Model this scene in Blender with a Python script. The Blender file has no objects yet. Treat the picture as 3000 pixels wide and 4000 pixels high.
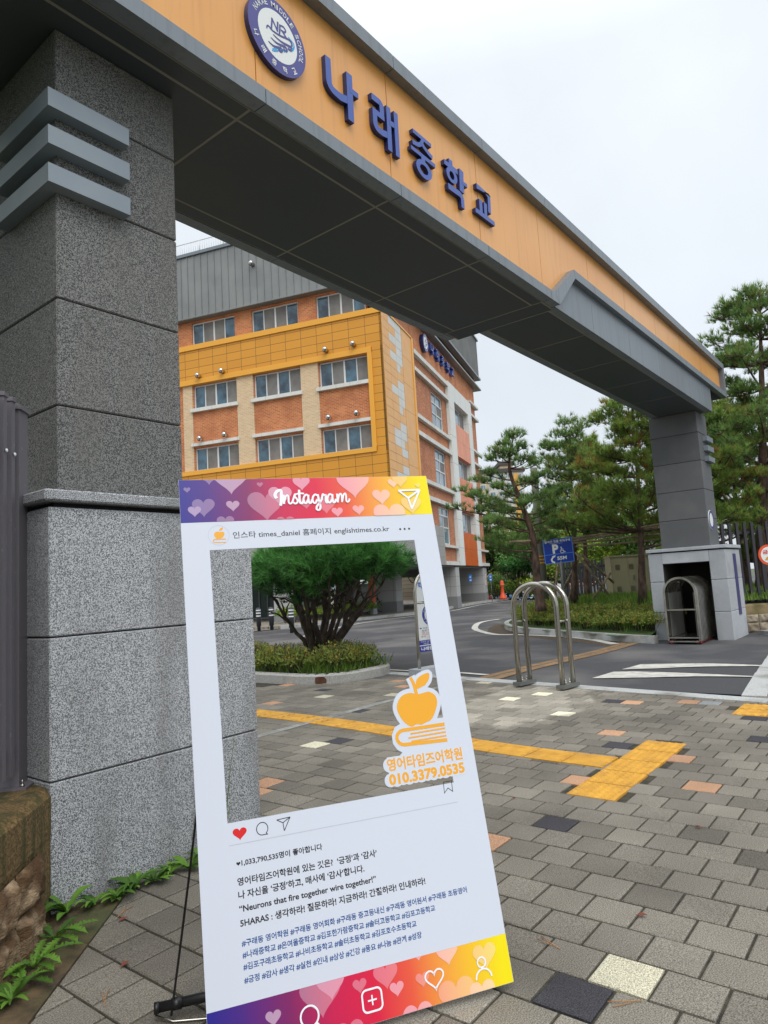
import bpy, math, random
import numpy as np
from mathutils import Vector, Matrix, noise as mnoise
sc = bpy.context.scene
C = sc.collection
R_ = math.radians

# ------------------------------------------------------------------ camera
CAMPOS = Vector((0, 0, 1.5))
CR = Vector((0.6234107, -0.7797011, -0.0585264))      # camera right
CD = Vector((0.0494743, 0.1140376, -0.9922438))       # camera down
CF = Vector((0.7803277, 0.6156798, 0.1096674))        # camera forward
FPX = 2656.06
cam_d = bpy.data.cameras.new("camera")
cam = bpy.data.objects.new("camera", cam_d); C.objects.link(cam)
cam.matrix_world = Matrix(((CR.x, -CD.x, -CF.x, 0), (CR.y, -CD.y, -CF.y, 0), (CR.z, -CD.z, -CF.z, 1.5), (0, 0, 0, 1)))
cam_d.sensor_fit = 'HORIZONTAL'; cam_d.sensor_width = 36.0; cam_d.lens = 36.0 * FPX / 3000.0
cam_d.clip_start = 0.05; cam_d.clip_end = 1500
sc.camera = cam
sc.render.resolution_x, sc.render.resolution_y = 768, 1024

# ------------------------------------------------------------------ world: overcast daylight
SUN_EL, SUN_AZ = 52.0, 235.0     # degrees; azimuth of the sun in the xy plane, measured from +x
w = bpy.data.worlds.new("World"); sc.world = w; w.use_nodes = True
nt = w.node_tree; nt.nodes.clear()
N = nt.nodes.new; LK = nt.links.new
out = N('ShaderNodeOutputWorld'); bg = N('ShaderNodeBackground'); bg.inputs['Strength'].default_value = 0.15
sky = N('ShaderNodeTexSky'); sky.sky_type = 'NISHITA'; sky.sun_disc = False
sky.sun_elevation = R_(SUN_EL); sky.sun_rotation = R_(90 - SUN_AZ)
sky.air_density = 1.0; sky.dust_density = 3.0; sky.ozone_density = 1.5
tc = N('ShaderNodeTexCoord'); sep = N('ShaderNodeSeparateXYZ'); LK(tc.outputs['Generated'], sep.inputs[0])
ramp = N('ShaderNodeValToRGB'); LK(sep.outputs['Z'], ramp.inputs[0])   # overcast: brighter towards the zenith
ce = ramp.color_ramp.elements
ce[0].position = 0.0; ce[0].color = (5.15, 5.5, 5.9, 1)
ce[1].position = 1.0; ce[1].color = (15.5, 16.0, 16.6, 1)
e = ramp.color_ramp.elements.new(0.35); e.color = (5.5, 5.85, 6.2, 1)
e = ramp.color_ramp.elements.new(0.62); e.color = (6.5, 6.85, 7.15, 1)
nz = N('ShaderNodeTexNoise'); nz.inputs['Scale'].default_value = 2.2; nz.inputs['Detail'].default_value = 5; LK(tc.outputs['Generated'], nz.inputs['Vector'])
nr = N('ShaderNodeMapRange'); nr.inputs[1].default_value = .3; nr.inputs[2].default_value = .7; nr.inputs[3].default_value = .89; nr.inputs[4].default_value = 1.07; LK(nz.outputs['Fac'], nr.inputs[0])
mul = N('ShaderNodeVectorMath'); mul.operation = 'SCALE'; LK(ramp.outputs['Color'], mul.inputs[0]); LK(nr.outputs[0], mul.inputs['Scale'])
mx = N('ShaderNodeMix'); mx.data_type = 'RGBA'; mx.inputs['Factor'].default_value = 0.88
LK(sky.outputs[0], mx.inputs['A']); LK(mul.outputs[0], mx.inputs['B'])
LK(mx.outputs['Result'], bg.inputs['Color']); LK(bg.outputs[0], out.inputs[0])
sd = bpy.data.lights.new("sun", 'SUN'); sd.energy = 1.35; sd.angle = R_(40); sd.color = (1.0, 0.965, 0.92)
sun = bpy.data.objects.new("sun", sd); C.objects.link(sun)
sv = Vector((math.cos(R_(SUN_EL)) * math.cos(R_(SUN_AZ)), math.cos(R_(SUN_EL)) * math.sin(R_(SUN_AZ)), math.sin(R_(SUN_EL))))
sun.rotation_euler = sv.to_track_quat('Z', 'Y').to_euler()
vs = sc.view_settings
sc.display_settings.display_device = 'sRGB'
vs.view_transform = 'Standard'; vs.look = 'None'; vs.exposure = 0.1; vs.gamma = 1.0; vs.use_curve_mapping = False
sc.cycles.max_bounces = 6; sc.cycles.diffuse_bounces = 3; sc.cycles.transparent_max_bounces = 8

# ------------------------------------------------------------------ helpers
rnd = random.Random(7)
MAT = {}
def lin(c): return c / 12.92 if c <= .04045 else ((c + .055) / 1.055) ** 2.4
def rgb(*c): return tuple(lin(x / 255) for x in c) + (1,)
def gnd(px, py, z=0.0):
    """point of the horizontal plane z seen at photograph pixel (px, py)"""
    d = CR * ((px - 1500) / FPX) + CD * ((py - 2000) / FPX) + CF
    t = (z - 1.5) / d.z
    return CAMPOS + d * t
def at(px, py, D):
    return CAMPOS + (CR * ((px - 1500) / FPX) + CD * ((py - 2000) / FPX) + CF) * D
def gz(x, y=0):
    t = min(1, max(0, (x - 9.4) / 5.6)); return -0.1 * t * t * (3 - 2 * t)

def mat(name, col, rough=.6, metal=0., col2=None, scale=6., detail=4., lo=.35, hi=.65, bump=0., bscale=60., spec=.5, stretch=None, coord='Object', dirt=None):
    m = bpy.data.materials.new(name); m.use_nodes = True
    t = m.node_tree; p = t.nodes['Principled BSDF']
    p.inputs['Base Color'].default_value = col; p.inputs['Roughness'].default_value = rough
    p.inputs['Metallic'].default_value = metal; p.inputs['Specular IOR Level'].default_value = spec
    tcn = t.nodes.new('ShaderNodeTexCoord'); src = tcn.outputs[coord]
    if stretch:
        mp = t.nodes.new('ShaderNodeMapping'); mp.inputs['Scale'].default_value = stretch; t.links.new(src, mp.inputs[0]); ssrc = mp.outputs[0]
    else: ssrc = src
    last = None
    if col2:
        nn = t.nodes.new('ShaderNodeTexNoise'); nn.inputs['Scale'].default_value = scale; nn.inputs['Detail'].default_value = detail
        t.links.new(ssrc, nn.inputs['Vector'])
        r = t.nodes.new('ShaderNodeValToRGB'); r.color_ramp.elements[0].position = lo; r.color_ramp.elements[1].position = hi
        r.color_ramp.elements[0].color = col; r.color_ramp.elements[1].color = col2
        t.links.new(nn.outputs['Fac'], r.inputs[0]); last = r.outputs[0]
    if dirt:                       # (colour, scale, lo, hi, stretch) soft stains with a shape of their own
        nn = t.nodes.new('ShaderNodeTexNoise'); nn.inputs['Scale'].default_value = dirt[1]; nn.inputs['Detail'].default_value = 5
        mp = t.nodes.new('ShaderNodeMapping'); mp.inputs['Scale'].default_value = dirt[4] if len(dirt) > 4 else (1, 1, 1)
        mp.inputs['Location'].default_value = (3.1, 7.7, 1.3)
        t.links.new(src, mp.inputs[0]); t.links.new(mp.outputs[0], nn.inputs['Vector'])
        mr = t.nodes.new('ShaderNodeMapRange'); mr.inputs[1].default_value = dirt[2]; mr.inputs[2].default_value = dirt[3]
        t.links.new(nn.outputs['Fac'], mr.inputs[0])
        mm = t.nodes.new('ShaderNodeMix'); mm.data_type = 'RGBA'; t.links.new(mr.outputs[0], mm.inputs['Factor'])
        if last: t.links.new(last, mm.inputs['A'])
        else: mm.inputs['A'].default_value = col
        mm.inputs['B'].default_value = dirt[0]; last = mm.outputs['Result']
    if last: t.links.new(last, p.inputs['Base Color'])
    if bump:
        nb = t.nodes.new('ShaderNodeTexNoise'); nb.inputs['Scale'].default_value = bscale; nb.inputs['Detail'].default_value = 3
        t.links.new(ssrc, nb.inputs['Vector'])
        b = t.nodes.new('ShaderNodeBump'); b.inputs['Strength'].default_value = bump; b.inputs['Distance'].default_value = .02
        t.links.new(nb.outputs['Fac'], b.inputs['Height']); t.links.new(b.outputs[0], p.inputs['Normal'])
    return m

def vary(m, lo=.88, hi=1.12):
    """give every connected piece (slab, stone, panel) its own slightly different tone"""
    t = m.node_tree; p = t.nodes['Principled BSDF']; g = t.nodes.new('ShaderNodeNewGeometry'); mr = t.nodes.new('ShaderNodeMapRange'); mr.inputs[3].default_value = lo; mr.inputs[4].default_value = hi
    t.links.new(g.outputs['Random Per Island'], mr.inputs[0]); s = t.nodes.new('ShaderNodeVectorMath'); s.operation = 'SCALE'; t.links.new(mr.outputs[0], s.inputs['Scale'])
    if p.inputs['Base Color'].links: t.links.new(p.inputs['Base Color'].links[0].from_socket, s.inputs[0])
    else: s.inputs[0].default_value = p.inputs['Base Color'].default_value[:3]
    t.links.new(s.outputs[0], p.inputs['Base Color']); return m

def brickmat(name, c1, c2, cm, bw, bh, mortar, rough=.8, offset=.5, bump=.3, bias=0., mapping='wall', var=None):
    m = bpy.data.materials.new(name); m.use_nodes = True
    t = m.node_tree; p = t.nodes['Principled BSDF']; p.inputs['Roughness'].default_value = rough
    tcn = t.nodes.new('ShaderNodeTexCoord'); s = t.nodes.new('ShaderNodeSeparateXYZ'); t.links.new(tcn.outputs['Object'], s.inputs[0])
    cb = t.nodes.new('ShaderNodeCombineXYZ')
    if mapping == 'wall':
        a = t.nodes.new('ShaderNodeMath'); a.operation = 'ADD'; t.links.new(s.outputs[0], a.inputs[0]); t.links.new(s.outputs[1], a.inputs[1])
        t.links.new(a.outputs[0], cb.inputs[0]); t.links.new(s.outputs[2], cb.inputs[1])
    else:
        t.links.new(s.outputs[0], cb.inputs[0]); t.links.new(s.outputs[1], cb.inputs[1])
    b = t.nodes.new('ShaderNodeTexBrick'); b.offset = offset; b.inputs['Scale'].default_value = 1
    b.inputs['Brick Width'].default_value = bw; b.inputs['Row Height'].default_value = bh
    b.inputs['Mortar Size'].default_value = mortar; b.inputs['Mortar Smooth'].default_value = .1; b.inputs['Bias'].default_value = bias
    b.inputs['Color1'].default_value = c1; b.inputs['Color2'].default_value = c2; b.inputs['Mortar'].default_value = cm
    t.links.new(cb.outputs[0], b.inputs['Vector'])
    last = b.outputs['Color']
    if var:
        nn = t.nodes.new('ShaderNodeTexNoise'); nn.inputs['Scale'].default_value = var[1]; nn.inputs['Detail'].default_value = 5
        t.links.new(tcn.outputs['Object'], nn.inputs['Vector'])
        mr = t.nodes.new('ShaderNodeMapRange'); mr.inputs[1].default_value = .4; mr.inputs[2].default_value = .7; t.links.new(nn.outputs['Fac'], mr.inputs[0])
        ml = t.nodes.new('ShaderNodeMath'); ml.operation = 'MULTIPLY'; ml.inputs[1].default_value = var[2]; t.links.new(mr.outputs[0], ml.inputs[0])
        mm = t.nodes.new('ShaderNodeMix'); mm.data_type = 'RGBA'; t.links.new(ml.outputs[0], mm.inputs['Factor']); t.links.new(last, mm.inputs['A'])
        mm.inputs['B'].default_value = var[0]; last = mm.outputs['Result']
    t.links.new(last, p.inputs['Base Color'])
    if bump:
        bp = t.nodes.new('ShaderNodeBump'); bp.inputs['Strength'].default_value = bump; bp.inputs['Distance'].default_value = .01; bp.invert = True
        t.links.new(b.outputs['Fac'], bp.inputs['Height']); t.links.new(bp.outputs[0], p.inputs['Normal'])
    return m

def leafmat(name, dark, light, trans=.25, rough=.55, tip=None):
    """foliage colour picked by the 'tone' attribute each leaf or needle tuft carries"""
    m = bpy.data.materials.new(name); m.use_nodes = True
    t = m.node_tree; p = t.nodes['Principled BSDF']; p.inputs['Roughness'].default_value = rough; p.inputs['Specular IOR Level'].default_value = .3
    a = t.nodes.new('ShaderNodeAttribute'); a.attribute_name = 'tone'
    r = t.nodes.new('ShaderNodeValToRGB'); r.color_ramp.elements[0].color = dark; r.color_ramp.elements[1].color = light
    if tip:
        r.color_ramp.elements[1].position = .8; e = r.color_ramp.elements.new(1.0); e.color = tip
    t.links.new(a.outputs['Fac'], r.inputs[0]); t.links.new(r.outputs[0], p.inputs['Base Color'])
    tr = t.nodes.new('ShaderNodeBsdfTranslucent'); t.links.new(r.outputs[0], tr.inputs['Color'])
    ms = t.nodes.new('ShaderNodeMixShader'); ms.inputs[0].default_value = trans
    o = t.nodes['Material Output']; t.links.new(p.outputs[0], ms.inputs[1]); t.links.new(tr.outputs[0], ms.inputs[2]); t.links.new(ms.outputs[0], o.inputs[0])
    return m

def tag(o, label=None, cat=None, group=None, kind=None):
    if label: o['label'] = label
    if cat: o['category'] = cat
    if group: o['group'] = group
    if kind: o['kind'] = kind
    return o
def thing(name, label, cat, loc=(0, 0, 0), rotz=0., group=None, matrix=None):
    o = bpy.data.objects.new(name, None); C.objects.link(o); o.empty_display_size = .1
    M = matrix if matrix is not None else Matrix.Translation(Vector(loc)) @ Matrix.Rotation(rotz, 4, 'Z')
    o.matrix_world = M; MAT[o.name] = M
    return tag(o, label, cat, group)
def dup(root, loc=None, rotz=None, label=None, scale=None):
    c = root.copy(); C.objects.link(c)
    if loc is not None: c.location = loc
    if rotz is not None: c.rotation_euler = (0, 0, rotz)
    if scale is not None: c.scale = scale if hasattr(scale, '__len__') else (scale,) * 3
    if label: c['label'] = label
    def rec(o, p):
        for ch in o.children:
            d = ch.copy(); C.objects.link(d); d.parent = p; d.matrix_parent_inverse = ch.matrix_parent_inverse.copy(); rec(ch, d)
    rec(root, c)
    return c

class MB:
    def __init__(s, world=True): s.v = []; s.f = []; s.mi = []; s.m = 0; s.sm = []; s.smooth = False; s.world = world
    def _f(s, idx): s.f.append(tuple(idx)); s.mi.append(s.m); s.sm.append(s.smooth)
    def poly(s, pts):
        b = len(s.v); s.v += [tuple(p) for p in pts]; s._f(range(b, b + len(pts)))
    def box(s, a, b): s.obox(a, (b[0] - a[0], 0, 0), (0, b[1] - a[1], 0), (0, 0, b[2] - a[2]))
    def obox(s, o, a, b, c):
        o, a, b, c = map(Vector, (o, a, b, c)); k = len(s.v)
        for p in (o, o + a, o + a + b, o + b, o + c, o + a + c, o + a + b + c, o + b + c): s.v.append(tuple(p))
        fl = a.cross(b).dot(c) < 0
        for q in ((0, 3, 2, 1), (4, 5, 6, 7), (0, 1, 5, 4), (1, 2, 6, 5), (2, 3, 7, 6), (3, 0, 4, 7)):
            s._f([k + i for i in (q[::-1] if fl else q)])
    def bbox(s, a, b, e=.006):
        """box with a small chamfer on every edge"""
        x0, y0, z0 = a; x1, y1, z1 = b
        k = len(s.v); P = []
        for sx in (0, 1):
            for sy in (0, 1):
                for sz in (0, 1):
                    X = (x0, x1)[sx]; Y = (y0, y1)[sy]; Z = (z0, z1)[sz]
                    dx = e * (1 - 2 * sx); dy = e * (1 - 2 * sy); dz = e * (1 - 2 * sz)
                    P.append({'x': (X, Y + dy, Z + dz), 'y': (X + dx, Y, Z + dz), 'z': (X + dx, Y + dy, Z)})
        ids = {}
        for i, d in enumerate(P):
            for ax in 'xyz': ids[(i, ax)] = len(s.v); s.v.append(d[ax])
        n = lambda sx, sy, sz: sx * 4 + sy * 2 + sz
        for sx in (0, 1): s._f([ids[(n(sx, y, z), 'x')] for y, z in ((0, 0), (0, 1), (1, 1), (1, 0))][::1 if sx == 0 else -1])
        for sy in (0, 1): s._f([ids[(n(x, sy, z), 'y')] for x, z in ((0, 0), (1, 0), (1, 1), (0, 1))][::1 if sy == 0 else -1])
        for sz in (0, 1): s._f([ids[(n(x, y, sz), 'z')] for x, y in ((0, 0), (0, 1), (1, 1), (1, 0))][::1 if sz == 0 else -1])
        for sx in (0, 1):
            for sy in (0, 1): s._f([ids[(n(sx, sy, 0), 'x')], ids[(n(sx, sy, 1), 'x')], ids[(n(sx, sy, 1), 'y')], ids[(n(sx, sy, 0), 'y')]])
        for sx in (0, 1):
            for sz in (0, 1): s._f([ids[(n(sx, 0, sz), 'x')], ids[(n(sx, 1, sz), 'x')], ids[(n(sx, 1, sz), 'z')], ids[(n(sx, 0, sz), 'z')]])
        for sy in (0, 1):
            for sz in (0, 1): s._f([ids[(n(0, sy, sz), 'y')], ids[(n(1, sy, sz), 'y')], ids[(n(1, sy, sz), 'z')], ids[(n(0, sy, sz), 'z')]])
        for i in range(8): s._f([ids[(i, a)] for a in 'xyz'])
    def tube(s, pts, r, n=8, cap=True, closed=False):
        pts = [Vector(p) for p in pts]; L = len(pts)
        rr = r if hasattr(r, '__len__') else [r] * L
        k = len(s.v); prev = None; old = s.smooth; s.smooth = True
        for i, p in enumerate(pts):
            d = (pts[min(i + 1, L - 1)] - pts[max(i - 1, 0)]) if not closed else (pts[(i + 1) % L] - pts[i - 1])
            d.normalize()
            if prev is None:
                u = d.orthogonal().normalized()
            else: u = (prev - d * prev.dot(d)).normalized()
            prev = u; v = d.cross(u)
            for j in range(n):
                a = 2 * math.pi * j / n; s.v.append(tuple(p + (u * math.cos(a) + v * math.sin(a)) * rr[i]))
        for i in range(L if closed else L - 1):
            for j in range(n):
                i2 = (i + 1) % L
                s._f((k + i * n + j, k + i * n + (j + 1) % n, k + i2 * n + (j + 1) % n, k + i2 * n + j))
        s.smooth = old
        if cap and not closed:
            s._f([k + j for j in range(n)][::-1]); s._f([k + (L - 1) * n + j for j in range(n)])
    def prism(s, poly, o, ux, uy, d=0.):
        """2-D outline (counter-clockwise) in the frame o, ux, uy; front at o, back d behind (-normal)"""
        o, ux, uy = Vector(o), Vector(ux), Vector(uy); nn = ux.cross(uy).normalized(); k = len(s.v); n = len(poly)
        fr = [o + ux * x + uy * y for x, y in poly]
        s.v += [tuple(p) for p in fr]; s._f(range(k, k + n))
        if d:
            s.v += [tuple(p - nn * d) for p in fr]
            for i in range(n): j = (i + 1) % n; s._f((k + j, k + i, k + n + i, k + n + j))
            s._f([k + n + i for i in range(n)][::-1])
    def stroke(s, pts, w, o, ux, uy, d=0., closed=False, w2=None):
        """flat-capped pen stroke of width w along 2-D points, optionally with thickness d"""
        o, ux, uy = Vector(o), Vector(ux), Vector(uy); nn = ux.cross(uy).normalized()
        P = [Vector((x, y)) for x, y in pts]; L = len(P); lf = []; rt = []
        for i in range(L):
            if closed: a = P[i - 1]; b = P[(i + 1) % L]
            else: a = P[max(i - 1, 0)]; b = P[min(i + 1, L - 1)]
            d1 = (P[i] - a); d2 = (b - P[i])
            if d1.length < 1e-9: d1 = d2
            if d2.length < 1e-9: d2 = d1
            d1 = d1.normalized(); d2 = d2.normalized(); n1 = Vector((-d1.y, d1.x)); n2 = Vector((-d2.y, d2.x))
            m = n1 + n2
            m = n1 if m.length < 1e-6 else m.normalized()
            q = m.dot(n1); ww = w if w2 is None else w + (w2 - w) * i / (L - 1)
            h = ww / 2 / max(q, .45)
            lf.append(P[i] + m * h); rt.append(P[i] - m * h)
        X = lambda q: o + ux * q.x + uy * q.y
        k = len(s.v)
        for i in range(L): s.v += [tuple(X(lf[i])), tuple(X(rt[i]))]
        if d:
            for i in range(L): s.v += [tuple(X(lf[i]) - nn * d), tuple(X(rt[i]) - nn * d)]
        q = k + 2 * L
        for i in range(L if closed else L - 1):
            j = (i + 1) % L
            s._f((k + 2 * i, k + 2 * i + 1, k + 2 * j + 1, k + 2 * j))
            if d:
                s._f((q + 2 * j, q + 2 * j + 1, q + 2 * i + 1, q + 2 * i))
                s._f((k + 2 * j, q + 2 * j, q + 2 * i, k + 2 * i)); s._f((k + 2 * i + 1, q + 2 * i + 1, q + 2 * j + 1, k + 2 * j + 1))
        if d and not closed:
            s._f((k, q, q + 1, k + 1)); e = 2 * (L - 1); s._f((k + e + 1, q + e + 1, q + e, k + e))
    def ring(s, c, r0, r1, o, ux, uy, d=0., n=32, ry=None):
        """annulus between r0 and r1 (r0=0: disc); ry = (inner, outer) second radius"""
        o, ux, uy = Vector(o), Vector(ux), Vector(uy); nn = ux.cross(uy).normalized()
        a = ry[0] if ry else r0; b = ry[1] if ry else r1
        E = lambda x, y, i, z: o + ux * (c[0] + x * math.cos(2 * math.pi * i / n)) + uy * (c[1] + y * math.sin(2 * math.pi * i / n)) - nn * z
        if r0 == 0:
            s.prism([(c[0] + r1 * math.cos(2 * math.pi * i / n), c[1] + b * math.sin(2 * math.pi * i / n)) for i in range(n)], o, ux, uy, d); return
        for i in range(n):
            s.poly([E(r0, a, i, 0), E(r1, b, i, 0), E(r1, b, i + 1, 0), E(r0, a, i + 1, 0)])
            if d:
                s.poly([E(r1, b, i, 0), E(r1, b, i, d), E(r1, b, i + 1, d), E(r1, b, i + 1, 0)])
                s.poly([E(r0, a, i + 1, 0), E(r0, a, i + 1, d), E(r0, a, i, d), E(r0, a, i, 0)])
    def lathe(s, prof, c, n=16, ax=(0, 0, 1)):
        ax = Vector(ax).normalized(); u = ax.orthogonal().normalized(); v = ax.cross(u); c = Vector(c); k = len(s.v); old = s.smooth; s.smooth = True
        for r, h in prof:
            for j in range(n):
                a = 2 * math.pi * j / n; s.v.append(tuple(c + ax * h + (u * math.cos(a) + v * math.sin(a)) * r))
        for i in range(len(prof) - 1):
            for j in range(n): s._f((k + i * n + j, k + i * n + (j + 1) % n, k + (i + 1) * n + (j + 1) % n, k + (i + 1) * n + j))
        s.smooth = old
        if prof[0][0] > 1e-6: s._f([k + j for j in range(n)][::-1])
        if prof[-1][0] > 1e-6: s._f([k + (len(prof) - 1) * n + j for j in range(n)])
    def pieces(s, name, mats, parent):
        """build every connected piece as an object of its own"""
        par = list(range(len(s.v)))
        def fd(i):
            while par[i] != i: par[i] = par[par[i]]; i = par[i]
            return i
        for fc in s.f:
            r0 = fd(fc[0])
            for i in fc[1:]: par[fd(i)] = r0
        gr = {}
        for q, fc in enumerate(s.f): gr.setdefault(fd(fc[0]), []).append(q)
        o = None
        for qs in gr.values():
            m = MB(s.world); mp = {}
            for q in qs:
                for i in s.f[q]:
                    if i not in mp: mp[i] = len(m.v); m.v.append(s.v[i])
                m.f.append(tuple(mp[i] for i in s.f[q])); m.mi.append(s.mi[q]); m.sm.append(s.sm[q])
            o = m.build(name, mats, parent)
        return o
    def build(s, name, mats, parent=None, attr=None):
        me = bpy.data.meshes.new(name)
        V = s.v; M = Matrix.Identity(4)
        if parent is not None:
            M = MAT.get(parent.name, M)
            if s.world:
                Mi = M.inverted(); V = [tuple(Mi @ Vector(p)) for p in V]
        me.from_pydata(V, [], s.f)
        mats = mats if isinstance(mats, (list, tuple)) else [mats]
        for m in mats: me.materials.append(m)
        me.polygons.foreach_set('material_index', s.mi); me.polygons.foreach_set('use_smooth', s.sm)
        if attr is not None:
            a = me.attributes.new('tone', 'FLOAT', 'FACE'); a.data.foreach_set('value', attr)
        me.update()
        o = bpy.data.objects.new(name, me); C.objects.link(o)
        if parent is not None: o.parent = parent; MAT[o.name] = M
        return o

def npmesh(name, m, V, F, tone, parent=None, nper=3, world=True):
    """fast mesh of many equal faces: V (n,3), F (k,nper), tone (k,)"""
    V = np.asarray(V, np.float32); F = np.asarray(F, np.int32)
    M = Matrix.Identity(4)
    if parent is not None:
        M = MAT.get(parent.name, M)
        if world:
            A = np.array(M.inverted(), np.float32); V = V @ A[:3, :3].T + A[:3, 3]
    me = bpy.data.meshes.new(name); me.vertices.add(len(V)); me.vertices.foreach_set('co', V.ravel())
    me.loops.add(F.size); me.loops.foreach_set('vertex_index', F.ravel())
    me.polygons.add(len(F)); me.polygons.foreach_set('loop_start', np.arange(0, F.size, nper, dtype=np.int32))
    me.polygons.foreach_set('loop_total', np.full(len(F), nper, np.int32))
    a = me.attributes.new('tone', 'FLOAT', 'FACE'); a.data.foreach_set('value', np.asarray(tone, np.float32))
    me.materials.append(m); me.update(); me.validate()
    o = bpy.data.objects.new(name, me); C.objects.link(o)
    if parent is not None: o.parent = parent; MAT[o.name] = M
    return o

_tx = {}
def glyphs(txt, bold=0.):
    k = (txt, bold)
    if k not in _tx:
        c = bpy.data.curves.new('lettering', 'FONT'); c.body = txt; c.dimensions = '2D'; c.fill_mode = 'FRONT'; c.offset = bold; c.resolution_u = 3
        ob = bpy.data.objects.new('lettering', c); C.objects.link(ob)
        me = ob.evaluated_get(bpy.context.evaluated_depsgraph_get()).to_mesh()
        _tx[k] = (np.array([v.co[:2] for v in me.vertices]).reshape(-1, 2), [tuple(p.vertices) for p in me.polygons])
        bpy.data.objects.remove(ob); bpy.data.curves.remove(c)
    return _tx[k]
def text(mb, txt, o, ux, uy, x0, x1, y0, y1=None, h=None, bold=0., rot=None):
    """lettering stretched to x0..x1, and to y0..y1 or cap height h above baseline y0; plane frame o, ux, uy"""
    V, F = glyphs(txt, bold)
    if len(V) == 0: return
    o, ux, uy = Vector(o), Vector(ux), Vector(uy)
    mn = V.min(0); mxx = V.max(0); sx = (x1 - x0) / (mxx[0] - mn[0])
    if y1 is not None: sy = (y1 - y0) / (mxx[1] - mn[1]); by = mn[1]
    else: sy = h / .73; by = 0.
    k = len(mb.v)
    for p in V:
        x = x0 + (p[0] - mn[0]) * sx; y = y0 + (p[1] - by) * sy
        if rot:                                   # rot = (cx, cy, angle): turn the finished glyph about that point
            dx, dy = x - rot[0], y - rot[1]; ca, sa = math.cos(rot[2]), math.sin(rot[2]); x, y = rot[0] + dx * ca - dy * sa, rot[1] + dx * sa + dy * ca
        mb.v.append(tuple(o + ux * x + uy * y))
    for f in F: mb._f([k + i for i in f])
def smooth2(pts, n=6):
    """Catmull-Rom through 2-D or 3-D points"""
    P = [np.array(p, float) for p in pts]; P = [2 * P[0] - P[1]] + P + [2 * P[-1] - P[-2]]; o = []
    for i in range(1, len(P) - 2):
        for j in range(n):
            t = j / n; a, b, c, d = P[i - 1], P[i], P[i + 1], P[i + 2]
            o.append(tuple(.5 * ((2 * b) + (-a + c) * t + (2 * a - 5 * b + 4 * c - d) * t * t + (-a + 3 * b - 3 * c + d) * t ** 3)))
    o.append(tuple(P[-2])); return o
def arc(cx, cy, rx, ry, a0, a1, n=12): return [(cx + rx * math.cos(R_(a0 + (a1 - a0) * i / n)), cy + ry * math.sin(R_(a0 + (a1 - a0) * i / n))) for i in range(n + 1)]
def clip(poly, a, b):
    """keep the part of a convex 2-D polygon to the left of the line a->b"""
    out = []; n = len(poly); s = lambda p: (b[0] - a[0]) * (p[1] - a[1]) - (b[1] - a[1]) * (p[0] - a[0])
    for i in range(n):
        p, q = poly[i], poly[(i + 1) % n]; sp, sq = s(p), s(q)
        if sp >= 0: out.append(p)
        if (sp >= 0) != (sq >= 0):
            t = sp / (sp - sq); out.append((p[0] + (q[0] - p[0]) * t, p[1] + (q[1] - p[1]) * t))
    return out
X_, Y_, Z_ = Vector((1, 0, 0)), Vector((0, 1, 0)), Vector((0, 0, 1))

# ------------------------------------------------------------------ materials
def granite(name, c, spk, sc_=170, rough=.75, dirt=None, lo=.41, hi=.6): return vary(mat(name, c, rough, col2=spk, scale=sc_, detail=1.2, lo=lo, hi=hi, bump=.12, bscale=130, dirt=dirt))
G_dark = granite('granite_dark', rgb(54, 56, 57), rgb(130, 130, 127), 165, dirt=(rgb(100, 100, 94), 1.1, .45, .9, (3, 3, .5)))
G_mid = granite('granite_grey', rgb(80, 83, 87), rgb(194, 197, 200), 215, dirt=(rgb(108, 108, 106), 1.5, .5, .9, (3, 3, .5)))
G_far = granite('granite_pale', rgb(150, 155, 160), rgb(196, 200, 204), 150, dirt=(rgb(140, 142, 142), 1.3, .52, .85))
G_fard = granite('granite_far_dark', rgb(76, 78, 80), rgb(104, 106, 108), 150, dirt=(rgb(106, 106, 104), 1.6, .5, .8))
M_joint = mat('joint', rgb(38, 38, 40), .9)
M_alu = mat('grey_cladding', rgb(120, 128, 135), .42, .15, dirt=(rgb(104, 111, 116), 2.2, .5, .8, (9, 9, .4)))
vary(M_alu, .95, 1.05)
M_band = mat('grey_band', rgb(132, 142, 150), .4, .2, dirt=(rgb(146, 154, 160), 2., .45, .8))
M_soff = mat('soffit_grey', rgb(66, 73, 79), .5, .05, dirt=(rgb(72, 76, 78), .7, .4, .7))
M_seal = mat('sealant', rgb(138, 136, 126), .8)
M_org = mat('orange_panel', rgb(228, 165, 92), .3, 0, col2=rgb(222, 156, 80), scale=.8, dirt=(rgb(204, 146, 84), 3., .52, .85, (7, 7, .3)))
vary(M_org, .96, 1.04)
M_brown = mat('panel_joint', rgb(122, 78, 48), .7)
M_navy = mat('navy_letter', rgb(56, 86, 166), .3)
M_navyside = mat('navy_side', rgb(30, 40, 92), .4)
M_purple = mat('emblem_navy', rgb(70, 70, 140), .45, dirt=(rgb(88, 88, 150), 4, .5, .8))
M_white = mat('sign_white', rgb(226, 230, 228), .45)
M_cyan = mat('emblem_blue', rgb(40, 160, 220), .45)
M_steel = mat('stainless_steel', rgb(186, 182, 172), .22, 1.0, col2=rgb(150, 146, 138), scale=3, stretch=(1, 1, .2))
M_steel2 = vary(mat('brushed_steel', rgb(214, 211, 203), .24, 1.0, col2=rgb(176, 172, 162), scale=4), .8, 1.1)
M_galv = mat('galvanised_steel', rgb(120, 122, 118), .5, .6)
M_black = mat('black_plastic', rgb(26, 26, 28), .4)
M_dark = mat('dark_interior', rgb(18, 18, 18), .9)
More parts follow.
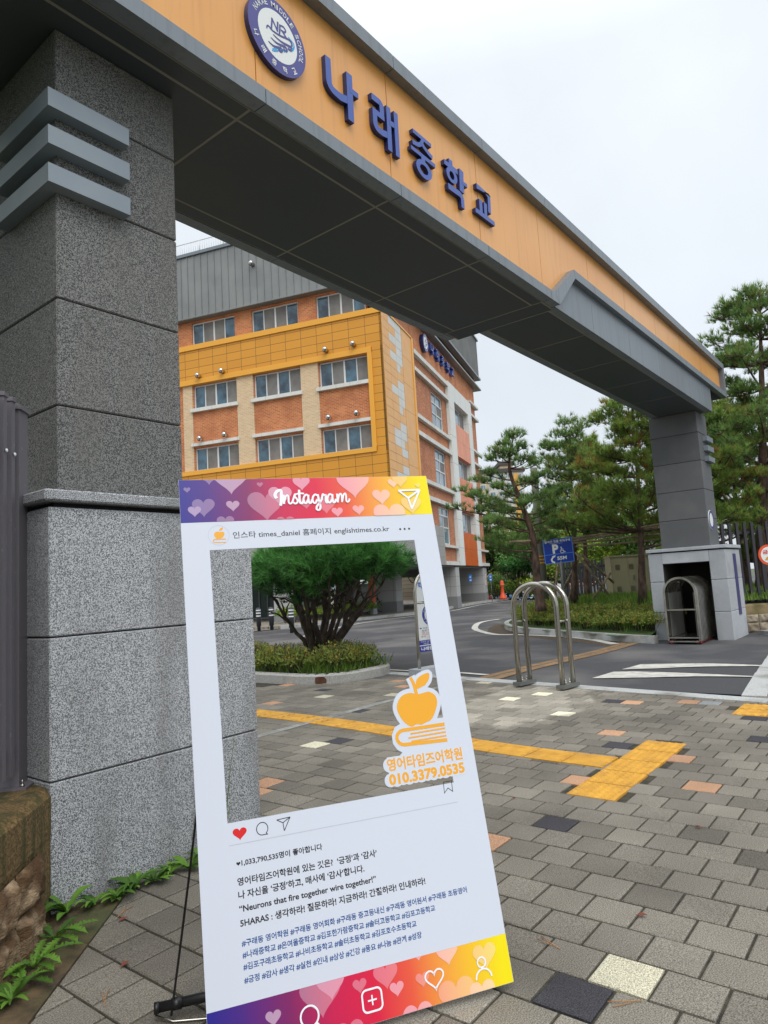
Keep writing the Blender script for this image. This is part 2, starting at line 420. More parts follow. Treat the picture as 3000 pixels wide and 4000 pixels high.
M_asph = mat('asphalt', rgb(60, 61, 65), .85, col2=rgb(84, 84, 86), scale=140, detail=3, lo=.4, hi=.7, bump=.3, bscale=220, dirt=(rgb(104, 102, 101), .55, .44, .68), spec=.4)
M_paint = mat('road_paint', rgb(206, 205, 196), .7, col2=rgb(178, 176, 168), scale=5, dirt=(rgb(130, 128, 122), 9, .6, .75))
M_kerb = mat('kerb_granite', rgb(150, 152, 150), .8, col2=rgb(196, 198, 196), scale=90, bump=.2, dirt=(rgb(112, 108, 98), 1.6, .5, .75))
M_soil = mat('soil', rgb(66, 56, 46), .95, col2=rgb(92, 80, 64), scale=30, bump=.6, bscale=40)
M_ground = mat('ground', rgb(92, 92, 76), .95, col2=rgb(74, 86, 54), scale=.4)
M_grass = leafmat('grass_blade', rgb(80, 118, 40), rgb(158, 190, 90), .4)
M_azal = leafmat('azalea_leaf', rgb(78, 104, 42), rgb(150, 172, 84), .4, tip=rgb(182, 152, 76))
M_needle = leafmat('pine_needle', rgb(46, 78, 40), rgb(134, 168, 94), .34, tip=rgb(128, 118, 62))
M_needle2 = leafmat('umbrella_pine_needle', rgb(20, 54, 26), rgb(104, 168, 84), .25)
M_needle3 = leafmat('yellowing_pine_needle', rgb(60, 92, 40), rgb(152, 178, 88), .36, tip=rgb(150, 112, 60))
M_leaf = leafmat('tree_leaf', rgb(50, 82, 38), rgb(136, 168, 84), .3)
M_leafy = leafmat('yellow_green_leaf', rgb(80, 116, 36), rgb(172, 190, 76), .3)
M_weed = leafmat('weed_leaf', rgb(38, 72, 26), rgb(112, 156, 58), .25)
M_red = mat('red_blossom', rgb(170, 50, 44), .6)
M_bark = mat('dark_bark', rgb(48, 40, 34), .95, col2=rgb(84, 72, 62), scale=14, bump=.9, bscale=26, stretch=(1, 1, .35))
M_barkr = mat('red_pine_bark', rgb(62, 50, 43), .95, col2=rgb(112, 90, 76), scale=10, bump=.9, bscale=18, stretch=(1, 1, .4))
M_wood = mat('weathered_pole', rgb(122, 104, 82), .9, col2=rgb(160, 144, 118), scale=8)
M_yel = mat('yellow_tactile', rgb(214, 160, 54), .7, col2=rgb(190, 138, 46), scale=7, dirt=(rgb(168, 126, 58), 4, .55, .8))
M_fence2 = mat('far_fence_metal', rgb(60, 58, 63), .45, .3)
M_fence = mat('fence_metal', rgb(116, 112, 118), .45, .3, dirt=(rgb(134, 134, 136), 30, .66, .72))

# ------------------------------------------------------------------ ground, roads, pavement
def sheet(name, poly, z, m, kind='structure', d=0.):
    mb = MB(); mb.prism([(p[0], p[1]) for p in poly], (0, 0, z), X_, Y_, d); return tag(mb.build(name, m), kind=kind)
gp = MB(); gp.prism([(-300, -300), (400, -300), (400, 400), (-300, 400)], (0, 0, -.2), X_, Y_, 0); tag(gp.build('ground', M_ground), kind='structure')
rd = MB()
xs = [9.0, 9.4, 10, 10.6, 11.2, 11.8, 12.4, 13, 13.6, 14.2, 14.8, 15.4, 18, 24, 34, 50, 80, 130]; ys = [-60, -20, -5, 0, 1.9, 3, 5, 8, 12, 18, 26, 40, 70]
for i in range(len(xs) - 1):
    for j in range(len(ys) - 1):
        a, b, c, d = xs[i], xs[i + 1], ys[j], ys[j + 1]
        rd.poly([(a, c, gz(a) - .008), (b, c, gz(b) - .008), (b, d, gz(b) - .008), (a, d, gz(a) - .008)])
tag(rd.build('road', M_asph), kind='structure')

PP = .227
def kerbx(y): return 8.66 + (y - 1.56) * .148 if y > 1.56 else 8.66
pav = MB(); ptone = []
special = {}
def pick(px, py): p = gnd(px, py); return p.x, p.y
def cell(x, y):
    i = math.floor((x - 1.405) / PP); j = math.floor((y - .95 - (0 if i % 2 else PP / 2)) / PP); return i, j
zp = lambda x, y: (1700 + x * .78360, 3000 + y * .78360)
zq = lambda x, y: (1800 + x * .72333, 2500 + y * .72333)
zs = lambda x, y: (980 + x * .48222, 2100 + y * .48222)
for col, lst in ((1, [zp(945, 1050), zq(515, 405), zq(220, 318), zq(400, 295), zq(90, 230), zs(640, 1280), zs(1140, 1268), (1195, 2909), zq(1640, 283), (1330, 3245)]),
                 (2, [zp(700, 1150), zp(600, 280), zq(825, 562), zq(790, 332), zq(1565, 430), zq(1600, 540), zs(560, 1240), (1405, 2777), (1316, 2893), zs(1470, 1300)]),
                 (3, [zp(300, 360), zq(605, 745), zq(1190, 640), zq(1297, 790), zq(775, 490), zq(975, 330), zq(1293, 330), zs(250, 1200), zs(1220, 1152), zs(1250, 1197), zs(90, 1345), (1030, 3070), (1022, 3100)]),
                 (4, [zq(1415, 335)])):
    for q in lst: special[cell(*pick(*q))] = col
PCOL = [rgb(119, 114, 104), rgb(196, 191, 167), rgb(62, 61, 66), rgb(182, 142, 112), rgb(136, 139, 142)]
def holed(poly, z=0.):
    return poly
sA, sB = (1.216, 2.739), (1.878, 3.318)          # edge of the brown kerb strip
def add_paver(x0, y0, code):
    e = .006; poly = [(x0 + e, y0 + e), (x0 + PP - e, y0 + e), (x0 + PP - e, y0 + PP - e), (x0 + e, y0 + PP - e)]
    cx, cy = x0 + PP / 2, y0 + PP / 2
    if cx < 2.3: poly = clip(poly, sB, sA)
    if len(poly) >= 3 and cx > 8.2 and cy > 1.7:
        poly = clip(poly, (kerbx(1.56) - .16, 1.56), (kerbx(9.6) - .16, 9.6))
    if len(poly) < 3: return
    ax = sum(p[0] for p in poly) / len(poly); ay = sum(p[1] for p in poly) / len(poly)
    if (4.565 < ax < 6.31 and 1.80 < ay < 2.15) or (7.73 < ax < 8.37 and ay < 1.76): return
    h = rnd.uniform(-.0015, .0015); b = .006; zt = h; tx, ty = rnd.uniform(-.004, .004), rnd.uniform(-.004, .004)
    zf = lambda p: zt + (p[0] - ax) * tx + (p[1] - ay) * ty
    inn = []
    for p in poly:
        dx, dy = ax - p[0], ay - p[1]; L = math.hypot(dx, dy); k = min(b * 1.41 / L, .5); inn.append((p[0] + dx * k, p[1] + dy * k))
    k = len(pav.v); n = len(poly)
    pav.v += [(p[0], p[1], zf(p)) for p in inn] + [(p[0], p[1], zf(p) - .004) for p in poly] + [(p[0], p[1], -.016) for p in poly]
    t = code + .5 + rnd.gauss(0, .14 if code == 0 else .06)
    t = min(code + .98, max(code + .02, t))
    pav._f(range(k, k + n)); ptone.append(t)
    for i in range(n):
        j = (i + 1) % n
        pav._f((k + i, k + n + i, k + n + j, k + j)); ptone.append(t)
        pav._f((k + n + i, k + 2 * n + i, k + 2 * n + j, k + n + j)); ptone.append(t)
for i in range(-18, 70):
    x0 = 1.405 + i * PP; off = 0 if i % 2 else PP / 2
    for j in range(-22, 40):
        y0 = .95 + off + j * PP
        if x0 > kerbx(y0) + .1 and y0 > 1.52: continue
        if x0 > 9.0 and y0 > 1.5: continue
        if x0 < 1.0 and y0 > 3.2: continue
        if x0 + y0 > 16.2 and x0 < 9: continue
        special_code = special.get((i, j), None)
        if special_code is None: special_code = 0 if rnd.random() > .02 or (x0 < 9.3 and y0 > -.2) else rnd.choice((1, 2, 3, 4))
        add_paver(x0, y0, special_code)
# paver material: the kind of each stone comes from its tone (0..1 grey, 1..2 cream, 2..3 charcoal, 3..4 orange, 4..5 pale grey)
mp_ = bpy.data.materials.new('pavers'); mp_.use_nodes = True; t = mp_.node_tree; p = t.nodes['Principled BSDF']; p.inputs['Roughness'].default_value = .88; p.inputs['Specular IOR Level'].default_value = .35
a = t.nodes.new('ShaderNodeAttribute'); a.attribute_name = 'tone'
dv = t.nodes.new('ShaderNodeMath'); dv.operation = 'DIVIDE'; dv.inputs[1].default_value = 5; t.links.new(a.outputs['Fac'], dv.inputs[0])
r = t.nodes.new('ShaderNodeValToRGB'); r.color_ramp.interpolation = 'CONSTANT'
r.color_ramp.elements[0].position = 0; r.color_ramp.elements[0].color = PCOL[0]; r.color_ramp.elements[1].position = .2; r.color_ramp.elements[1].color = PCOL[1]
for q in (2, 3, 4): e = r.color_ramp.elements.new(q / 5); e.color = PCOL[q]
t.links.new(dv.outputs[0], r.inputs[0])
fr = t.nodes.new('ShaderNodeMath'); fr.operation = 'FRACT'; t.links.new(a.outputs['Fac'], fr.inputs[0])
mr = t.nodes.new('ShaderNodeMapRange'); mr.inputs[3].default_value = .5; mr.inputs[4].default_value = 1.46; t.links.new(fr.outputs[0], mr.inputs[0])
tcn = t.nodes.new('ShaderNodeTexCoord')
n1 = t.nodes.new('ShaderNodeTexNoise'); n1.inputs['Scale'].default_value = 190; n1.inputs['Detail'].default_value = 2; t.links.new(tcn.outputs['Object'], n1.inputs['Vector'])
m1 = t.nodes.new('ShaderNodeMapRange'); m1.inputs[1].default_value = .3; m1.inputs[2].default_value = .72; m1.inputs[3].default_value = .42; m1.inputs[4].default_value = 1.65; t.links.new(n1.outputs['Fac'], m1.inputs[0])
n2 = t.nodes.new('ShaderNodeTexNoise'); n2.inputs['Scale'].default_value = 1.1; n2.inputs['Detail'].default_value = 6; t.links.new(tcn.outputs['Object'], n2.inputs['Vector'])
m2 = t.nodes.new('ShaderNodeMapRange'); m2.inputs[1].default_value = .35; m2.inputs[2].default_value = .65; m2.inputs[3].default_value = .8; m2.inputs[4].default_value = 1.15; t.links.new(n2.outputs['Fac'], m2.inputs[0])
# pale cement-dust patch by the steel hoop: its own outline, broken up by noise
sb = t.nodes.new('ShaderNodeVectorMath'); sb.operation = 'SUBTRACT'; sb.inputs[1].default_value = (7.55, 4.05, 0); t.links.new(tcn.outputs['Object'], sb.inputs[0])
ml_ = t.nodes.new('ShaderNodeVectorMath'); ml_.operation = 'MULTIPLY'; ml_.inputs[1].default_value = (.62, 1.2, 0); t.links.new(sb.outputs[0], ml_.inputs[0])
ln = t.nodes.new('ShaderNodeVectorMath'); ln.operation = 'LENGTH'; t.links.new(ml_.outputs[0], ln.inputs[0])
n3 = t.nodes.new('ShaderNodeTexNoise'); n3.inputs['Scale'].default_value = 2.3; n3.inputs['Detail'].default_value = 4; t.links.new(tcn.outputs['Object'], n3.inputs['Vector'])
ad = t.nodes.new('ShaderNodeMath'); ad.operation = 'ADD'; t.links.new(ln.outputs['Value'], ad.inputs[0]); t.links.new(n3.outputs['Fac'], ad.inputs[1])
m3 = t.nodes.new('ShaderNodeMapRange'); m3.inputs[1].default_value = 1.32; m3.inputs[2].default_value = 1.45; m3.inputs[3].default_value = 1.75; m3.inputs[4].default_value = 1.0; t.links.new(ad.outputs[0], m3.inputs[0])
last = None
for q in (mr, m1, m2, m3):
    if last is None: last = q.outputs[0]; continue
    mm = t.nodes.new('ShaderNodeMath'); mm.operation = 'MULTIPLY'; t.links.new(last, mm.inputs[0]); t.links.new(q.outputs[0], mm.inputs[1]); last = mm.outputs[0]
vm = t.nodes.new('ShaderNodeVectorMath'); vm.operation = 'SCALE'; t.links.new(r.outputs[0], vm.inputs[0]); t.links.new(last, vm.inputs['Scale']); t.links.new(vm.outputs[0], p.inputs['Base Color'])
bp = t.nodes.new('ShaderNodeBump'); bp.inputs['Strength'].default_value = .25; bp.inputs['Distance'].default_value = .006; t.links.new(n1.outputs['Fac'], bp.inputs['Height']); t.links.new(bp.outputs[0], p.inputs['Normal'])
tag(pav.build('pavement', mp_, attr=ptone), kind='structure')
M_sand = mat('joint_sand', rgb(44, 42, 36), .95, col2=rgb(70, 66, 52), scale=20)
mb = MB(); mb.prism([(-6, -5), (16, -5), (16, 1.56), (8.66, 1.56), (9.52, 7.4), (9.0, 12), (-6, 12)], (0, 0, -.011), X_, Y_); tag(mb.build('pavement_bed', M_sand), kind='structure')

# brown algae-stained kerb stones between the pavers and the low wall
M_strip = mat('stained_stone', rgb(60, 50, 38), .9, col2=rgb(104, 86, 60), scale=9, bump=.35, bscale=60, dirt=(rgb(72, 76, 44), 2., .5, .7))
mb = MB(); du = Vector((sA[0] - sB[0], sA[1] - sB[1], 0)).normalized(); dn = Vector((-du.y, du.x, 0)) * -1
for k in range(7):
    o = Vector((sB[0], sB[1], -.03)) + du * (k * .62 - .3) + dn * .004
    mb.obox(o, du * .612, dn * .42, Z_ * .034)
tag(mb.build('kerb_strip', M_strip), kind='structure')

# flush kerb between pavers and asphalt, kerb of the crossing
mb = MB(); y = 1.56
while y < 7.6:
    a = Vector((kerbx(y) - .155, y + .004, -.05)); b = Vector((kerbx(y + .98) - .155, y + .976, -.05))
    mb.obox(a, Vector((.26, -.02, 0)), b - a, Z_ * .054); y += .98
for k in range(9):
    o = Vector((8.93 + k * .98, 1.62 + k * .1 - (.0 if k else .0), -.05)); mb.obox(o, (.972, .1, 0), (-.03, .26, 0), (0, 0, .053 + gz(8.93 + k * .98)))
tag(mb.build('kerb', M_kerb), kind='structure')

# tactile paving
mb = MB()
def tactile(c, ux, uy, s, kind):
    ux, uy = Vector(ux), Vector(uy); c = Vector(c); g = .004
    mb.obox(c - ux * (s / 2 - g) - uy * (s / 2 - g) - Z_ * .03, ux * (s - 2 * g), uy * (s - 2 * g), Z_ * .034)
    if kind == 'bar':
        for k in range(4):
            o = c - ux * (s * .45) + uy * (s * ((k + .5) / 4 - .5)); a = s * .075
            q = [o - uy * a + Z_ * .0041, o - uy * a * .6 + Z_ * .0095, o + uy * a * .6 + Z_ * .0095, o + uy * a + Z_ * .0041]
            e = ux * s * .9
            for i in range(3): mb.poly([q[i], q[i] + e, q[i + 1] + e, q[i + 1]])
            mb.poly(q); mb.poly([v + e for v in q[::-1]])
    else:
        for i in range(6):
            for j in range(6):
                o = c + ux * (s * ((i + .5) / 6 - .5)) + uy * (s * ((j + .5) / 6 - .5)) + Z_ * .0041
                b = [o + (ux * math.cos(k * math.pi / 4) + uy * math.sin(k * math.pi / 4)) * s * .065 for k in range(8)]
                tp = [o + (ux * math.cos(k * math.pi / 4) + uy * math.sin(k * math.pi / 4)) * s * .035 + Z_ * .0055 for k in range(8)]
                for k in range(8): mb.poly([b[k], b[(k + 1) % 8], tp[(k + 1) % 8], tp[k]])
                mb.poly(tp)
for k in range(5): tactile((4.74 + k * .35, 1.975, .0), X_, Y_, .346, 'dot')
cl = [(5.475, 2.335), (5.485, 2.68), (5.51, 3.03), (5.545, 3.37), (5.59, 3.72), (5.64, 4.06), (5.69, 4.41), (5.735, 4.76), (5.775, 5.1), (5.81, 5.45), (5.84, 5.8), (5.865, 6.15), (5.88, 6.5), (5.89, 6.85), (5.9, 7.2), (5.9, 7.55), (5.9, 7.9), (5.9, 8.25), (5.9, 8.6)]
for k, (x, y) in enumerate(cl):
    q = cl[min(k + 1, len(cl) - 1)] if k < len(cl) - 1 else cl[k]; q0 = cl[max(k - 1, 0)]
    d = Vector((q[0] - q0[0], q[1] - q0[1], 0)).normalized(); tactile((x, y, .003), d, Vector((-d.y, d.x, 0)), .345, 'bar')
for i in range(2):
    for j in range(6): tactile((7.89 + i * .325, 1.59 - j * .325, 0), X_, Y_, .322, 'bar')
tag(mb.build('tactile_paving', M_yel), kind='structure')

# rail of the sliding gate: steel strip in the pavers, rusty concrete band with a groove across the asphalt
mb = MB(); mb.box((3.05, 5.735, .001), (9.05, 5.825, .006)); mb.box((3.05, 5.765, .006), (9.05, 5.775, .012)); mb.box((3.05, 5.786, .006), (9.05, 5.796, .012))
tag(mb.build('gate_rail', mat('rail_steel', rgb(176, 178, 174), .5, .2, col2=rgb(140, 140, 136), scale=6)), kind='structure')
mb = MB(); mb2 = MB()
def trk(mb, x0, x1, a, b, z): mb.poly([(x0, ty(x0) + a, gz(x0) + z), (x1, ty(x1) + a, gz(x1) + z), (x1, ty(x1) + b, gz(x1) + z), (x0, ty(x0) + b, gz(x0) + z)])
ty = lambda x: 5.53
for k in range(24):
    x0 = 9.12 + k * .29; x1 = x0 + .29 if k < 23 else 15.8
    trk(mb, x0, x1, -.2, -.035, .002); trk(mb, x0, x1, .035, .2, .002); trk(mb2, x0, x1, -.035, .035, -.003)
tag(mb.build('track_concrete', mat('rusty_concrete', rgb(150, 118, 80), .9, col2=rgb(126, 98, 66), scale=3, dirt=(rgb(108, 92, 72), 5, .5, .75))), kind='structure')
tag(mb2.build('track_groove', mat('groove', rgb(86, 80, 72), .7, col2=rgb(140, 132, 118), scale=12)), kind='structure')

# painted lines
def ribbon(pts, wd, z=.003):
    mb = MB(); P = [Vector((p[0], p[1], 0)) for p in pts]
    for i in range(len(P) - 1):
        def off(k):
            d = (P[min(k + 1, len(P) - 1)] - P[max(k - 1, 0)]).normalized(); return Vector((-d.y, d.x, 0)) * wd / 2
        a, b = off(i), off(i + 1)
        q = [P[i] - a, P[i + 1] - b, P[i + 1] + b, P[i] + a]; mb.poly([(v.x, v.y, gz(v.x) + z) for v in q])
    return mb
SC = 1.0667
wl = smooth2([gnd(2402, 2516, -.1)[:2], gnd(2316, 2499, -.1)[:2], gnd(2225, 2489, -.1)[:2], gnd(2052, 2480, -.1)[:2], gnd(1947, 2479, -.1)[:2], gnd(1900, 2472, -.1)[:2], gnd(1862, 2460, -.1)[:2], gnd(1855, 2450, -.1)[:2], gnd(1868, 2435, -.1)[:2], gnd(1900, 2426, -.1)[:2], gnd(1955, 2418, -.1)[:2]], 5)
tag(ribbon(wl, .22).build('road_line', M_paint), kind='structure')
tag(ribbon([(9.72, 5.75), (9.84, 6.3), (9.84, 7.2), (9.9, 8.1), (10.05, 9.2)], .12).build('road_line', M_paint), kind='structure')
wl2 = smooth2([gnd(1180, 2487, -.1)[:2], gnd(1250, 2471, -.1)[:2], gnd(1342, 2447, -.1)[:2], gnd(1470, 2425, -.1)[:2], gnd(1617, 2407, -.1)[:2], gnd(1760, 2387, -.1)[:2], gnd(1882, 2362, -.1)[:2], gnd(1998, 2346, -.1)[:2]], 5)
tag(ribbon(wl2, .18).build('road_line', M_paint), kind='structure')
def mark(pxs):
    mb = MB(); P = [gnd(x, y, gz(gnd(x, y).x)) for x, y in pxs]; mb.poly([(p.x, p.y, gz(p.x) + .003) for p in P]); return tag(mb.build('road_marking', M_paint), kind='structure')
# tapered white marks of the speed hump
def taper(left, right_, top, bot):
    mb = MB(); n = len(top)
    T = [gnd(*zq(*q)) for q in top]; B_ = [gnd(*zq(*q)) for q in bot]
    for i in range(n - 1):
        q = [B_[i], B_[i + 1], T[i + 1], T[i]]
        mb.poly([(p.x, p.y, gz(p.x) + .004) for p in [gnd(*p2, gz(gnd(*p2).x)) for p2 in ()] or q])
    return tag(mb.build('road_marking', M_paint), kind='structure')
def tq(lst): return lst
taper(0, 0, [(970, 120), (1100, 116), (1230, 113), (1350, 112), (1480, 115), (1590, 120), (1659, 124)], [(870, 153), (1030, 147), (1200, 137), (1350, 131), (1480, 129), (1590, 127), (1659, 126)])
taper(0, 0, [(825, 168), (930, 166), (1030, 168), (1150, 172), (1280, 177), (1400, 183), (1500, 188), (1585, 192)], [(707, 207), (850, 205), (990, 202), (1130, 198), (1270, 194), (1400, 194), (1500, 195), (1585, 196)])

# ------------------------------------------------------------------ the school gate
gate = thing('school_gate', 'wide gate of grey granite pillars under an orange beam with large blue letters', 'gate', (10, 4.4, 0))
def pillar(x0, x1, sx0, sx1, y0, y1, sy0, sy1, zb, zc0, zc1, joints, ztop, sj, gm, gu, opening=None, corner='left'):
    pl = MB(); pl.box((x0 + .3, y0 + .3, zb), (x1 - .3, y1 - .3, zb + .02))
    P = pl.build('pillar', M_joint, gate)
    # base block of stacked slabs with open joints
    b = MB(); zz = [zb] + joints + [zc0]; g = .0035
    for i in range(len(zz) - 1):
        lo, hi = zz[i] + (g if i else 0), zz[i + 1] - (g if i < len(zz) - 2 else .03)
        if opening is None: b.bbox((x0, y0, lo), (x1, y1, hi), .006)
        else:
            oy0, oy1, oz = opening
            if lo >= oz: b.bbox((x0, y0, lo), (x1, y1, hi), .012)
            else:
                b.bbox((x0, y0, lo), (x1, oy0, min(hi, 9)), .01); b.bbox((x0, oy1, lo), (x1, y1, hi), .01); b.box((x1 - .05, oy0 + .002, lo), (x1 - .012, oy1 - .002, hi))
                if hi > oz: b.bbox((x0, oy0 + .001, oz), (x1 - .1, oy1 - .001, hi), .004)
    base = b.build('base_block', gm, P)
    c = MB(); i = .05
    if opening is None: c.box((x0 + i, y0 + i, zb + .01), (x1 - i, y1 - i, zc0 + .01))
    else:
        c.box((x0 + i, y0 + i, zb + .01), (x1 - i, opening[0] - .04, zc0 + .01)); c.box((x0 + i, opening[1] + .04, zb + .01), (x1 - i, y1 - i, zc0 + .01)); c.box((x0 + i, opening[0] - .04, opening[2] + .04), (x1 - i, opening[1] + .04, zc0 + .012))
    c.build('joint_core', M_joint, P)
    if opening:
        oy0, oy1, oz = opening; c = MB(); c.box((x0 + .012, oy0 + .0, zb), (x1 - .06, oy0 + .008, oz - .002)); c.box((x0 + .012, oy1 - .008, zb), (x1 - .06, oy1, oz - .002)); c.box((x0 + .012, oy0 + .009, oz - .010), (x1 - .06, oy1 - .009, oz - .002)); c.box((x1 - .08, oy0 + .009, zb), (x1 - .061, oy1 - .009, oz - .011)); c.build('shade_lining', mat('painted_shade', rgb(52, 50, 47), .9), P)  # added dark sheets: the shade inside the opening is put into their colour
    c = MB(); o = .035; c.bbox((x0 - o, y0 - o, zc0), (x1 + o, y1 + o, zc1), .008); c.build('cap', gm, P)
    s = MB(); zz = [zc1] + sj + [ztop]
    for i in range(len(zz) - 1): s.bbox((sx0, sy0, zz[i] + (.004 if i else 0)), (sx1, sy1, zz[i + 1] - .003), .008)
    s.build('shaft', gu, P)
    c = MB(); c.box((sx0 + .03, sy0 + .03, zc1), (sx1 - .03, sy1 - .03, ztop - .02)); c.build('joint_core', M_joint, P)
    return P
ZB = 5.143
pL = pillar(1.673, 3.022, 1.912, 2.775, 3.538, 5.2, 3.93, 4.97, 0, 2.049, 2.109, [.626, 1.343], ZB, [2.69, 3.358, 4.04, 4.652], G_mid, G_dark)
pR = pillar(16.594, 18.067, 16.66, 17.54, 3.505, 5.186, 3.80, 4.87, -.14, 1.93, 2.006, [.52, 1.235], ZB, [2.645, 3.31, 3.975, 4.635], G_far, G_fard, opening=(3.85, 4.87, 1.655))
for (x0, x1, yf, ya, z0, sgn) in [(1.822, 2.36, 3.84, 4.6, z, 1) for z in (4.03, 4.275, 4.52)] + [(17.04, 17.63, 3.71, 4.47, z, -1) for z in (3.985, 4.235, 4.47)]:
    m = MB(); h = .12
    if sgn == 1:
        m.box((x0, yf, z0), (x1, 3.93, z0 + h)); m.box((x0, 3.93, z0), (1.912, ya, z0 + h))
    else:
        m.box((x0, yf, z0), (x1, 3.80, z0 + h)); m.box((17.54, 3.80, z0), (x1, ya, z0 + h))
    m.build('band', M_band, pL if sgn == 1 else pR)

# right pillar: blue name strip and white oval crest
m = MB(); m.prism([(17.31, .4), (17.58, .4), (17.58, 1.80), (17.31, 1.80)], (0, 3.493, 0), X_, Z_, .012); m.build('name_strip', mat('strip_navy', rgb(66, 64, 110), .5), pR)
m = MB(); m.ring((16.94, 2.60), 0, .22, (0, 3.785, 0), X_, Z_, .015, ry=(0, .225)); cr = m.build('crest', M_white, pR)
m = MB(); m.ring((16.94, 2.60), .155, .215, (0, 3.783, 0), X_, Z_, 0, ry=(.16, .22)); m.build('crest_ring', M_purple, cr)

# beam: outer frame with a raised, narrower lower edge to the right of the notch, inner core, panels
BX0, BX1 = .55, 18.585; YF, YB = 3.472, 5.304
ZT = 6.59; N0, N1 = 8.50, 9.13; ZR = 5.72
beam = MB(); beam.box((BX0 + .2, YF + .3, 5.9), (BX1 - .2, YB - .3, 6.3)); BEAM = beam.build('beam', M_soff, gate)
m = MB()
for yy, d in ((YF, 1), (YB, -1)):
    y0, y1 = (yy, yy + .13) if d == 1 else (yy - .13, yy)
    xs_ = [BX0] + [x for x in (1.6, 3.27, 4.95, 6.59)] + [8.24]
    # bottom fascia left of the notch, slanted piece, raised fascia, end piece, top fascia
    j = .004
    for a, b in zip(xs_[:-1], xs_[1:]): m.prism([(a + j, ZB), (b - j, ZB), (b - j, ZB + .125), (a + j, ZB + .125)], (0, y0, 0), X_, Z_, .13)
    m.prism([(8.244, ZB), (N0, ZB), (N0 - .16, ZB + .125), (8.244, ZB + .125)], (0, y0, 0), X_, Z_, .13)
    m.prism([(N0 + .003, ZB + .003), (N1, ZR), (N1 - .03, ZR + .125), (N0 - .157, ZB + .128)], (0, y0, 0), X_, Z_, .13)
    rx = [N1 + .004, 9.877, 11.564, 13.214, 14.9, 16.58, BX1 - .15]
    for k, (a, b) in enumerate(zip(rx[:-1], rx[1:])): m.prism([(a + (j if k else 0), ZR), (b - j, ZR), (b - j, ZR + .125), (a + (j if k else -.03), ZR + .125)], (0, y0, 0), X_, Z_, .13)
    m.prism([(BX1 - .15, ZR), (BX1, ZR), (BX1, ZT), (BX1 - .15, ZT)], (0, y0, 0), X_, Z_, .13)
    m.prism([(BX0 - .15, ZB), (BX0 - .004, ZB), (BX0 - .004, ZT), (BX0 - .15, ZT)], (0, y0, 0), X_, Z_, .13)
    tx_ = [BX0, 1.6, 3.27, 4.955, 6.63, 8.28, 9.93, 11.61, 13.27, 14.95, 16.62, BX1 - .154]
    for a, b in zip(tx_[:-1], tx_[1:]): m.prism([(a + j, ZT - .14), (b - j, ZT - .14), (b - j, ZT), (a + j, ZT)], (0, y0, 0), X_, Z_, .13)
m.box((BX1 - .04, YF + .132, ZR + .002), (BX1 - .001, YB - .132, ZT - .002)); m.box((BX0 - .149, YF + .132, ZB + .002), (BX0 - .11, YB - .132, ZT - .002))
# prism goes backwards from its front plane: front of the rear frame is built from its inner side
m.build('frame', M_alu, BEAM)
m = MB()    # soffit panels and top
def sof(x0, x1, y0, y1, z): m.box((x0 + .013, y0 + .013, z), (x1 - .013, y1 - .013, z + .02))
sx = [BX0 - .11, 1.55, 3.235, 4.925, 6.62, 8.24]
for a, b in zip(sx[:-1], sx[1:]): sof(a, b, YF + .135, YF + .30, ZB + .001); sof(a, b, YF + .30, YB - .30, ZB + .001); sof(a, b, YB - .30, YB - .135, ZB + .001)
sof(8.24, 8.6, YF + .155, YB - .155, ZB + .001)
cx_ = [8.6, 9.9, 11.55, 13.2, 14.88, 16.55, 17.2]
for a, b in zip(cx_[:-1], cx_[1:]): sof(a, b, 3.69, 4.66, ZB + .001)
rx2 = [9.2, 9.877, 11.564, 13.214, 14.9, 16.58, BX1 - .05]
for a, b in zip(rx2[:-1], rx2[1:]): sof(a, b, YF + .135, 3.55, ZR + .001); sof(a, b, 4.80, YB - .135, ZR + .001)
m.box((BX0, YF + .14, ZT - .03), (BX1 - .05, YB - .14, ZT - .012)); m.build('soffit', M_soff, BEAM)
m = MB(); m.box((BX0 - .1, YF + .14, ZB + .003), (8.6, YB - .14, ZB + .016)); m.box((8.6, 3.68, ZB + .003), (17.2, 4.67, ZB + .016)); m.build('sealant', M_seal, BEAM)
m = MB()    # core box with its own side fascia below the raised part
ccx = [9.9, 11.55, 13.2, 14.88, 16.55, 17.06]
for a, b in zip(ccx[:-1], ccx[1:]):
    m.box((a + .003, 3.557, ZB), (b - .003, 3.68, ZR + .004)); m.box((a + .003, 4.67, ZB), (b - .003, 4.792, ZR + .004))
for y_ in (3.557, 4.67): m.prism([(N0 + .02, ZB + .002), (9.897, ZB), (9.897, ZR + .004), (N1 + .012, ZR + .004)], (0, y_, 0), X_, Z_, .122)
m.box((17.062, 3.557, ZB), (17.2, 4.792, ZR + .004)); m.prism([(N0 + .06, ZB + .02), (N0 + .1, ZB + .02), (N1 + .06, ZR), (N1 + .02, ZR)], (0, 3.60, 0), X_, Z_, 0)
m.build('core', M_alu, BEAM)
m = MB()    # slanted end wall of the wide part inside the notch
m.obox((N0 + .004, YF + .131, ZB + .02), (N1 - N0, 0, ZR - ZB), (0, YB - YF - .262, 0), (-.02, 0, .02)); m.build('notch_wall', M_soff, BEAM)
PY = 3.578
m = MB(); px_ = [BX0, 1.6, 3.275, 4.95, 6.62, 8.22, 9.92, 11.56, 13.26, 14.93, 16.6, BX1 - .14]
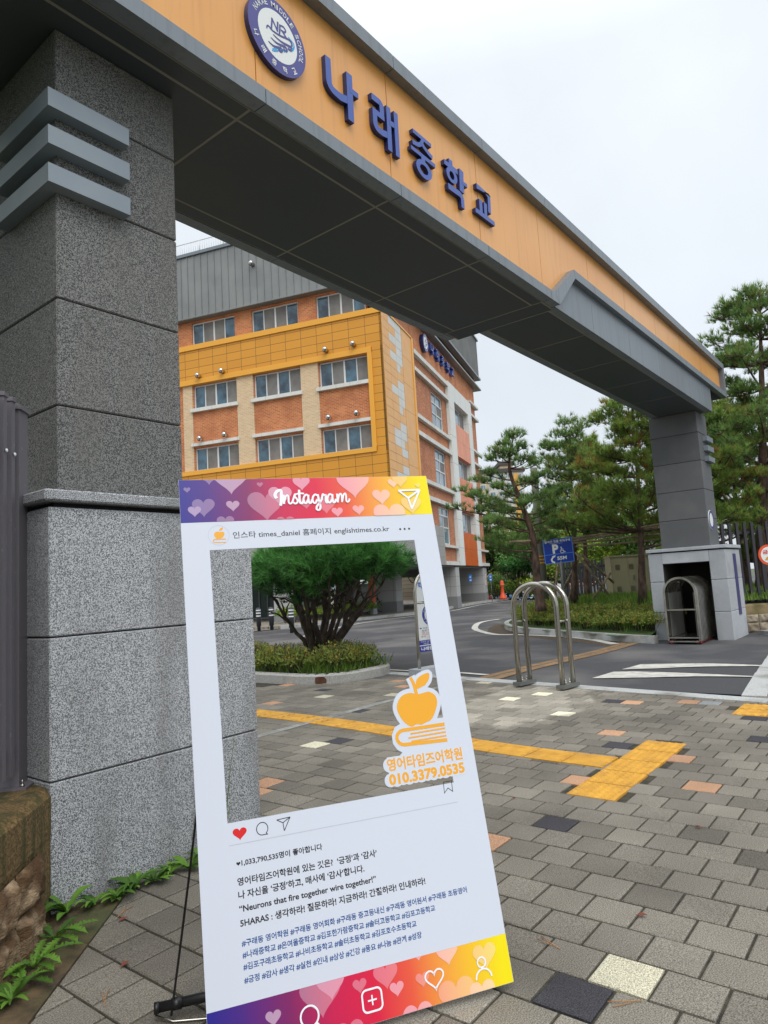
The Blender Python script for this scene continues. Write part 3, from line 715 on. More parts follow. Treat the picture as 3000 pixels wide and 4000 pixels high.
for yy, t_ in ((PY, .02), (YB - .106 - .02, .02)):
    for a, b in zip(px_[:-1], px_[1:]):
        zb0 = ZB + .06
        if a >= 9.0: m.box((a + .005, yy, ZR + .05), (b - .005, yy + t_, ZT - .05))
        elif b > 8.3: m.prism([(a + .005, ZB + .06), (8.3, ZB + .06), (N1 - .05, ZR + .06), (b - .005, ZR + .06), (b - .005, ZT - .05), (a + .005, ZT - .05)], (0, yy, 0), X_, Z_, t_)
        else: m.box((a + .005, yy, zb0), (b - .005, yy + t_, ZT - .05))
m.pieces('panel', M_org, BEAM)
m = MB(); m.box((BX0, PY + .012, ZR), (BX1 - .1, PY + .03, ZT - .05)); m.box((BX0, PY + .0125, ZB + .05), (8.6, PY + .03, ZR)); m.box((BX0, YB - .14, ZR), (BX1 - .1, YB - .128, ZT - .05)); m.build('panel_backing', M_brown, BEAM)

# letter strokes: each glyph as pen strokes (points, width) or rings, in gate coordinates (x, z)
LETTERS = {
 'na': ([([(4.186, 6.188), (4.186, 5.965)] + arc(4.27, 5.96, .084, .068, 190, 268, 6) + [(4.33, 5.887), (4.39, 5.9), (4.45, 5.918)], .072), ([(4.469, 6.195), (4.465, 5.722)], .08), ([(4.47, 6.034), (4.586, 6.034)], .055)], []),
 'rae': ([([(4.79, 6.16), (4.91, 6.163)] + arc(4.905, 6.125, .037, .038, 80, 0, 4) + [(4.942, 5.995)], .066), ([(4.975, 6.02), (4.83, 6.02)], .056), ([(4.825, 6.047), (4.823, 5.9)] + arc(4.875, 5.9, .052, .05, 185, 265, 5) + [(4.93, 5.85), (5.03, 5.872)], .066), ([(5.045, 6.185), (5.036, 5.715)], .066), ([(5.05, 6.02), (5.15, 6.03)], .055), ([(5.162, 6.186), (5.156, 5.71)], .066)], []),
 'jung': ([([(5.457, 6.155), (5.79, 6.149)], .044), ([(5.63, 6.14), (5.6, 6.075), (5.54, 6.035), (5.437, 6.017)], .046), ([(5.6, 6.1), (5.64, 6.06), (5.72, 6.03), (5.795, 6.014)], .046), ([(5.4, 5.942), (5.838, 5.937)], .044), ([(5.61, 5.95), (5.61, 5.87)], .07)], [((5.612, 5.79), .075, .142, .05, .098)]),
 'hak': ([([(6.168, 6.175), (6.168, 6.1)], .076), ([(6.033, 6.09), (6.303, 6.086)], .056), ([(6.388, 6.153), (6.367, 5.88)], .088), ([(6.38, 6.006), (6.494, 6.006)], .045), ([(6.075, 5.823), (6.31, 5.829)] + arc(6.3, 5.785, .063, .044, 80, 0, 4) + [(6.363, 5.683)], .068)], [((6.166, 5.983), .05, .112, .048, .088)]),
 'gyo': ([([(6.722, 6.118), (6.98, 6.12)] + arc(6.97, 6.075, .04, .045, 80, 0, 4) + [(6.997, 5.889)], .066), ([(6.79, 5.972), (6.787, 5.8)], .068), ([(6.9, 5.975), (6.89, 5.8)], .066), ([(6.65, 5.787), (7.098, 5.79)], .056)], [])}
KX = .972
def letter(key, parent, y, d, fx, fz, k, mats, name='letter', nx=Vector((1, 0, 0)), world=True):
    m = MB(world); st, rings = LETTERS[key]; i = 0
    for pts, wd in st:
        i += 1; m.stroke([(fx(q[0]), fz(q[1])) for q in pts], wd * k, Vector((0, y - .0012 * i, 0)), nx, Z_, d)
    for c, r0, r1, s0, s1 in rings:
        i += 1; m.ring((fx(c[0]), fz(c[1])), r0 * k, r1 * k, Vector((0, y - .0012 * i, 0)), nx, Z_, d, ry=(s0 * k, s1 * k))
    ob = m.build(name, mats, parent)
    me = ob.data
    for p_ in me.polygons: p_.material_index = 0 if p_.normal.y < -.9 else 1
    return ob
for key in ('na', 'rae', 'jung', 'hak', 'gyo'):
    letter(key, gate, 3.533, .045, lambda x: x * KX, lambda z: 1.5 + (z - 1.5) * KX, KX, [M_navy, M_navyside])

# round school emblem (disc, white field, hand-and-initials drawing, ring lettering), reused at other sizes
def emblem(o, ux, uy, R, parent, d, small=False, ring=M_purple, world=True):
    o, ux, uy = Vector(o), Vector(ux), Vector(uy); nn = ux.cross(uy).normalized(); f = R / .315; k = .0012 * max(1, f * .6)
    m = MB(world); m.ring((0, 0), 0, R, o, ux, uy, d, n=48); D = m.build('emblem', [ring, M_navyside], parent)
    for p_ in D.data.polygons: p_.material_index = 0 if abs(p_.normal.dot((MAT[D.name].to_3x3().inverted() @ nn))) > .9 else 1
    m = MB(world); m.ring((0, 0), 0, .213 * f, o + nn * k, ux, uy, 0, n=40); m.build('field', M_white, D)
    m = MB(world); oo = o + nn * k * 2
    e = lambda L: [((x - 3.5845) * f, (z - 5.99) * f) for x, z in L]
    W = .0155 * f; q = [0]
    def s_(L, w=1., w2=None):
        q[0] += 1; m.stroke(e(L), W * w, oo + nn * k * .12 * q[0], ux, uy, 0, w2=None if w2 is None else W * w2)
    s_([(3.513, 6.01), (3.526, 6.118)], 1.1); s_([(3.522, 6.115), (3.578, 6.04)], 1.1); s_([(3.577, 6.03), (3.588, 6.123)], 1.1)
    s_([(3.6, 6.01), (3.611, 6.115)], 1.1); s_(smooth2([(3.611, 6.108), (3.65, 6.118), (3.672, 6.1), (3.66, 6.078), (3.618, 6.07)], 5)); s_([(3.635, 6.07), (3.682, 6.035)], 1.1)
    s_(smooth2([(3.462, 5.985), (3.468, 6.01), (3.488, 6.018), (3.52, 6.005), (3.6, 6.012), (3.684, 6.036)], 5), .7, 1.1)
    s_(smooth2([(3.684, 6.036), (3.715, 6.04), (3.738, 6.022), (3.732, 5.995), (3.705, 5.98)], 5), 1.1)
    for a, b, c2 in (((3.528, 5.974), (3.61, 5.965), (3.71, 5.982)), ((3.501, 5.928), (3.57, 5.922), (3.66, 5.945)), ((3.474, 5.878), (3.53, 5.872), (3.6, 5.898))): s_(smooth2([a, b, c2], 5), .55, 1.5)
    for a in ((3.71, 5.965), (3.655, 5.925), (3.6, 5.885)): s_(smooth2([(a[0], a[1] + .022), (a[0] + .022, a[1] + .012), (a[0] + .012, a[1] - .012), (a[0] - .02, a[1] - .012)], 4), 1.1)
    m.build('drawing', ring, D)
    m = MB(world); q[0] = 0; s_(smooth2([(3.70, 6.062), (3.755, 6.04), (3.762, 6.005), (3.735, 5.965), (3.70, 5.95)], 6), .5, 1.7)
    for i in range(7): x = 3.69 - i * .026; z = 5.935 - i * .014; s_([(x, z), (x - .02, z - .03)], .8)
    s_([(3.56, 5.868), (3.515, 5.84)], .5); s_([(3.575, 5.855), (3.53, 5.828)], .4); m.build('swoosh', M_cyan, D)
    m = MB(world); t1 = 'NARAE MIDDLE SCHOOL'; r0 = .238 * f
    for i, ch in enumerate(t1):
        a = R_(156 - i * 9.5); h = .045 * f; wv = {'I': .012, 'M': .045}.get(ch, .034) * f
        if ch == ' ': continue
        cx, cy = r0 * math.cos(a), r0 * math.sin(a); text(m, ch, oo, ux, uy, cx - wv / 2, cx + wv / 2, cy, cy + h, bold=.012, rot=(cx, cy, a - math.pi / 2))
    for i, ch in enumerate('나래중학교'):
        a = R_(206 + i * 26); r1 = .29 * f; cx, cy = r1 * math.cos(a), r1 * math.sin(a); wv = .05 * f
        text(m, ch, oo, ux, uy, cx - wv / 2, cx + wv / 2, cy, cy + .052 * f, bold=.02, rot=(cx, cy, a + math.pi / 2))
    m.build('ring_lettering', M_white, D)
    return D
emblem((3.5845 * KX, 3.533, 1.5 + (5.99 - 1.5) * KX), X_, Z_, .315 * KX, gate, .045)

# ------------------------------------------------------------------ the school building (local frame: x along the right-hand front, y along the left-hand front, z up)
BO = Vector((26.104, 20.056, 0)); BYAW = 0.321386
school = thing('school_building', 'four storey orange brick school building with ochre panels and grey metal roof storey', 'building', BO, BYAW)
M_brick = brickmat('orange_brick', rgb(208, 124, 70), rgb(176, 94, 52), rgb(206, 160, 120), .235, .078, .012, var=(rgb(150, 80, 48), 1.3, .5))
M_brickd = brickmat('red_brick', rgb(196, 108, 62), rgb(150, 74, 42), rgb(200, 160, 126), .235, .078, .013, var=(rgb(140, 70, 44), 1.3, .4))
M_cream = brickmat('cream_brick', rgb(214, 186, 148), rgb(196, 166, 128), rgb(218, 198, 168), .235, .078, .012)
M_ochre = brickmat('ochre_tile', rgb(217, 150, 40), rgb(210, 143, 36), rgb(126, 86, 28), .905, .445, .014, rough=.4, offset=0, bump=.4)
M_ochtrim = mat('ochre_trim', rgb(232, 166, 54), .4)
M_ltile = mat('apricot_tile', rgb(226, 170, 98), .42, col2=rgb(220, 162, 90), scale=1.5)
M_gtile = mat('pale_grey_tile', rgb(208, 208, 202), .45, col2=rgb(198, 199, 195), scale=1.5)
M_conc = mat('pale_concrete', rgb(220, 220, 214), .75, col2=rgb(206, 206, 200), scale=1.2, dirt=(rgb(176, 176, 172), 2.2, .55, .8, (3, 3, .5)))
M_pil = brickmat('white_panel', rgb(222, 225, 220), rgb(216, 219, 215), rgb(150, 152, 148), 1.6, 1.9, .012, offset=0, bump=.2)
M_seam = mat('metal_cladding', rgb(138, 140, 138), .45, .3, col2=rgb(126, 128, 127), scale=.8)
M_wfr = mat('window_frame', rgb(214, 216, 216), .4)
M_glass = mat('window_glass', rgb(22, 42, 56), .06, 0, col2=rgb(70, 108, 128), scale=1.6, spec=.9)  # paler noise blotches: reflections put into the glass colour
M_glass2 = mat('sky_glass', rgb(120, 150, 166), .06, 0, col2=rgb(84, 112, 126), scale=.9, spec=1.)
M_scr = mat('insect_screen', rgb(128, 126, 122), .7, col2=rgb(110, 108, 106), scale=2)
M_gran = brickmat('granite_facing', rgb(164, 164, 160), rgb(156, 156, 153), rgb(112, 112, 110), 1.35, .62, .010, offset=0, bump=.2, var=(rgb(140, 140, 137), 30., .5))
M_grand = brickmat('granite_column', rgb(182, 183, 182), rgb(174, 175, 174), rgb(126, 126, 125), 3.0, .64, .012, offset=0, bump=.2, var=(rgb(158, 158, 157), 40., .5))
M_chrome = mat('chrome', rgb(200, 200, 200), .08, 1.0)
def BM(): return MB(False)
def wallbox(m, u0, u1, v0, v1, z0, z1): m.box((u0, v0, z0), (u1, v1, z1))

# walls: an outer skin of pieces butted together around the openings
ins = BM(); ins.box((.6, .6, 2.62), (21.6, 16.4, 20.6)); ins.build('inner_wall', M_dark, school)
LW = [(11.36, 8.57), (7.5, 4.7), (3.62, .86)]
LZ = [(8.44, 9.70), (11.93, 13.24), (15.56, 16.86)]
def grid_wall(m, axis, a0, a1, z0, z1, d0, d1, holes):
    """wall slab between a0..a1 and z0..z1 with rectangular holes (a, b, c, d); axis 'u' or 'v' is the direction along the wall"""
    A = sorted({a0, a1} | {h[0] for h in holes} | {h[1] for h in holes}); Z = sorted({z0, z1} | {h[2] for h in holes} | {h[3] for h in holes})
    for i in range(len(A) - 1):
        j = 0
        while j < len(Z) - 1:
            ca = (A[i] + A[i + 1]) / 2
            hit = lambda k: any(h[0] < ca < h[1] and h[2] < (Z[k] + Z[k + 1]) / 2 < h[3] for h in holes)
            if hit(j): j += 1; continue
            k = j
            while k + 1 < len(Z) - 1 and not hit(k + 1): k += 1
            if axis == 'v': m.box((d0, A[i], Z[j]), (d1, A[i + 1], Z[k + 1]))
            else: m.box((A[i], d0, Z[j]), (A[i + 1], d1, Z[k + 1]))
            j = k + 1
holesL = [(b, a, z0, z1) for a, b in LW for z0, z1 in LZ] + [(12.4, 15.2, z0, z1) for z0, z1 in LZ]
m = BM(); grid_wall(m, 'v', .855, 17, 8.2, 17.2, .14, .5, holesL); m.build('brick_wall', M_brick, school)
m = BM()
for v0, v1 in ((11.41, 12.02), (7.53, 8.54), (3.66, 4.66), (15.25, 16.2)): m.box((.07, v0, 8.42), (.139, v1, 13.28))
m.pieces('cream_pier', M_cream, school)
m = BM()   # ochre tile bands of the left-hand front
m.box((0, .0, 13.56), (.138, 17, 15.26)); m.box((0, .0, 5.0), (.138, 17, 8.19)); m.box((0, 0, 8.191), (.138, .60, 13.559)); m.build('ochre_band', M_ochre, school)
m = BM()   # trims
for z0, z1 in ((15.261, 15.55), (13.28, 13.559)): m.box((-.07, (.0 if z0 > 14 else .62), z0), (.137, 17, z1))
m.box((-.07, .62, 8.191), (.137, 17, 8.42)); m.box((-.07, .6, 8.421), (.137, .84, 13.279)); m.build('ochre_trim', M_ochtrim, school)
m = BM()
for a, b in LW + [(15.2, 12.4)]:
    m.box((-.04, b - .12, 11.73), (.139, a + .12, 11.92)); m.box((-.04, b - .12, 9.80), (.139, a + .12, 9.97))
m.pieces('window_ledge', M_conc, school)
def window(ax, a0, a1, z0, z1, d, cols, rows, kinds, frame=.06, name='window'):
    """sliding window; ax 'v': in the left-hand front, 'u': in the right-hand front; d = depth of its face"""
    B_ = (lambda m, p, q, s0, s1, e0, e1: m.box((e0, p, s0), (e1, q, s1))) if ax == 'v' else (lambda m, p, q, s0, s1, e0, e1: m.box((p, e0, s0), (q, e1, s1)))
    m = BM(); B_(m, a0, a1, z0, z0 + frame, d, d + .1); B_(m, a0, a1, z1 - frame, z1, d, d + .1); B_(m, a0, a0 + frame, z0 + frame, z1 - frame, d, d + .1); B_(m, a1 - frame, a1, z0 + frame, z1 - frame, d, d + .1)
    W = (a1 - a0) / cols; zs_ = [z0] + [z0 + (z1 - z0) * r for r in rows] + [z1]
    for c in range(1, cols): t = .045 if (cols == 4 and c == 2) else .025; B_(m, a0 + W * c - t, a0 + W * c + t, z0 + frame, z1 - frame, d + .01, d + .09)
    for z in zs_[1:-1]: B_(m, a0 + frame, a1 - frame, z - .04, z + .04, d + .008, d + .092)
    f = m.build(name, M_wfr, school)
    g = BM(); s = BM(); k = 0
    for r in range(len(zs_) - 1):
        for c in range(cols):
            kd = kinds[k % len(kinds)]; k += 1; q = g if kd == 'g' else s
            B_(q, a0 + W * c + .02, a0 + W * (c + 1) - .02, zs_[r] + .02, zs_[r + 1] - .02, d + (.05 if kd == 'g' else .035), d + (.06 if kd == 'g' else .045))
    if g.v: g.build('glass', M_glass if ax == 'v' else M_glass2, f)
    if s.v: s.build('insect_screen', M_scr, f)
    return f
for zi, (z0, z1) in enumerate(LZ):
    for wi, (a, b) in enumerate(LW + [(15.2, 12.4)]):
        window('v', b, a, z0, z1, .24, 4, [], 'gssg' if zi == 2 else 'sgsg')
# chrome vent hoods
for v, z in ((7.05, 19.19), (10.83, 13.66), (9.3, 13.67), (6.7, 13.7) if False else (3.08, 13.75), (1.53, 13.78), (10.81, 10.11), (9.24, 10.12), (3.07, 10.18), (1.54, 10.19)):
    m = BM(); pr = [(.17 * math.sin(a), -.17 * math.cos(a)) for a in [i * math.pi / 8 for i in range(0, 8)]]
    m.lathe([(.001, .0)] + [(.14 * math.sin(i * math.pi / 14), .14 - .14 * math.cos(i * math.pi / 14)) for i in range(1, 10)] + [(.12, .36)], ((-.36 if z < 19 else -.6), v, z + .06), 14, (1, 0, -.12)); h = m.build('vent_hood', M_chrome, school)
    m = BM(); m.ring((0, 0), 0, .085, ((-.30 if z < 19 else -.54), v, z - .05), (0, 1, 0), (.5, 0, -.86), 0, n=16); m.build('vent_mouth', M_dark, h)
# grey standing-seam roof storey with overhang
m = BM(); m.box((-.28, -.35, 16.98), (22.9, 17, 17.1)); m.box((-.26, 3, 17.1), (.3, 17, 20.6)); m.build('roof_soffit', M_seam, school)
m = BM()
for v in np.arange(2.0, 17, .44): m.box((-.30, v, 17.0), (-.261, v + .03, 20.62))
m.box((-.29, 2.0, 17.0), (-.262, 17, 17.06)); m.build('roof_cladding', M_seam, school)
m = BM(); m.box((-.262, 2., 17.1), (-.25, 17, 20.6)); m.box((4.9, -.30, 17.93), (22.62, .3, 21.1)); m.box((22.3, -.3, 17.93), (22.62, 17, 21.1))
for u in np.arange(5, 22.6, .36): m.box((u, -.345, 18.02), (u + .05, -.301, 21.08))
for v in np.arange(0, 17, .36): m.box((22.621, v, 18.02), (22.66, v + .05, 21.08))
m.build('seam_wall', M_seam, school)
m = BM(); m.box((-.36, 2., 20.62), (.4, 17, 20.8)); m.box((4.8, -.42, 21.1), (22.75, .4, 21.25)); m.box((22.3, .4, 21.1), (22.75, 17, 21.25)); m.box((4.9, -.42, 17.78), (22.7, -.02, 17.93)); m.box((22.02, -.02, 17.78), (22.7, 17, 17.93)); m.build('roof_edge', M_alu, school)
m = BM(); m.box((.4, .4, 20.6), (22.3, 16.9, 20.7)); m.build('roof', M_seam, school)
m = BM(); m.tube([(0, 2.5, 21.6), (0, 17, 21.6)], .025, 6); m.tube([(0, 2.5, 21.0), (0, 17, 21.0)], .018, 6)
for v in np.arange(2.6, 17, .15): m.tube([(0, v, 21.0), (0, v, 21.6)], .009, 4)
for v in np.arange(2.6, 17, 1.6): m.tube([(0, v, 20.8), (0, v, 21.66)], .028, 6)
m.build('roof_railing', M_wfr, school)

# right-hand front -------------------------------------------------
TW, TH = 1.02, .457
mo, mg = BM(), BM(); pat = [1, 2, 1, 2, 1, 2, 3, 2, 1, 2, 2, 3, 2, 1, 1, 2, 3, 2, 1, 2, 2, 1, 2]
pe = [3.1, 3.1, 3.1, 3.1, 3.1, 2.6, 3.1, 3.1, 3.1, 3.1, 2.6, 3.1, 3.1, 3.1, 2.6, 3.1, 3.1, 3.1, 3.1, 2.6, 3.1, 3.1, 3.1]
r = 0; z = 15.5
while z - TH > 4.9:
    st = pat[r % len(pat)] * TW; en = pe[r % len(pe)]; off = 0
    for i in range(4):
        a, b = i * TW, min((i + 1) * TW, 3.1)
        if b - a < .1: continue
        for p_, q_ in ((a, min(b, max(a, en))), (max(a, min(b, en)), b)):
            if q_ - p_ < .05: continue
            gq = p_ >= st - .01 and q_ <= en + .01
            (mg if gq else mo).box((p_ + .008, -.02, z - TH + .008), (q_ - .008, .02, z - .008))
    z -= TH; r += 1
for k in range(7): mo.box((3.108, -.02, 15.5 - (k + 1) * 1.515 + .008), (4.85, .02, 15.5 - k * 1.515 - .008))
mo.build('apricot_tiles', M_ltile, school); mg.build('grey_tiles', M_gtile, school)
m = BM(); m.box((.0, .021, 4.9), (4.9, .139, 15.5)); m.build('tile_backing', mat('tile_joint', rgb(130, 100, 60), .8), school)
m = BM(); m.box((4.852, -.06, 4.9), (5.14, .24, 15.55)); m.box((.139, -.06, 15.501), (4.851, .24, 15.6)); m.build('corner_trim', M_ochtrim, school)
WR = [(9.0, 11.6, 11.24, 13.55), (9.0, 11.5, 7.6, 9.88), (9.0, 11.45, 3.95, 6.24)]
m = BM(); grid_wall(m, 'u', 5.14, 12.62, 4.95, 17.8, .14, .5, [WR[0], WR[1], (9.0, 12.62, 4.9, 6.24)]); grid_wall(m, 'u', 12.62, 19.5, 15.2, 17.8, .14, .5, []); grid_wall(m, 'u', 19.5, 22.0, 2.62, 17.8, .14, .5, []); m.box((21.5, .5, 2.62), (22.0, 17, 17.8))
m.box((9.3, .14, 2.62), (12.61, .5, 3.94)); m.box((11.46, .14, 3.941), (12.61, .5, 6.3)); m.box((0.14, .14, 15.6), (5.139, .5, 17.2))
m.build('brick_front', M_brickd, school)
m = BM(); m.box((5.141, .128, 14.99), (19.6, .139, 17.78)); m.box((19.6, .128, 15.45), (21.99, .139, 17.78)); m.box((5.141, .128, 9.0) if False else (5.141, .128, 10.2), (12.6, .139, 10.9)); m.build('brick_infill', M_brick, school)
m = BM()
for z0, z1, a, b in ((14.74, 15.0, 5.15, 12.66), (13.72, 13.95, 5.15, 12.62), (10.98, 11.2, 5.15, 12.6), (9.96, 10.22, 5.15, 12.6), (7.32, 7.54, 5.15, 12.6), (6.36, 6.6, 5.15, 12.6), (3.73, 3.88, 9.31, 12.6), (2.63, 2.87, 9.31, 12.6),
                     (15.28, 15.44, 19.52, 22.5), (14.24, 14.42, 19.52, 22.4), (11.45, 11.62, 19.52, 22.4), (10.45, 10.62, 19.52, 22.3), (7.74, 7.92, 19.52, 22.4), (6.75, 6.92, 19.52, 22.4), (3.76, 3.9, 19.52, 22.4), (2.66, 2.89, 19.52, 22.45)):
    m.box((a, -.09, z0), (b - (.08 if b > 22 else 0), .139 if b < 22 else .6, z1))
m.pieces('ledge', M_conc, school)
m = BM(); m.box((12.66, -.10, 2.63), (14.1, .5, 14.0)); m.box((18.3, -.10, 2.63), (19.5, .5, 14.0)); m.box((12.66, -.10, 14.001), (19.5, .5, 15.12)); m.build('white_frame', M_pil, school)
for nm, z0, z1, c in (('salmon_panel', 10.2, 12.5, (226, 146, 112)), ('salmon_panel', 6.42, 8.72, (222, 132, 92)), ('orange_panel', 2.64, 4.92, (206, 96, 32))):
    m = BM()
    for i in range(2):
        for j in range(2): m.box((14.115 + i * 2.09, -.07, z0 + j * (z1 - z0) / 2 + .006), (14.115 + i * 2.09 + 2.075, .3, z0 + (j + 1) * (z1 - z0) / 2 - .006))
    m.build(nm, mat(nm, rgb(*c), .5, col2=rgb(*[int(v * .93) for v in c]), scale=1., dirt=(rgb(*[min(255, int(v * 1.06 + 12)) for v in c]), 3, .5, .8, (5, 5, .3))), school)
for a0, a1, z0, z1 in WR: window('u', a0, a1, z0, z1, .2, 2, [.42, .72] if z0 > 5 else [.46, .78], 'gggsgg')
for z0, z1 in ((12.5, 13.95), (8.72, 10.19), (4.93, 6.41)): window('u', 14.1, 18.3, z0, z1, .26, 3, [], 'ggs')
m = BM(); m.box((.0, -.03, 2.62), (9.29, .139, 4.94)); m.box((0, .14, 2.62), (.138, 17, 4.99)); m.build('granite_apron', M_gran, school)
m = BM(); m.box((.14, .14, 2.50), (22, 17, 2.619)); m.build('underside', mat('underside_grey', rgb(120, 120, 118), .8), school)
m = BM(); m.box((5.6, 7, 2.1), (21.5, 7.6, 2.5)); m.box((1, 3.8, 2.1), (21.5, 4.4, 2.5)); m.build('cross_beam', mat('beam_grey', rgb(96, 96, 95), .8), school)
col = []
for (u0, u1, v0, v1) in ((11.58, 12.55, .0, 2.4), (20.05, 21.3, .0, 2.0), (6.5, 7.65, 2.35, 3.75), (.8, 1.9, 6.0, 7.2), (11.6, 12.5, 7, 8.4), (20.1, 21.2, 7, 8.4), (6.5, 7.6, 10, 11.4)):
    m = BM(); m.box((u0, v0, .62), (u1, v1, 2.5)); c = m.build('column', M_grand, school)
    m = BM(); m.box((u0 - .012, v0 - .012, -.1), (u1 + .012, v1 + .012, .619)); m.build('column_base', mat('column_foot', rgb(138, 139, 140), .7, col2=rgb(122, 123, 124), scale=30), c)
m = BM(); m.box((20.62, -.03, 1.2), (21.0, -.001, 2.0)); s = m.build('notice', mat('notice_white', rgb(222, 220, 212), .6), school)
m = BM(); m.stroke([(20.68, 1.28), (20.94, 1.28), (20.94, 1.92), (20.68, 1.92)], .03, (0, -.033, 0), X_, Z_, 0, closed=True); m.ring((20.81, 1.68), .06, .1, (0, -.033, 0), X_, Z_, 0, n=20); m.stroke([(20.74, 1.4), (20.88, 1.4)], .05, (0, -.033, 0), X_, Z_); m.build('notice_marks', mat('notice_red', rgb(170, 84, 60), .6), s)
# emblem and letters on the brick front
emblem((7.66, -.12, 16.12), X_, Z_, .56, school, .22, world=False)
for key, u in zip(('na', 'rae', 'jung', 'hak', 'gyo'), (8.95, 10.2, 11.5, 12.8, 14.05)):
    xs0 = min(q[0] for st in LETTERS[key][0] for q in st[0])
    letter(key, school, -.10, .22, lambda x: u + (x - xs0) * 1.6, lambda z: 16.22 + (z - 5.94) * 1.42, 1.35, [M_navy, M_navy], world=False)

# ------------------------------------------------------------------ photo-frame board (local frame: x right, y up the board, z towards the viewer)
yaw, tilt, rol = -0.56745168, 0.22026528, 0.01472542
br = Vector((math.cos(yaw), math.sin(yaw), 0)); bb = Vector((-math.sin(yaw), math.cos(yaw), 0)); bu = Z_ * math.cos(tilt) + bb * math.sin(tilt)
r2 = br * math.cos(rol) + bu * math.sin(rol); u2 = -br * math.sin(rol) + bu * math.cos(rol); bn = r2.cross(u2)
BMAT = Matrix(((r2.x, u2.x, bn.x, 1.41580), (r2.y, u2.y, bn.y, 1.94845), (r2.z, u2.z, bn.z, .015), (0, 0, 0, 1)))
board = thing('photo_frame', 'large white cut-out photo frame board with rainbow header and footer and printed captions', 'photo frame', matrix=BMAT)
WB, HB = 1.0896, 2.0136
M_brd = mat('board_print_white', rgb(206, 212, 224), .38, spec=.4)
M_edge = mat('board_edge', rgb(220, 222, 226), .6)
def gradmat(name, mixw):
    m = bpy.data.materials.new(name); m.use_nodes = True; t = m.node_tree; p = t.nodes['Principled BSDF']; p.inputs['Roughness'].default_value = .36; p.inputs['Specular IOR Level'].default_value = .4
    tcn = t.nodes.new('ShaderNodeTexCoord'); s = t.nodes.new('ShaderNodeSeparateXYZ'); t.links.new(tcn.outputs['Object'], s.inputs[0])
    r = t.nodes.new('ShaderNodeValToRGB'); el = r.color_ramp.elements
    st = [(0, (34, 34, 138)), (.1, (72, 36, 128)), (.25, (128, 34, 96)), (.38, (198, 28, 78)), (.52, (216, 30, 66)), (.64, (228, 88, 62)), (.76, (238, 156, 62)), (.88, (240, 196, 36)), (.97, (240, 222, 10))]
    el[0].position, el[0].color = 0, rgb(*st[0][1]); el[1].position, el[1].color = st[-1][0], rgb(*st[-1][1])
    for q, c in st[1:-1]: e = el.new(q); e.color = rgb(*c)
    dv = t.nodes.new('ShaderNodeMath'); dv.operation = 'DIVIDE'; dv.inputs[1].default_value = WB; t.links.new(s.outputs[0], dv.inputs[0]); t.links.new(dv.outputs[0], r.inputs[0])
    last = r.outputs[0]
    if mixw:
        mm = t.nodes.new('ShaderNodeMix'); mm.data_type = 'RGBA'; mm.inputs['Factor'].default_value = mixw; t.links.new(last, mm.inputs['A']); mm.inputs['B'].default_value = rgb(246, 216, 236) if mixw < .9 else rgb(255, 255, 255); last = mm.outputs['Result']
    t.links.new(last, p.inputs['Base Color']); return m
GR0, GR1, GR2 = gradmat('rainbow_print', 0), gradmat('rainbow_heart', .22), gradmat('rainbow_pale_heart', .42)
M_prw = mat('print_white', rgb(238, 240, 246), .4); M_prk = mat('print_black', rgb(24, 24, 28), .45); M_prn = mat('print_blue', rgb(14, 74, 140), .45); M_pro = mat('print_orange', rgb(234, 166, 36), .42); M_prr = mat('print_red', rgb(212, 18, 24), .42); M_prg = mat('print_grey', rgb(186, 190, 202), .5)
E0, EX, EY = Vector((0, 0, 0)), X_, Y_
hx0, hx1, hy0, hy1 = .105, .981, .707, 1.711
T = .005
m = BM()
for x0, y0, x1, y1 in ((0, 0, WB, hy0), (0, hy1, WB, HB), (0, hy0, hx0, hy1), (hx1, hy0, WB, hy1)): m.box((x0, y0, -T), (x1, y1, 0))
def zoff(k): return Vector((0, 0, .0003 * k))
# die-cut sticker corner: apple on a book, reaching into the opening
apple = smooth2([(.884, 1.058), (.852, 1.068), (.812, 1.056), (.79, 1.02), (.797, .985), (.815, .955), (.84, .938), (.862, .944), (.882, .94), (.904, .946), (.93, .955), (.952, .985), (.966, 1.02), (.958, 1.05), (.925, 1.068)], 4)
def offset(poly, d):
    o = []; n = len(poly)
    for i in range(n):
        a, b, c = Vector(poly[i - 1]), Vector(poly[i]), Vector(poly[(i + 1) % n]); t_ = (c - a).normalized(); o.append(tuple(b + Vector((t_.y, -t_.x)) * d))
    return o
apple = apple[:-1]
area = sum(apple[i - 1][0] * apple[i][1] - apple[i][0] * apple[i - 1][1] for i in range(len(apple)))
if area < 0: apple = apple[::-1]
leaf_ = smooth2([(.886, 1.078), (.884, 1.098), (.9, 1.124), (.947, 1.138), (.945, 1.112), (.925, 1.09)], 4)
area = sum(leaf_[i - 1][0] * leaf_[i][1] - leaf_[i][0] * leaf_[i - 1][1] for i in range(len(leaf_)))
if area < 0: leaf_ = leaf_[::-1]
st = BM()
st.prism(offset(apple, .017), zoff(.2), EX, EY, T - .0004); st.prism(offset(leaf_, .014), zoff(.4), EX, EY, T - .0008)
st.stroke(smooth2([(.866, 1.13), (.876, 1.1), (.882, 1.05)], 4), .042, zoff(.6), EX, EY, T - .0012)
st.prism([(.79, .845), (1.0, .846), (1.0, .955), (.80, .957), (.77, .945), (.753, .915), (.753, .885), (.768, .86)], zoff(.8), EX, EY, T - .0016)
st.prism([(.72, .735), (1.0, .735), (1.0, .85), (.79, .85), (.775, .838), (.72, .838)], zoff(1.0), EX, EY, T - .002)
for q in range(9): st.ring((.728 + q * .0385, .809), 0, .027, zoff(1.05 + .03 * q), EX, EY, .002, n=20)
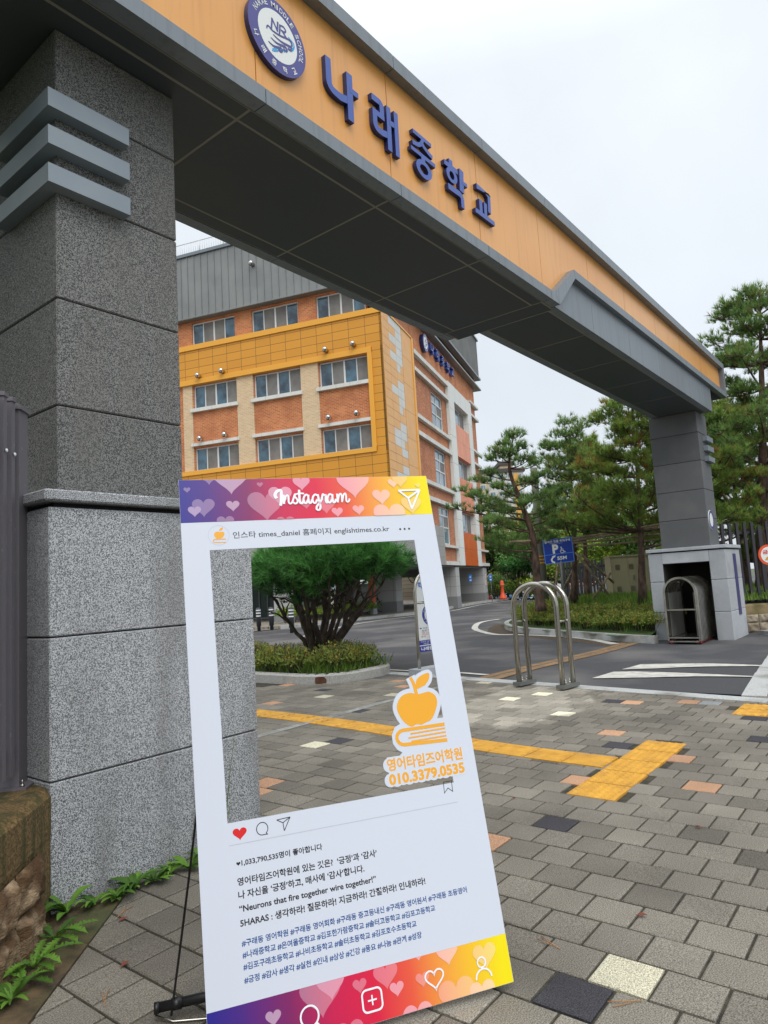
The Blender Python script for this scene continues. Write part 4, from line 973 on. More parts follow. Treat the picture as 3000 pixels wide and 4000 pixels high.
for q in range(13): st.ring((.7235 + q * .0256, .754), 0, .0245 + .002 * (q % 2), zoff(1.35 + .03 * q), EX, EY, .002, n=20)
st.build('sticker', M_brd, board)
panel = m.build('panel', M_brd, board)
k1 = zoff(2)
m = BM(); m.prism(apple, k1, EX, EY); m.prism(leaf_, zoff(2.2), EX, EY); m.stroke(smooth2([(.866, 1.128), (.876, 1.1), (.883, 1.05)], 5), .014, zoff(2.4), EX, EY)
m.stroke([(.982, .929)] + [(.81, .929)] + arc(.803, .902, .031, .027, 95, 265, 8) + [(.983, .868)], .0135, zoff(2.6), EX, EY)
for y0 in (.9135, .899, .8845): m.stroke([(.982, y0)] + [(.82 if abs(y0 - .9) < .01 else .83, y0 - .002)], .0062, zoff(2.8), EX, EY)
m.build('apple_logo', M_pro, board)
m = BM(); text(m, '영어타임즈어학원', zoff(2), EX, EY, .717, 1.037, .786, .834, bold=.03); text(m, '010.3379.0535', zoff(2), EX, EY, .717, 1.037, .735, .776, bold=.045); m.build('sticker_lettering', M_pro, board)

def heart(m, tip, wd, o, clipbox=None, hgt=None):
    h = hgt or wd * .88; P = []
    for i in range(40):
        t = 2 * math.pi * i / 40; x = 16 * math.sin(t) ** 3; y = 13 * math.cos(t) - 5 * math.cos(2 * t) - 2 * math.cos(3 * t) - math.cos(4 * t)
        P.append((tip[0] + x / 32 * wd, tip[1] + (y + 17) / 29 * h))
    P = P[::-1]
    if clipbox:
        x0, y0, x1, y1 = clipbox
        # the outline is not convex, so it is cut by clamping
        P = [(min(max(x, x0), x1), min(max(y, y0), y1)) for x, y in P]
        Q = [P[0]]
        for p in P[1:]:
            if math.hypot(p[0] - Q[-1][0], p[1] - Q[-1][1]) > 1e-5: Q.append(p)
        P = Q
    m.prism(P, o, EX, EY)
HY = 1.829; FY = .158
hd = BM(); hd.prism([(0.0006, HY), (WB - .0006, HY), (WB - .0006, HB - .0006), (.0006, HB - .0006)], zoff(1), EX, EY); header = hd.build('header_band', GR0, board)
ft = BM(); ft.prism([(0.0006, .0006), (WB - .0006, .0006), (WB - .0006, FY), (.0006, FY)], zoff(1), EX, EY); footer = ft.build('footer_band', GR0, board)
cb = (.001, HY + .0005, WB - .001, HB - .001)
m1_, m2_ = BM(), BM(); k = 0
for tip, wd, pale in [((.12, 1.989), .09, 0), ((.207, 1.945), .14, 1), ((.031, 1.957), .027, 0), ((.092, 1.85), .09, 0), ((.056, 1.852), .052, 1), ((.209, 1.87), .054, 1), ((.327, 1.974), .026, 0), ((.344, 1.822), .15, 0), ((.175, 1.79), .07, 0), ((.409, 1.887), .1, 1), ((.505, 1.955), .075, 1), ((.515, 1.87), .055, 0), ((.60, 1.845), .09, 0), ((.648, 1.829), .05, 1),
                     ((.737, 1.913), .15, 1), ((.858, 1.878), .083, 1), ((.744, 1.834), .053, 1), ((.923, 1.957), .05, 1), ((.957, 1.958), .072, 0), ((1.039, 1.954), .026, 0), ((.994, 1.828), .096, 0), ((.885, 1.75), .15, 1), ((.42, 1.77), .08, 0)]:
    k += 1; heart(m2_ if pale else m1_, tip, wd, zoff(1.5 + .25 * k), cb)
m1_.pieces('heart', GR1, header); m2_.pieces('heart', GR2, header)
cb = (.001, .001, WB - .001, FY - .0005)
m1_, m2_ = BM(), BM(); k = 0
for tip, wd, pale in [((.375, .056), .145, 0), ((.412, .1), .098, 1), ((.211, .072), .052, 1), ((.609, .086), .09, 0), ((.643, .056), .052, 1), ((.512, .096), .05, 0), ((.737, .144), .07, 1), ((.708, -.075), .11, 1), ((.848, .106), .084, 1), ((.862, -.06), .14, 0), ((.741, .062), .052, 0), ((.992, .062), .094, 0), ((.962, -.055), .1, 1), ((.13, .02), .08, 0), ((.46, -.06), .1, 0)]:
    k += 1; heart(m2_ if pale else m1_, tip, wd, zoff(1.5 + .25 * k), cb)
m1_.pieces('heart', GR1, footer); m2_.pieces('heart', GR2, footer)
# white script word and icons of the header and footer
m = BM(); K0 = 10
for wd, w2, L in [(.016, .012, [(.392, 1.922), (.386, 1.936), (.394, 1.952), (.408, 1.958), (.4135, 1.953), (.412, 1.93), (.409, 1.905), (.4045, 1.889)]),
              (.011, None, [(.4215, 1.938), (.4215, 1.92), (.4205, 1.896)]), (.009, None, [(.421, 1.902), (.43, 1.928), (.4385, 1.935), (.4425, 1.925), (.441, 1.905), (.447, 1.897), (.456, 1.903), (.464, 1.922), (.471, 1.938), (.477, 1.936)]),
              (.009, None, [(.4705, 1.938), (.47, 1.928), (.4785, 1.915), (.478, 1.902), (.468, 1.8965), (.4605, 1.903)]), (.0115, None, [(.491, 1.9585), (.4895, 1.93), (.4885, 1.908), (.4925, 1.898), (.501, 1.9), (.507, 1.912)]), (.0085, None, [(.4775, 1.939), (.492, 1.942), (.511, 1.9405)]),
              (.0095, None, [(.5275, 1.93), (.52, 1.9355), (.51, 1.927), (.5055, 1.912), (.509, 1.899), (.517, 1.898), (.525, 1.912)]), (.01, None, [(.529, 1.935), (.527, 1.915), (.529, 1.899), (.537, 1.899), (.545, 1.915)]),
              (.0095, None, [(.568, 1.93), (.559, 1.935), (.549, 1.926), (.545, 1.912), (.548, 1.899), (.556, 1.897), (.566, 1.912)]), (.01, None, [(.5705, 1.936), (.5715, 1.915), (.576, 1.885), (.573, 1.869), (.565, 1.864), (.558, 1.869), (.561, 1.882), (.574, 1.895), (.585, 1.912)]),
              (.01, None, [(.585, 1.91), (.592, 1.934), (.6, 1.93), (.605, 1.93), (.602, 1.91), (.605, 1.897), (.611, 1.9)]), (.0095, None, [(.633, 1.93), (.624, 1.935), (.615, 1.926), (.61, 1.911), (.614, 1.898), (.622, 1.898), (.631, 1.912)]), (.01, None, [(.635, 1.935), (.633, 1.915), (.635, 1.898), (.642, 1.898), (.649, 1.912)]),
              (.0105, None, [(.656, 1.936), (.6555, 1.915), (.6545, 1.896)]), (.009, None, [(.655, 1.902), (.664, 1.928), (.672, 1.935), (.6755, 1.926), (.674, 1.896)]), (.009, None, [(.675, 1.902), (.684, 1.928), (.692, 1.936), (.6955, 1.926), (.6935, 1.904), (.6985, 1.897), (.706, 1.902), (.7095, 1.912)])]:
    K0 += .3; m.stroke(smooth2(L, 6), wd * .88, zoff(K0), EX, EY, w2=w2)
m.build('script_word', M_prw, header)
m = BM(); pts = [(.942, 1.944), (1.045, 1.945), (.992, 1.855), (.983, 1.907)]; K0 = 12
for a, b in ((0, 1), (1, 2), (2, 3), (3, 0), (3, 1)): K0 += .3; m.stroke([pts[a], pts[b]], .0085, zoff(K0), EX, EY)
m.build('send_icon', M_prw, header)
m = BM(); m.ring((.33, .073), .0275, .0335, zoff(8), EX, EY, n=40); m.stroke([(.352, .05), (.372, .026)], .0065, zoff(8.4), EX, EY); m.build('search_icon', M_prw, footer)
m = BM(); rr_ = arc(.569, .086, .016, .016, 0, 90, 5) + arc(.531, .086, .016, .016, 90, 180, 5) + arc(.531, .052, .016, .016, 180, 270, 5) + arc(.569, .052, .016, .016, 270, 360, 5)
m.stroke(rr_, .0062, zoff(8), EX, EY, closed=True); m.stroke([(.55, .084), (.55, .054)], .005, zoff(8.4), EX, EY); m.stroke([(.534, .069), (.566, .069)], .005, zoff(8.8), EX, EY); m.build('plus_icon', M_prw, footer)
m = BM(); hp = []
for i in range(40):
    t = 2 * math.pi * i / 40; hp.append((.786 + 16 * math.sin(t) ** 3 / 32 * .07, .046 + (13 * math.cos(t) - 5 * math.cos(2 * t) - 2 * math.cos(3 * t) - math.cos(4 * t) + 17) / 29 * .06))
m.stroke(hp, .0056, zoff(8), EX, EY, closed=True); m.build('heart_icon', M_prw, footer)
m = BM(); m.ring((.974, .089), .0135, .0185, zoff(8), EX, EY, n=28); m.stroke(arc(.975, .038, .031, .03, 0, 180, 16), .0058, zoff(8.4), EX, EY); m.build('person_icon', M_prw, footer)
# captions
m = BM(); m.ring((.144, 1.772), .0405, .042, zoff(1), EX, EY, n=40); pc = m.build('profile_circle', M_prg, board)
m = BM(); f = lambda p: (.146 + (p[0] - .876) * .235, 1.767 + (p[1] - .98) * .235)
m.prism([f(p) for p in apple], zoff(1.2), EX, EY); m.prism([f(p) for p in leaf_], zoff(1.4), EX, EY); m.stroke([f(p) for p in [(.982, .929), (.81, .929)] + arc(.803, .902, .031, .027, 95, 265, 8) + [(.983, .868)]], .004, zoff(1.6), EX, EY); m.build('apple_logo', M_pro, pc)
m = BM(); text(m, '인스타 times_daniel 홈페이지 englishtimes.co.kr', zoff(1), EX, EY, .2, .872, 1.75, 1.784, bold=.008)
for x in (.923, .944, .965): m.ring((x, 1.7635), 0, .0048, zoff(1), EX, EY, n=16)
m.build('profile_lettering', M_prk, board)
m = BM()
heart(m, (.1325, .5665), .014, zoff(1)); m.build('heart_mark', M_prk, board); m = BM()
for tx, x0, x1, y0, hh in (('1,033,790,535명이 좋아합니다', .143, .432, .566, .0165), ('영어타임즈어학원에 있는 것은?  ‘긍정’과 ‘감사’', .125, .632, .507, .0195), ('나 자신을 ‘긍정’하고, 매사에 ‘감사’합니다.', .125, .578, .466, .0195), ('“Neurons that fire together wire together!”', .125, .617, .4245, .0195), ('5HARAS : 생각하라! 질문하라! 지금하라! 간절하라! 인내하라!', .125, .804, .381, .0195)):
    text(m, tx, zoff(1), EX, EY, x0, x1, y0, h=hh, bold=.024)
m.build('caption_lettering', M_prk, board)
m = BM()
for tx, x1, y0 in (('#구래동 영어학원 #구래동 영어회화 #구래동 중고등내신 #구래동 영어원서 #구래동 초등영어', .963, .3225), ('#나래중학교 #은여울중학교 #김포한가람중학교 #솔터고등학교 #김포고등학교', .827, .288), ('#김포구래초등학교 #나비초등학교 #솔터초등학교 #김포호수초등학교', .747, .2535), ('#긍정 #감사 #생각 #실천 #인내 #상상 #건강 #풍요 #나눔 #관계 #성장', .761, .215)):
    text(m, tx, zoff(1), EX, EY, .1255, x1, y0, h=.0165, bold=.022)
m.build('hashtag_lettering', M_prn, board)
m = BM(); heart(m, (.1445, .646), .049, zoff(1), hgt=.04); m.build('like_icon', M_prr, board)
m = BM(); m.stroke(arc(.2235, .67, .02, .0205, -50, 282, 24) + [(.2405, .6495)], .0028, zoff(1), EX, EY, closed=True); m.build('comment_icon', M_prk, board)
m = BM(); pts = [(.277, .6895), (.326, .6915), (.301, .65), (.2985, .677)]; K0 = 1
for a, b in ((0, 1), (1, 2), (2, 3), (3, 0), (3, 1)): K0 += .3; m.stroke([pts[a], pts[b]], .0026, zoff(K0), EX, EY)
m.build('send_icon', M_prk, board)
m = BM(); m.stroke([(.9375, .7145), (.9725, .7145), (.9705, .676), (.953, .691), (.935, .675)], .0026, zoff(1), EX, EY, closed=True); m.build('bookmark_icon', M_prk, board)
m = BM(); m.prism([(.105, .6335), (.984, .6335), (.984, .6362), (.105, .6362)], zoff(1), EX, EY); m.build('divider', M_prg, board)

# banner stand holding the board from behind
stand = thing('banner_stand', 'black banner stand with tubular foot and thin wire strut behind the white board', 'stand', (1.6, 2.25, 0))
m = MB(); fa, fb = Vector((1.485, 2.35, .045)), Vector((1.9, 2.07, .045)); m.tube([fa, fb], .017, 12); m.tube([fa - (fb - fa).normalized() * .006, fa + (fb - fa).normalized() * .012], .019, 12)
m.tube([Vector((1.53, 2.32, .045)), Vector((1.56, 2.30, .045))], .0205, 12); ftb = m.build('foot_tube', M_black, stand)
m = MB(); wtop = BMAT @ Vector((.055, 1.05, -.012)); w0 = Vector((1.515, 2.30, .02)); w1 = Vector((1.535, 2.315, .06))
m.tube([w0, w1] + [w1.lerp(wtop, t) - Z_ * (.02 * math.sin(math.pi * t)) for t in (.25, .5, .75, 1)], .0045, 6); m.build('wire_strut', M_black, stand)
m = MB(); m.tube([fa + Vector((-.005, -.004, -.02)), fa + Vector((.03, -.06, -.04)), Vector((1.6, 2.19, .006)), Vector((1.75, 2.05, .006))], .004, 6); m.build('wire_foot', M_steel2, stand)
m = MB(); p0 = BMAT @ Vector((.5, .03, -.03)); m.tube([Vector((1.87, 2.09, .045)), p0], .012, 8); m.tube([p0, BMAT @ Vector((.5, .66, -.018))], .010, 8); m.tube([BMAT @ Vector((.05, .68, -.016)), BMAT @ Vector((1.02, .68, -.016))], .008, 8); m.build('pole', M_black, stand)

# ------------------------------------------------------------------ left: low stone wall with metal fence
wd = Vector((-.70, -.714, 0)).normalized(); wn = Vector((wd.y, -wd.x, 0)) * -1      # along the wall, and its outward face
if wn.dot(Vector((1, -1, 0))) < 0: wn = -wn
W0 = Vector((1.672, 3.532, 0))
def stone_wall(name, label, o, d, n, L, h, thick, mcap, mrock, seed, x_first=.16):
    t = thing(name, label, 'wall', o); rg = random.Random(seed)
    m = MB(); m.obox(o - n * thick - Z_ * .15, d * L, n * (thick - .004), Z_ * (h * .63 + .15)); m.obox(o - n * thick + Z_ * h * .63, d * L, n * thick, Z_ * (h * .37 - .035))
    k = [o + Z_ * (h - .035), o + n * 0 + Z_ * (h - .035)]
    a = o - n * thick + Z_ * (h - .035); q = [a, a + n * thick, a + n * (thick - .035) + Z_ * .035, a + Z_ * .035]
    for i in range(4): m.poly([q[i], q[(i + 1) % 4], q[(i + 1) % 4] + d * L, q[i] + d * L])
    m.poly(q[::-1]); m.poly([v + d * L for v in q]); m.build('coping', mcap, t)
    # rough split-stone panels below the coping
    m = MB(); m.smooth = True; x = x_first
    while x < L - .1:
        wdt = rg.uniform(.26, .42)
        for (z0, z1) in ((-.05, h * .28), (h * .29, h * .60)):
            nx_, nz_ = 20, 14; g = []
            for i in range(nx_ + 1):
                for j in range(nz_ + 1):
                    u, v = i / nx_, j / nz_; e = min(u, 1 - u, v, 1 - v) * 2
                    f = mnoise.noise(Vector((x * 3 + u * 2.2, z0 * 7 + v * 1.6 + u * 2., seed))) + .6 * abs(mnoise.noise(Vector((x * 9 + u * 5 - v * 4, v * 3 + u * 3, seed + 3.)))) + .3 * mnoise.noise(Vector((x * 9 + u * 16 - v * 9, v * 8 + u * 9, seed + 7.)))
                    dep = (.012 + .035 * min(1, e * 3) + .026 * f * min(1, e * 4))
                    g.append(o + d * (x + u * (wdt - .014)) + Z_ * (z0 + v * (z1 - z0)) + n * dep)
            k = len(m.v); m.v += [tuple(p_) for p_ in g]
            for i in range(nx_):
                for j in range(nz_): m._f((k + i * (nz_ + 1) + j, k + (i + 1) * (nz_ + 1) + j, k + (i + 1) * (nz_ + 1) + j + 1, k + i * (nz_ + 1) + j + 1))
        x += wdt
    m.build('split_stone', mrock, t)
    return t
M_coping = mat('mossy_concrete', rgb(78, 60, 32), .95, col2=rgb(128, 104, 64), scale=70, lo=.36, hi=.7, bump=.5, bscale=60, dirt=(rgb(62, 60, 26), 3.2, .44, .66, (5, 5, .6)))
M_rock = mat('split_stone', rgb(96, 72, 46), .95, col2=rgb(176, 152, 122), scale=9, lo=.4, hi=.72, bump=.7, bscale=60, stretch=(1, 1, 2.2), dirt=(rgb(76, 52, 28), 5, .46, .62))
stone_wall('stone_wall', 'low mossy brown wall with split stone face beside the nearer gate pillar', W0 - wd * .36, wd, wn, 4.6, .6, .44, M_coping, M_rock, 4, .52)
fen = thing('metal_fence', 'dark grey metal bar fence on the mossy stone wall by the large pillar', 'fence', (1.56, 3.75, .6))
def post(fence, c, d, n, s, z0, z1, bolts=True):
    m = MB(); m.obox(c - d * s / 2 - n * s / 2 + Z_ * z0, d * s, n * s, Z_ * (z1 - z0)); P = m.build('post', M_fence, fence)
    m = MB(); e = s / 2 + .012; m.obox(c - d * e - n * e + Z_ * (z1 + .001), d * 2 * e, n * 2 * e, Z_ * .025); m.obox(c - d * s * .4 - n * s * .4 + Z_ * (z1 + .0265), d * s * .8, n * s * .8, Z_ * .012); m.build('post_cap', M_fence, P)
    m = MB(); e = s * .95; m.obox(c - d * e - n * e + Z_ * z0, d * 2 * e, n * 2 * e, Z_ * .012); m.build('base_plate', M_fence, P)
    if bolts:
        for a, b in ((.72, .72), (.72, -.72), (-.72, .72), (-.72, -.72)):
            m = MB(); q = c + d * s * a + n * s * b + Z_ * (z0 + .012); m.lathe([(.011, 0), (.011, .012), (.006, .012), (.006, .034)], q, 6); m.build('bolt', M_steel2, P)
PC = Vector((1.598, 3.79, 0))
post(fen, PC, wd, wn, .115, .601, 2.56)
m = MB(); m.obox(PC + wd * .058 - wn * .02 + Z_ * .75, wd * 3.4, wn * .03, Z_ * .05); m.obox(PC + wd * .058 - wn * .02 + Z_ * 2.28, wd * 3.4, wn * .03, Z_ * .05); m.build('rail', M_fence, fen)
for k in range(34):
    c = PC + wd * (.13 + k * .1) + wn * .012; m = MB(); m.obox(c - wd * .02 + Z_ * .68, wd * .04, wn * .045, Z_ * 1.9); S = m.build('bar', M_fence, fen)
    m = MB(); m.obox(c - wd * .026 - wn * .006 + Z_ * 2.581, wd * .052, wn * .057, Z_ * .022); m.build('bar_cap', M_fence, S)
    if k < 4:
        m = MB(); m.lathe([(.011, 0), (.009, .006), (.001, .009)], c + wn * .05 + Z_ * 2.3, 8, wn); m.build('bolt', M_white, S)

# ------------------------------------------------------------------ foliage builders
rng = np.random.default_rng(5)
def unit(v): return v / np.maximum(np.linalg.norm(v, axis=-1, keepdims=True), 1e-9)
def needles(tp, td, ln, n, wdt, tone, spread=(.15, 1.0), back=.06):
    """n needles round every shoot tip: tp, td (k,3); returns V, F, tone"""
    k = len(tp); td = unit(td)
    ref = np.where(np.abs(td[:, 2:3]) > .9, np.array([[1., 0, 0]]), np.array([[0, 0, 1.]]))
    u = unit(np.cross(td, ref)); v = np.cross(td, u)
    ph = rng.random((k, n)) * 2 * np.pi; th = spread[0] + rng.random((k, n)) * (spread[1] - spread[0]); L = ln * (.7 + .5 * rng.random((k, n)))
    d = td[:, None] * np.cos(th)[..., None] + (u[:, None] * np.cos(ph)[..., None] + v[:, None] * np.sin(ph)[..., None]) * np.sin(th)[..., None]
    b = tp[:, None] - td[:, None] * (rng.random((k, n)) * back)[..., None]
    side = unit(np.cross(d, rng.normal(size=(k, n, 3)))) * (wdt / 2)
    V = np.stack([b - side, b + side, b + d * L[..., None]], 2).reshape(-1, 3); F = np.arange(len(V)).reshape(-1, 3)
    return V, F, np.repeat(np.clip(tone, 0, 1), n)
def leaves(P, sz, tone, up=.3, asp=.5):
    """one bent diamond leaf at every point"""
    k = len(P); d = unit(rng.normal(size=(k, 3)) + np.array([0, 0, up])); s = unit(np.cross(d, rng.normal(size=(k, 3))))
    L = (sz * (.6 + .8 * rng.random(k)))[:, None]; nn = np.cross(d, s)
    V = np.stack([P, P + d * L * .5 + s * L * asp / 2 - nn * L * .08, P + d * L, P + d * L * .5 - s * L * asp / 2 - nn * L * .08], 1).reshape(-1, 3)
    return V, np.arange(len(V)).reshape(-1, 4), np.clip(tone, 0, 1)
def vec(p): return np.array(p, float)
def bez(a, b, c, n):
    t = np.linspace(0, 1, n)[:, None]; return (1 - t) ** 2 * a + 2 * t * (1 - t) * b + t * t * c
def pine(name, label, trunk, tr, ends, bark, needle, nl=.13, nw=.009, nn=18, per=34, group=None, cat='tree', rad=.42, tonem=.45, twig=True, flat=.62):
    """pine from a trunk polyline and branch ends (points); shoots cluster over the outer part of every branch"""
    t = thing(name, label, cat, trunk[0], group=group); T = [vec(p) for p in trunk]
    tp = smooth2([tuple(p) for p in T], 6); m = MB(); n = len(tp); rr = [tr * (1 - .86 * i / (n - 1)) * (1 + .08 * math.sin(i * 1.7)) for i in range(n)]; rr[0] *= 1.25; m.tube(tp, rr, 9)
    tpa = np.array(tp); TP, TD, TO = [], [], []
    for e in ends:
        e = vec(e); cz = e[2] - .28 * np.linalg.norm(e[:2] - tpa[np.argmin(abs(tpa[:, 2] - e[2]))][:2]); i = int(np.argmin(abs(tpa[:, 2] - cz))); i = max(2, min(n - 2, i)); a = tpa[i]
        L = np.linalg.norm(e - a)
        if L < .25: i = max(2, i - 2); a = tpa[i]; L = np.linalg.norm(e - a)
        c = a * .45 + e * .55 + np.array([0, 0, -.10 * L]) + rng.normal(size=3) * .06 * L
        B = bez(a, c, e, 8); m.tube([tuple(p) for p in B], [max(.006, min(rr[i] * .5, .012 + .012 * L) * (1 - .8 * q / 7)) for q in range(8)], 6, cap=False)
        k = max(6, int(per * (.55 + .45 * min(1.6, L))))
        s = .38 + .62 * rng.random(k) ** .75; base = np.array([B[min(7, int(q * 7.99))] * (1 - (q * 7) % 1) + B[min(7, int(q * 7) + 1)] * ((q * 7) % 1) for q in s])
        off = rng.normal(size=(k, 3)); off = unit(off) * (rad * (.35 + .65 * rng.random((k, 1))) * np.minimum(1, .45 + s[:, None] * .5)); off[:, 2] = abs(off[:, 2]) * flat + .03
        # gather the shoots into clumps
        ncl = max(2, int(L * 2.2)); cs = np.floor(s * ncl) / ncl + .5 / ncl; base = base * .55 + .45 * np.array([B[min(7, int(min(q, .999) * 7.99))] for q in cs])
        P = base + off; bd = unit(e - a); D = unit(off * 1.6 + bd * .35 + np.array([0, 0, .75]) + rng.normal(size=(k, 3)) * .25)
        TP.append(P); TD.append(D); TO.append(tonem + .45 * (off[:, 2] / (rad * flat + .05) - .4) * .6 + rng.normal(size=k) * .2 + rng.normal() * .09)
        if twig:
            for q in range(0, k, 3): m.tube([tuple(base[q]), tuple(base[q] * .4 + P[q] * .6 - np.array([0, 0, .02])), tuple(P[q])], [.007, .006, .004], 3, cap=False)
    m.build('trunk', bark, t)
    TP, TD, TO = np.concatenate(TP), np.concatenate(TD), np.concatenate(TO)
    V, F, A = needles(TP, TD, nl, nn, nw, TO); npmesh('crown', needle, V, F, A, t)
    return t
def ring_ends(trunk, H0, H1, nlev, prof, jit=.2, per=(4, 6), seed=0):
    """whorls of branch ends between heights H0 and H1; prof(f) gives the reach at fraction f"""
    rg = random.Random(seed); T = np.array(smooth2(trunk, 6)); o = []; a0 = rg.random() * 6
    for i in range(nlev):
        f = i / max(1, nlev - 1); z = H0 + (H1 - H0) * f; c = T[np.argmin(abs(T[:, 2] - z))]; k = rg.randint(*per)
        for j in range(k):
            a = a0 + i * 1.1 + j * 2 * math.pi / k + rg.uniform(-.35, .35); r = prof(f) * rg.uniform(1 - jit * 1.6, 1 + jit * .6)
            o.append((c[0] + r * math.cos(a), c[1] + r * math.sin(a), z + r * rg.uniform(.0, .28) + rg.uniform(-.28, .28)))
    return o

# ------------------------------------------------------------------ island on the right: kerb, mound, grass, azaleas
isl = [(15.75, 4.98), (16.1, 5.75), (16.8, 6.9), (17.75, 8.4), (18.6, 9.7), (19.6, 10.7), (20.9, 11.55), (22.6, 12.2), (25, 12.6), (29, 12.9), (34, 12.9), (40, 12.6), (40, 2), (19, 2.3), (17.9, 4.2), (16.2, 4.6)]
kl = smooth2(isl[:11], 4); m = MB(); acc = 0
P = [Vector((p_[0], p_[1], 0)) for p_ in kl]; i = 0
while i < len(P) - 1:
    d = (P[i + 1] - P[i]).normalized(); n = Vector((d.y, -d.x, 0))
    z = gz(P[i].x) - .05; L = (P[i + 1] - P[i]).length; q0 = P[i] + d * (.006 if i % 3 == 0 else -.0); m.obox(q0 + Z_ * z, d * (L - (.006 if i % 3 == 0 else 0) + .004), n * .16, Z_ * .21); i += 1
tag(m.build('island_kerb', M_kerb), kind='structure')
tag(sheet('gutter', [(15.0, 5.72), (15.5, 6.2), (16.3, 7.3), (17.2, 8.6), (18.2, 10.1), (19.3, 11.3), (20.8, 12.1), (22.4, 12.7), (22.6, 12.2), (20.9, 11.6), (19.6, 10.7), (18.6, 9.7), (17.75, 8.4), (16.8, 6.9), (16.1, 5.75), (15.8, 5.2)], -.104, M_soil), kind='structure')
cxm, cym = 24, 7.
def inside(x, y, poly):
    c = False; n = len(poly)
    for i in range(n):
        x1, y1 = poly[i]; x2, y2 = poly[i - 1]
        if (y1 > y) != (y2 > y) and x < (x2 - x1) * (y - y1) / (y2 - y1) + x1: c = not c
    return c
islr = kl + isl[11:]
def edge_dist(x, y):
    b = 9
    for i in range(len(kl) - 1):
        ax, ay = kl[i]; bx, by_ = kl[i + 1]; L2 = (bx - ax) ** 2 + (by_ - ay) ** 2; t = max(0, min(1, ((x - ax) * (bx - ax) + (y - ay) * (by_ - ay)) / L2)); b = min(b, math.hypot(x - ax - t * (bx - ax), y - ay - t * (by_ - ay)))
    return b
def mound(x, y):
    e = edge_dist(x, y); t = min(1, e / 3.2); return .03 + .66 * t * t * (3 - 2 * t)
m = MB(); nx_, ny_ = 44, 32; X0, X1, Y0, Y1 = 15.5, 40, 2, 13.2
vid = {}
for i in range(nx_):
    for j in range(ny_):
        xa, ya = X0 + (X1 - X0) * i / nx_, Y0 + (Y1 - Y0) * j / ny_; xb, yb = X0 + (X1 - X0) * (i + 1) / nx_, Y0 + (Y1 - Y0) * (j + 1) / ny_
        if inside((xa + xb) / 2, (ya + yb) / 2, islr) and not (xa < 18.3 and ya < 4.9):
            m.poly([(x, y, mound(x, y)) for x, y in ((xa, ya), (xb, ya), (xb, yb), (xa, yb))])
tag(m.build('mound', mat('mound_soil', rgb(70, 74, 40), .95, col2=rgb(58, 92, 34), scale=3, bump=.5, bscale=20)), kind='structure')
# grass blades on the mound
def grass(name, label, pts, h, m, lean=.5, wdt=.012, tone=.5, ts=.18):
    k = len(pts); P = np.array(pts); a = rng.random(k) * 2 * np.pi; H = h * (.5 + .9 * rng.random(k)); l = H * lean * rng.random(k)
    s = np.stack([np.cos(a + 1.57), np.sin(a + 1.57), np.zeros(k)], 1) * wdt / 2; tip = P + np.stack([np.cos(a) * l, np.sin(a) * l, H], 1)
    mid = P * .5 + tip * .5 + np.array([0, 0, 1]) * (H * .12)[:, None]
    V = np.stack([P - s, P + s, mid + s * .8, tip, mid - s * .8], 1).reshape(-1, 3); F = np.arange(len(V)).reshape(-1, 5)
    o = npmesh(name, m, V, F, np.clip(tone + rng.normal(size=k) * ts, 0, 1), None, 5); return tag(o, label, 'grass', kind='stuff')
gp_ = []
while len(gp_) < 22000:
    x, y = rng.uniform(15.6, 30), rng.uniform(2.5, 13); 
    if rng.random() > 1.25 - (x - 15.6) / 16: continue
    if inside(x, y, islr) and edge_dist(x, y) > .9 - .5 * rng.random() and not (x < 18.3 and y < 5.3): gp_.append((x, y, mound(x, y) - .02))
grass('grass', 'long green grass covering the mound behind the kerb', gp_, .2, M_grass, wdt=.016)
# azalea bushes (three shapes, copied)
def bush(name, label, r, h, n, m, cat='shrub', leaf=.05, group=None, seed=0, top=.62, stems=16, tone=.45, tip=.18):
    rg = np.random.default_rng(seed); t = thing(name, label, cat, (0, 0, 0), group=group)
    d = unit(rg.normal(size=(n, 3))); d[:, 2] = abs(d[:, 2]); f = rg.random((n, 1)) ** .4
    lump = 1 + .22 * np.sin(d[:, :1] * 5 + seed) * np.cos(d[:, 1:2] * 6 + seed * 2)
    P = d * f * np.array([r, r, h * .55]) * lump; P[:, 2] += h * .42
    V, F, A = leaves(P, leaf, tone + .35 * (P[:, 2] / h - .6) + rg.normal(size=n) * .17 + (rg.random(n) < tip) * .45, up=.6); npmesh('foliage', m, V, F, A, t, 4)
    s = MB()
    for i in range(stems):
        a = i * 2.4; q = rg.uniform(.3, .9); s.tube([(.08 * r * math.cos(a), .08 * r * math.sin(a), -.05), (q * r * .5 * math.cos(a), q * r * .5 * math.sin(a), h * .4), (q * r * math.cos(a), q * r * math.sin(a), h * rg.uniform(.75, 1.08))], [.008, .006, .003], 4, cap=False)
    s.build('stem', M_bark, t); return t
AZL = 'low azalea bush with yellowing tips in the grassy bed behind the curved kerb'
az = [bush('azalea', AZL, .42, .5, 1100, M_azal, seed=k, group='azaleas along the island kerb', leaf=.06, tip=.32) for k in range(3)]
kp = smooth2(isl[:10], 8); used = 0; last = None; acc = 0
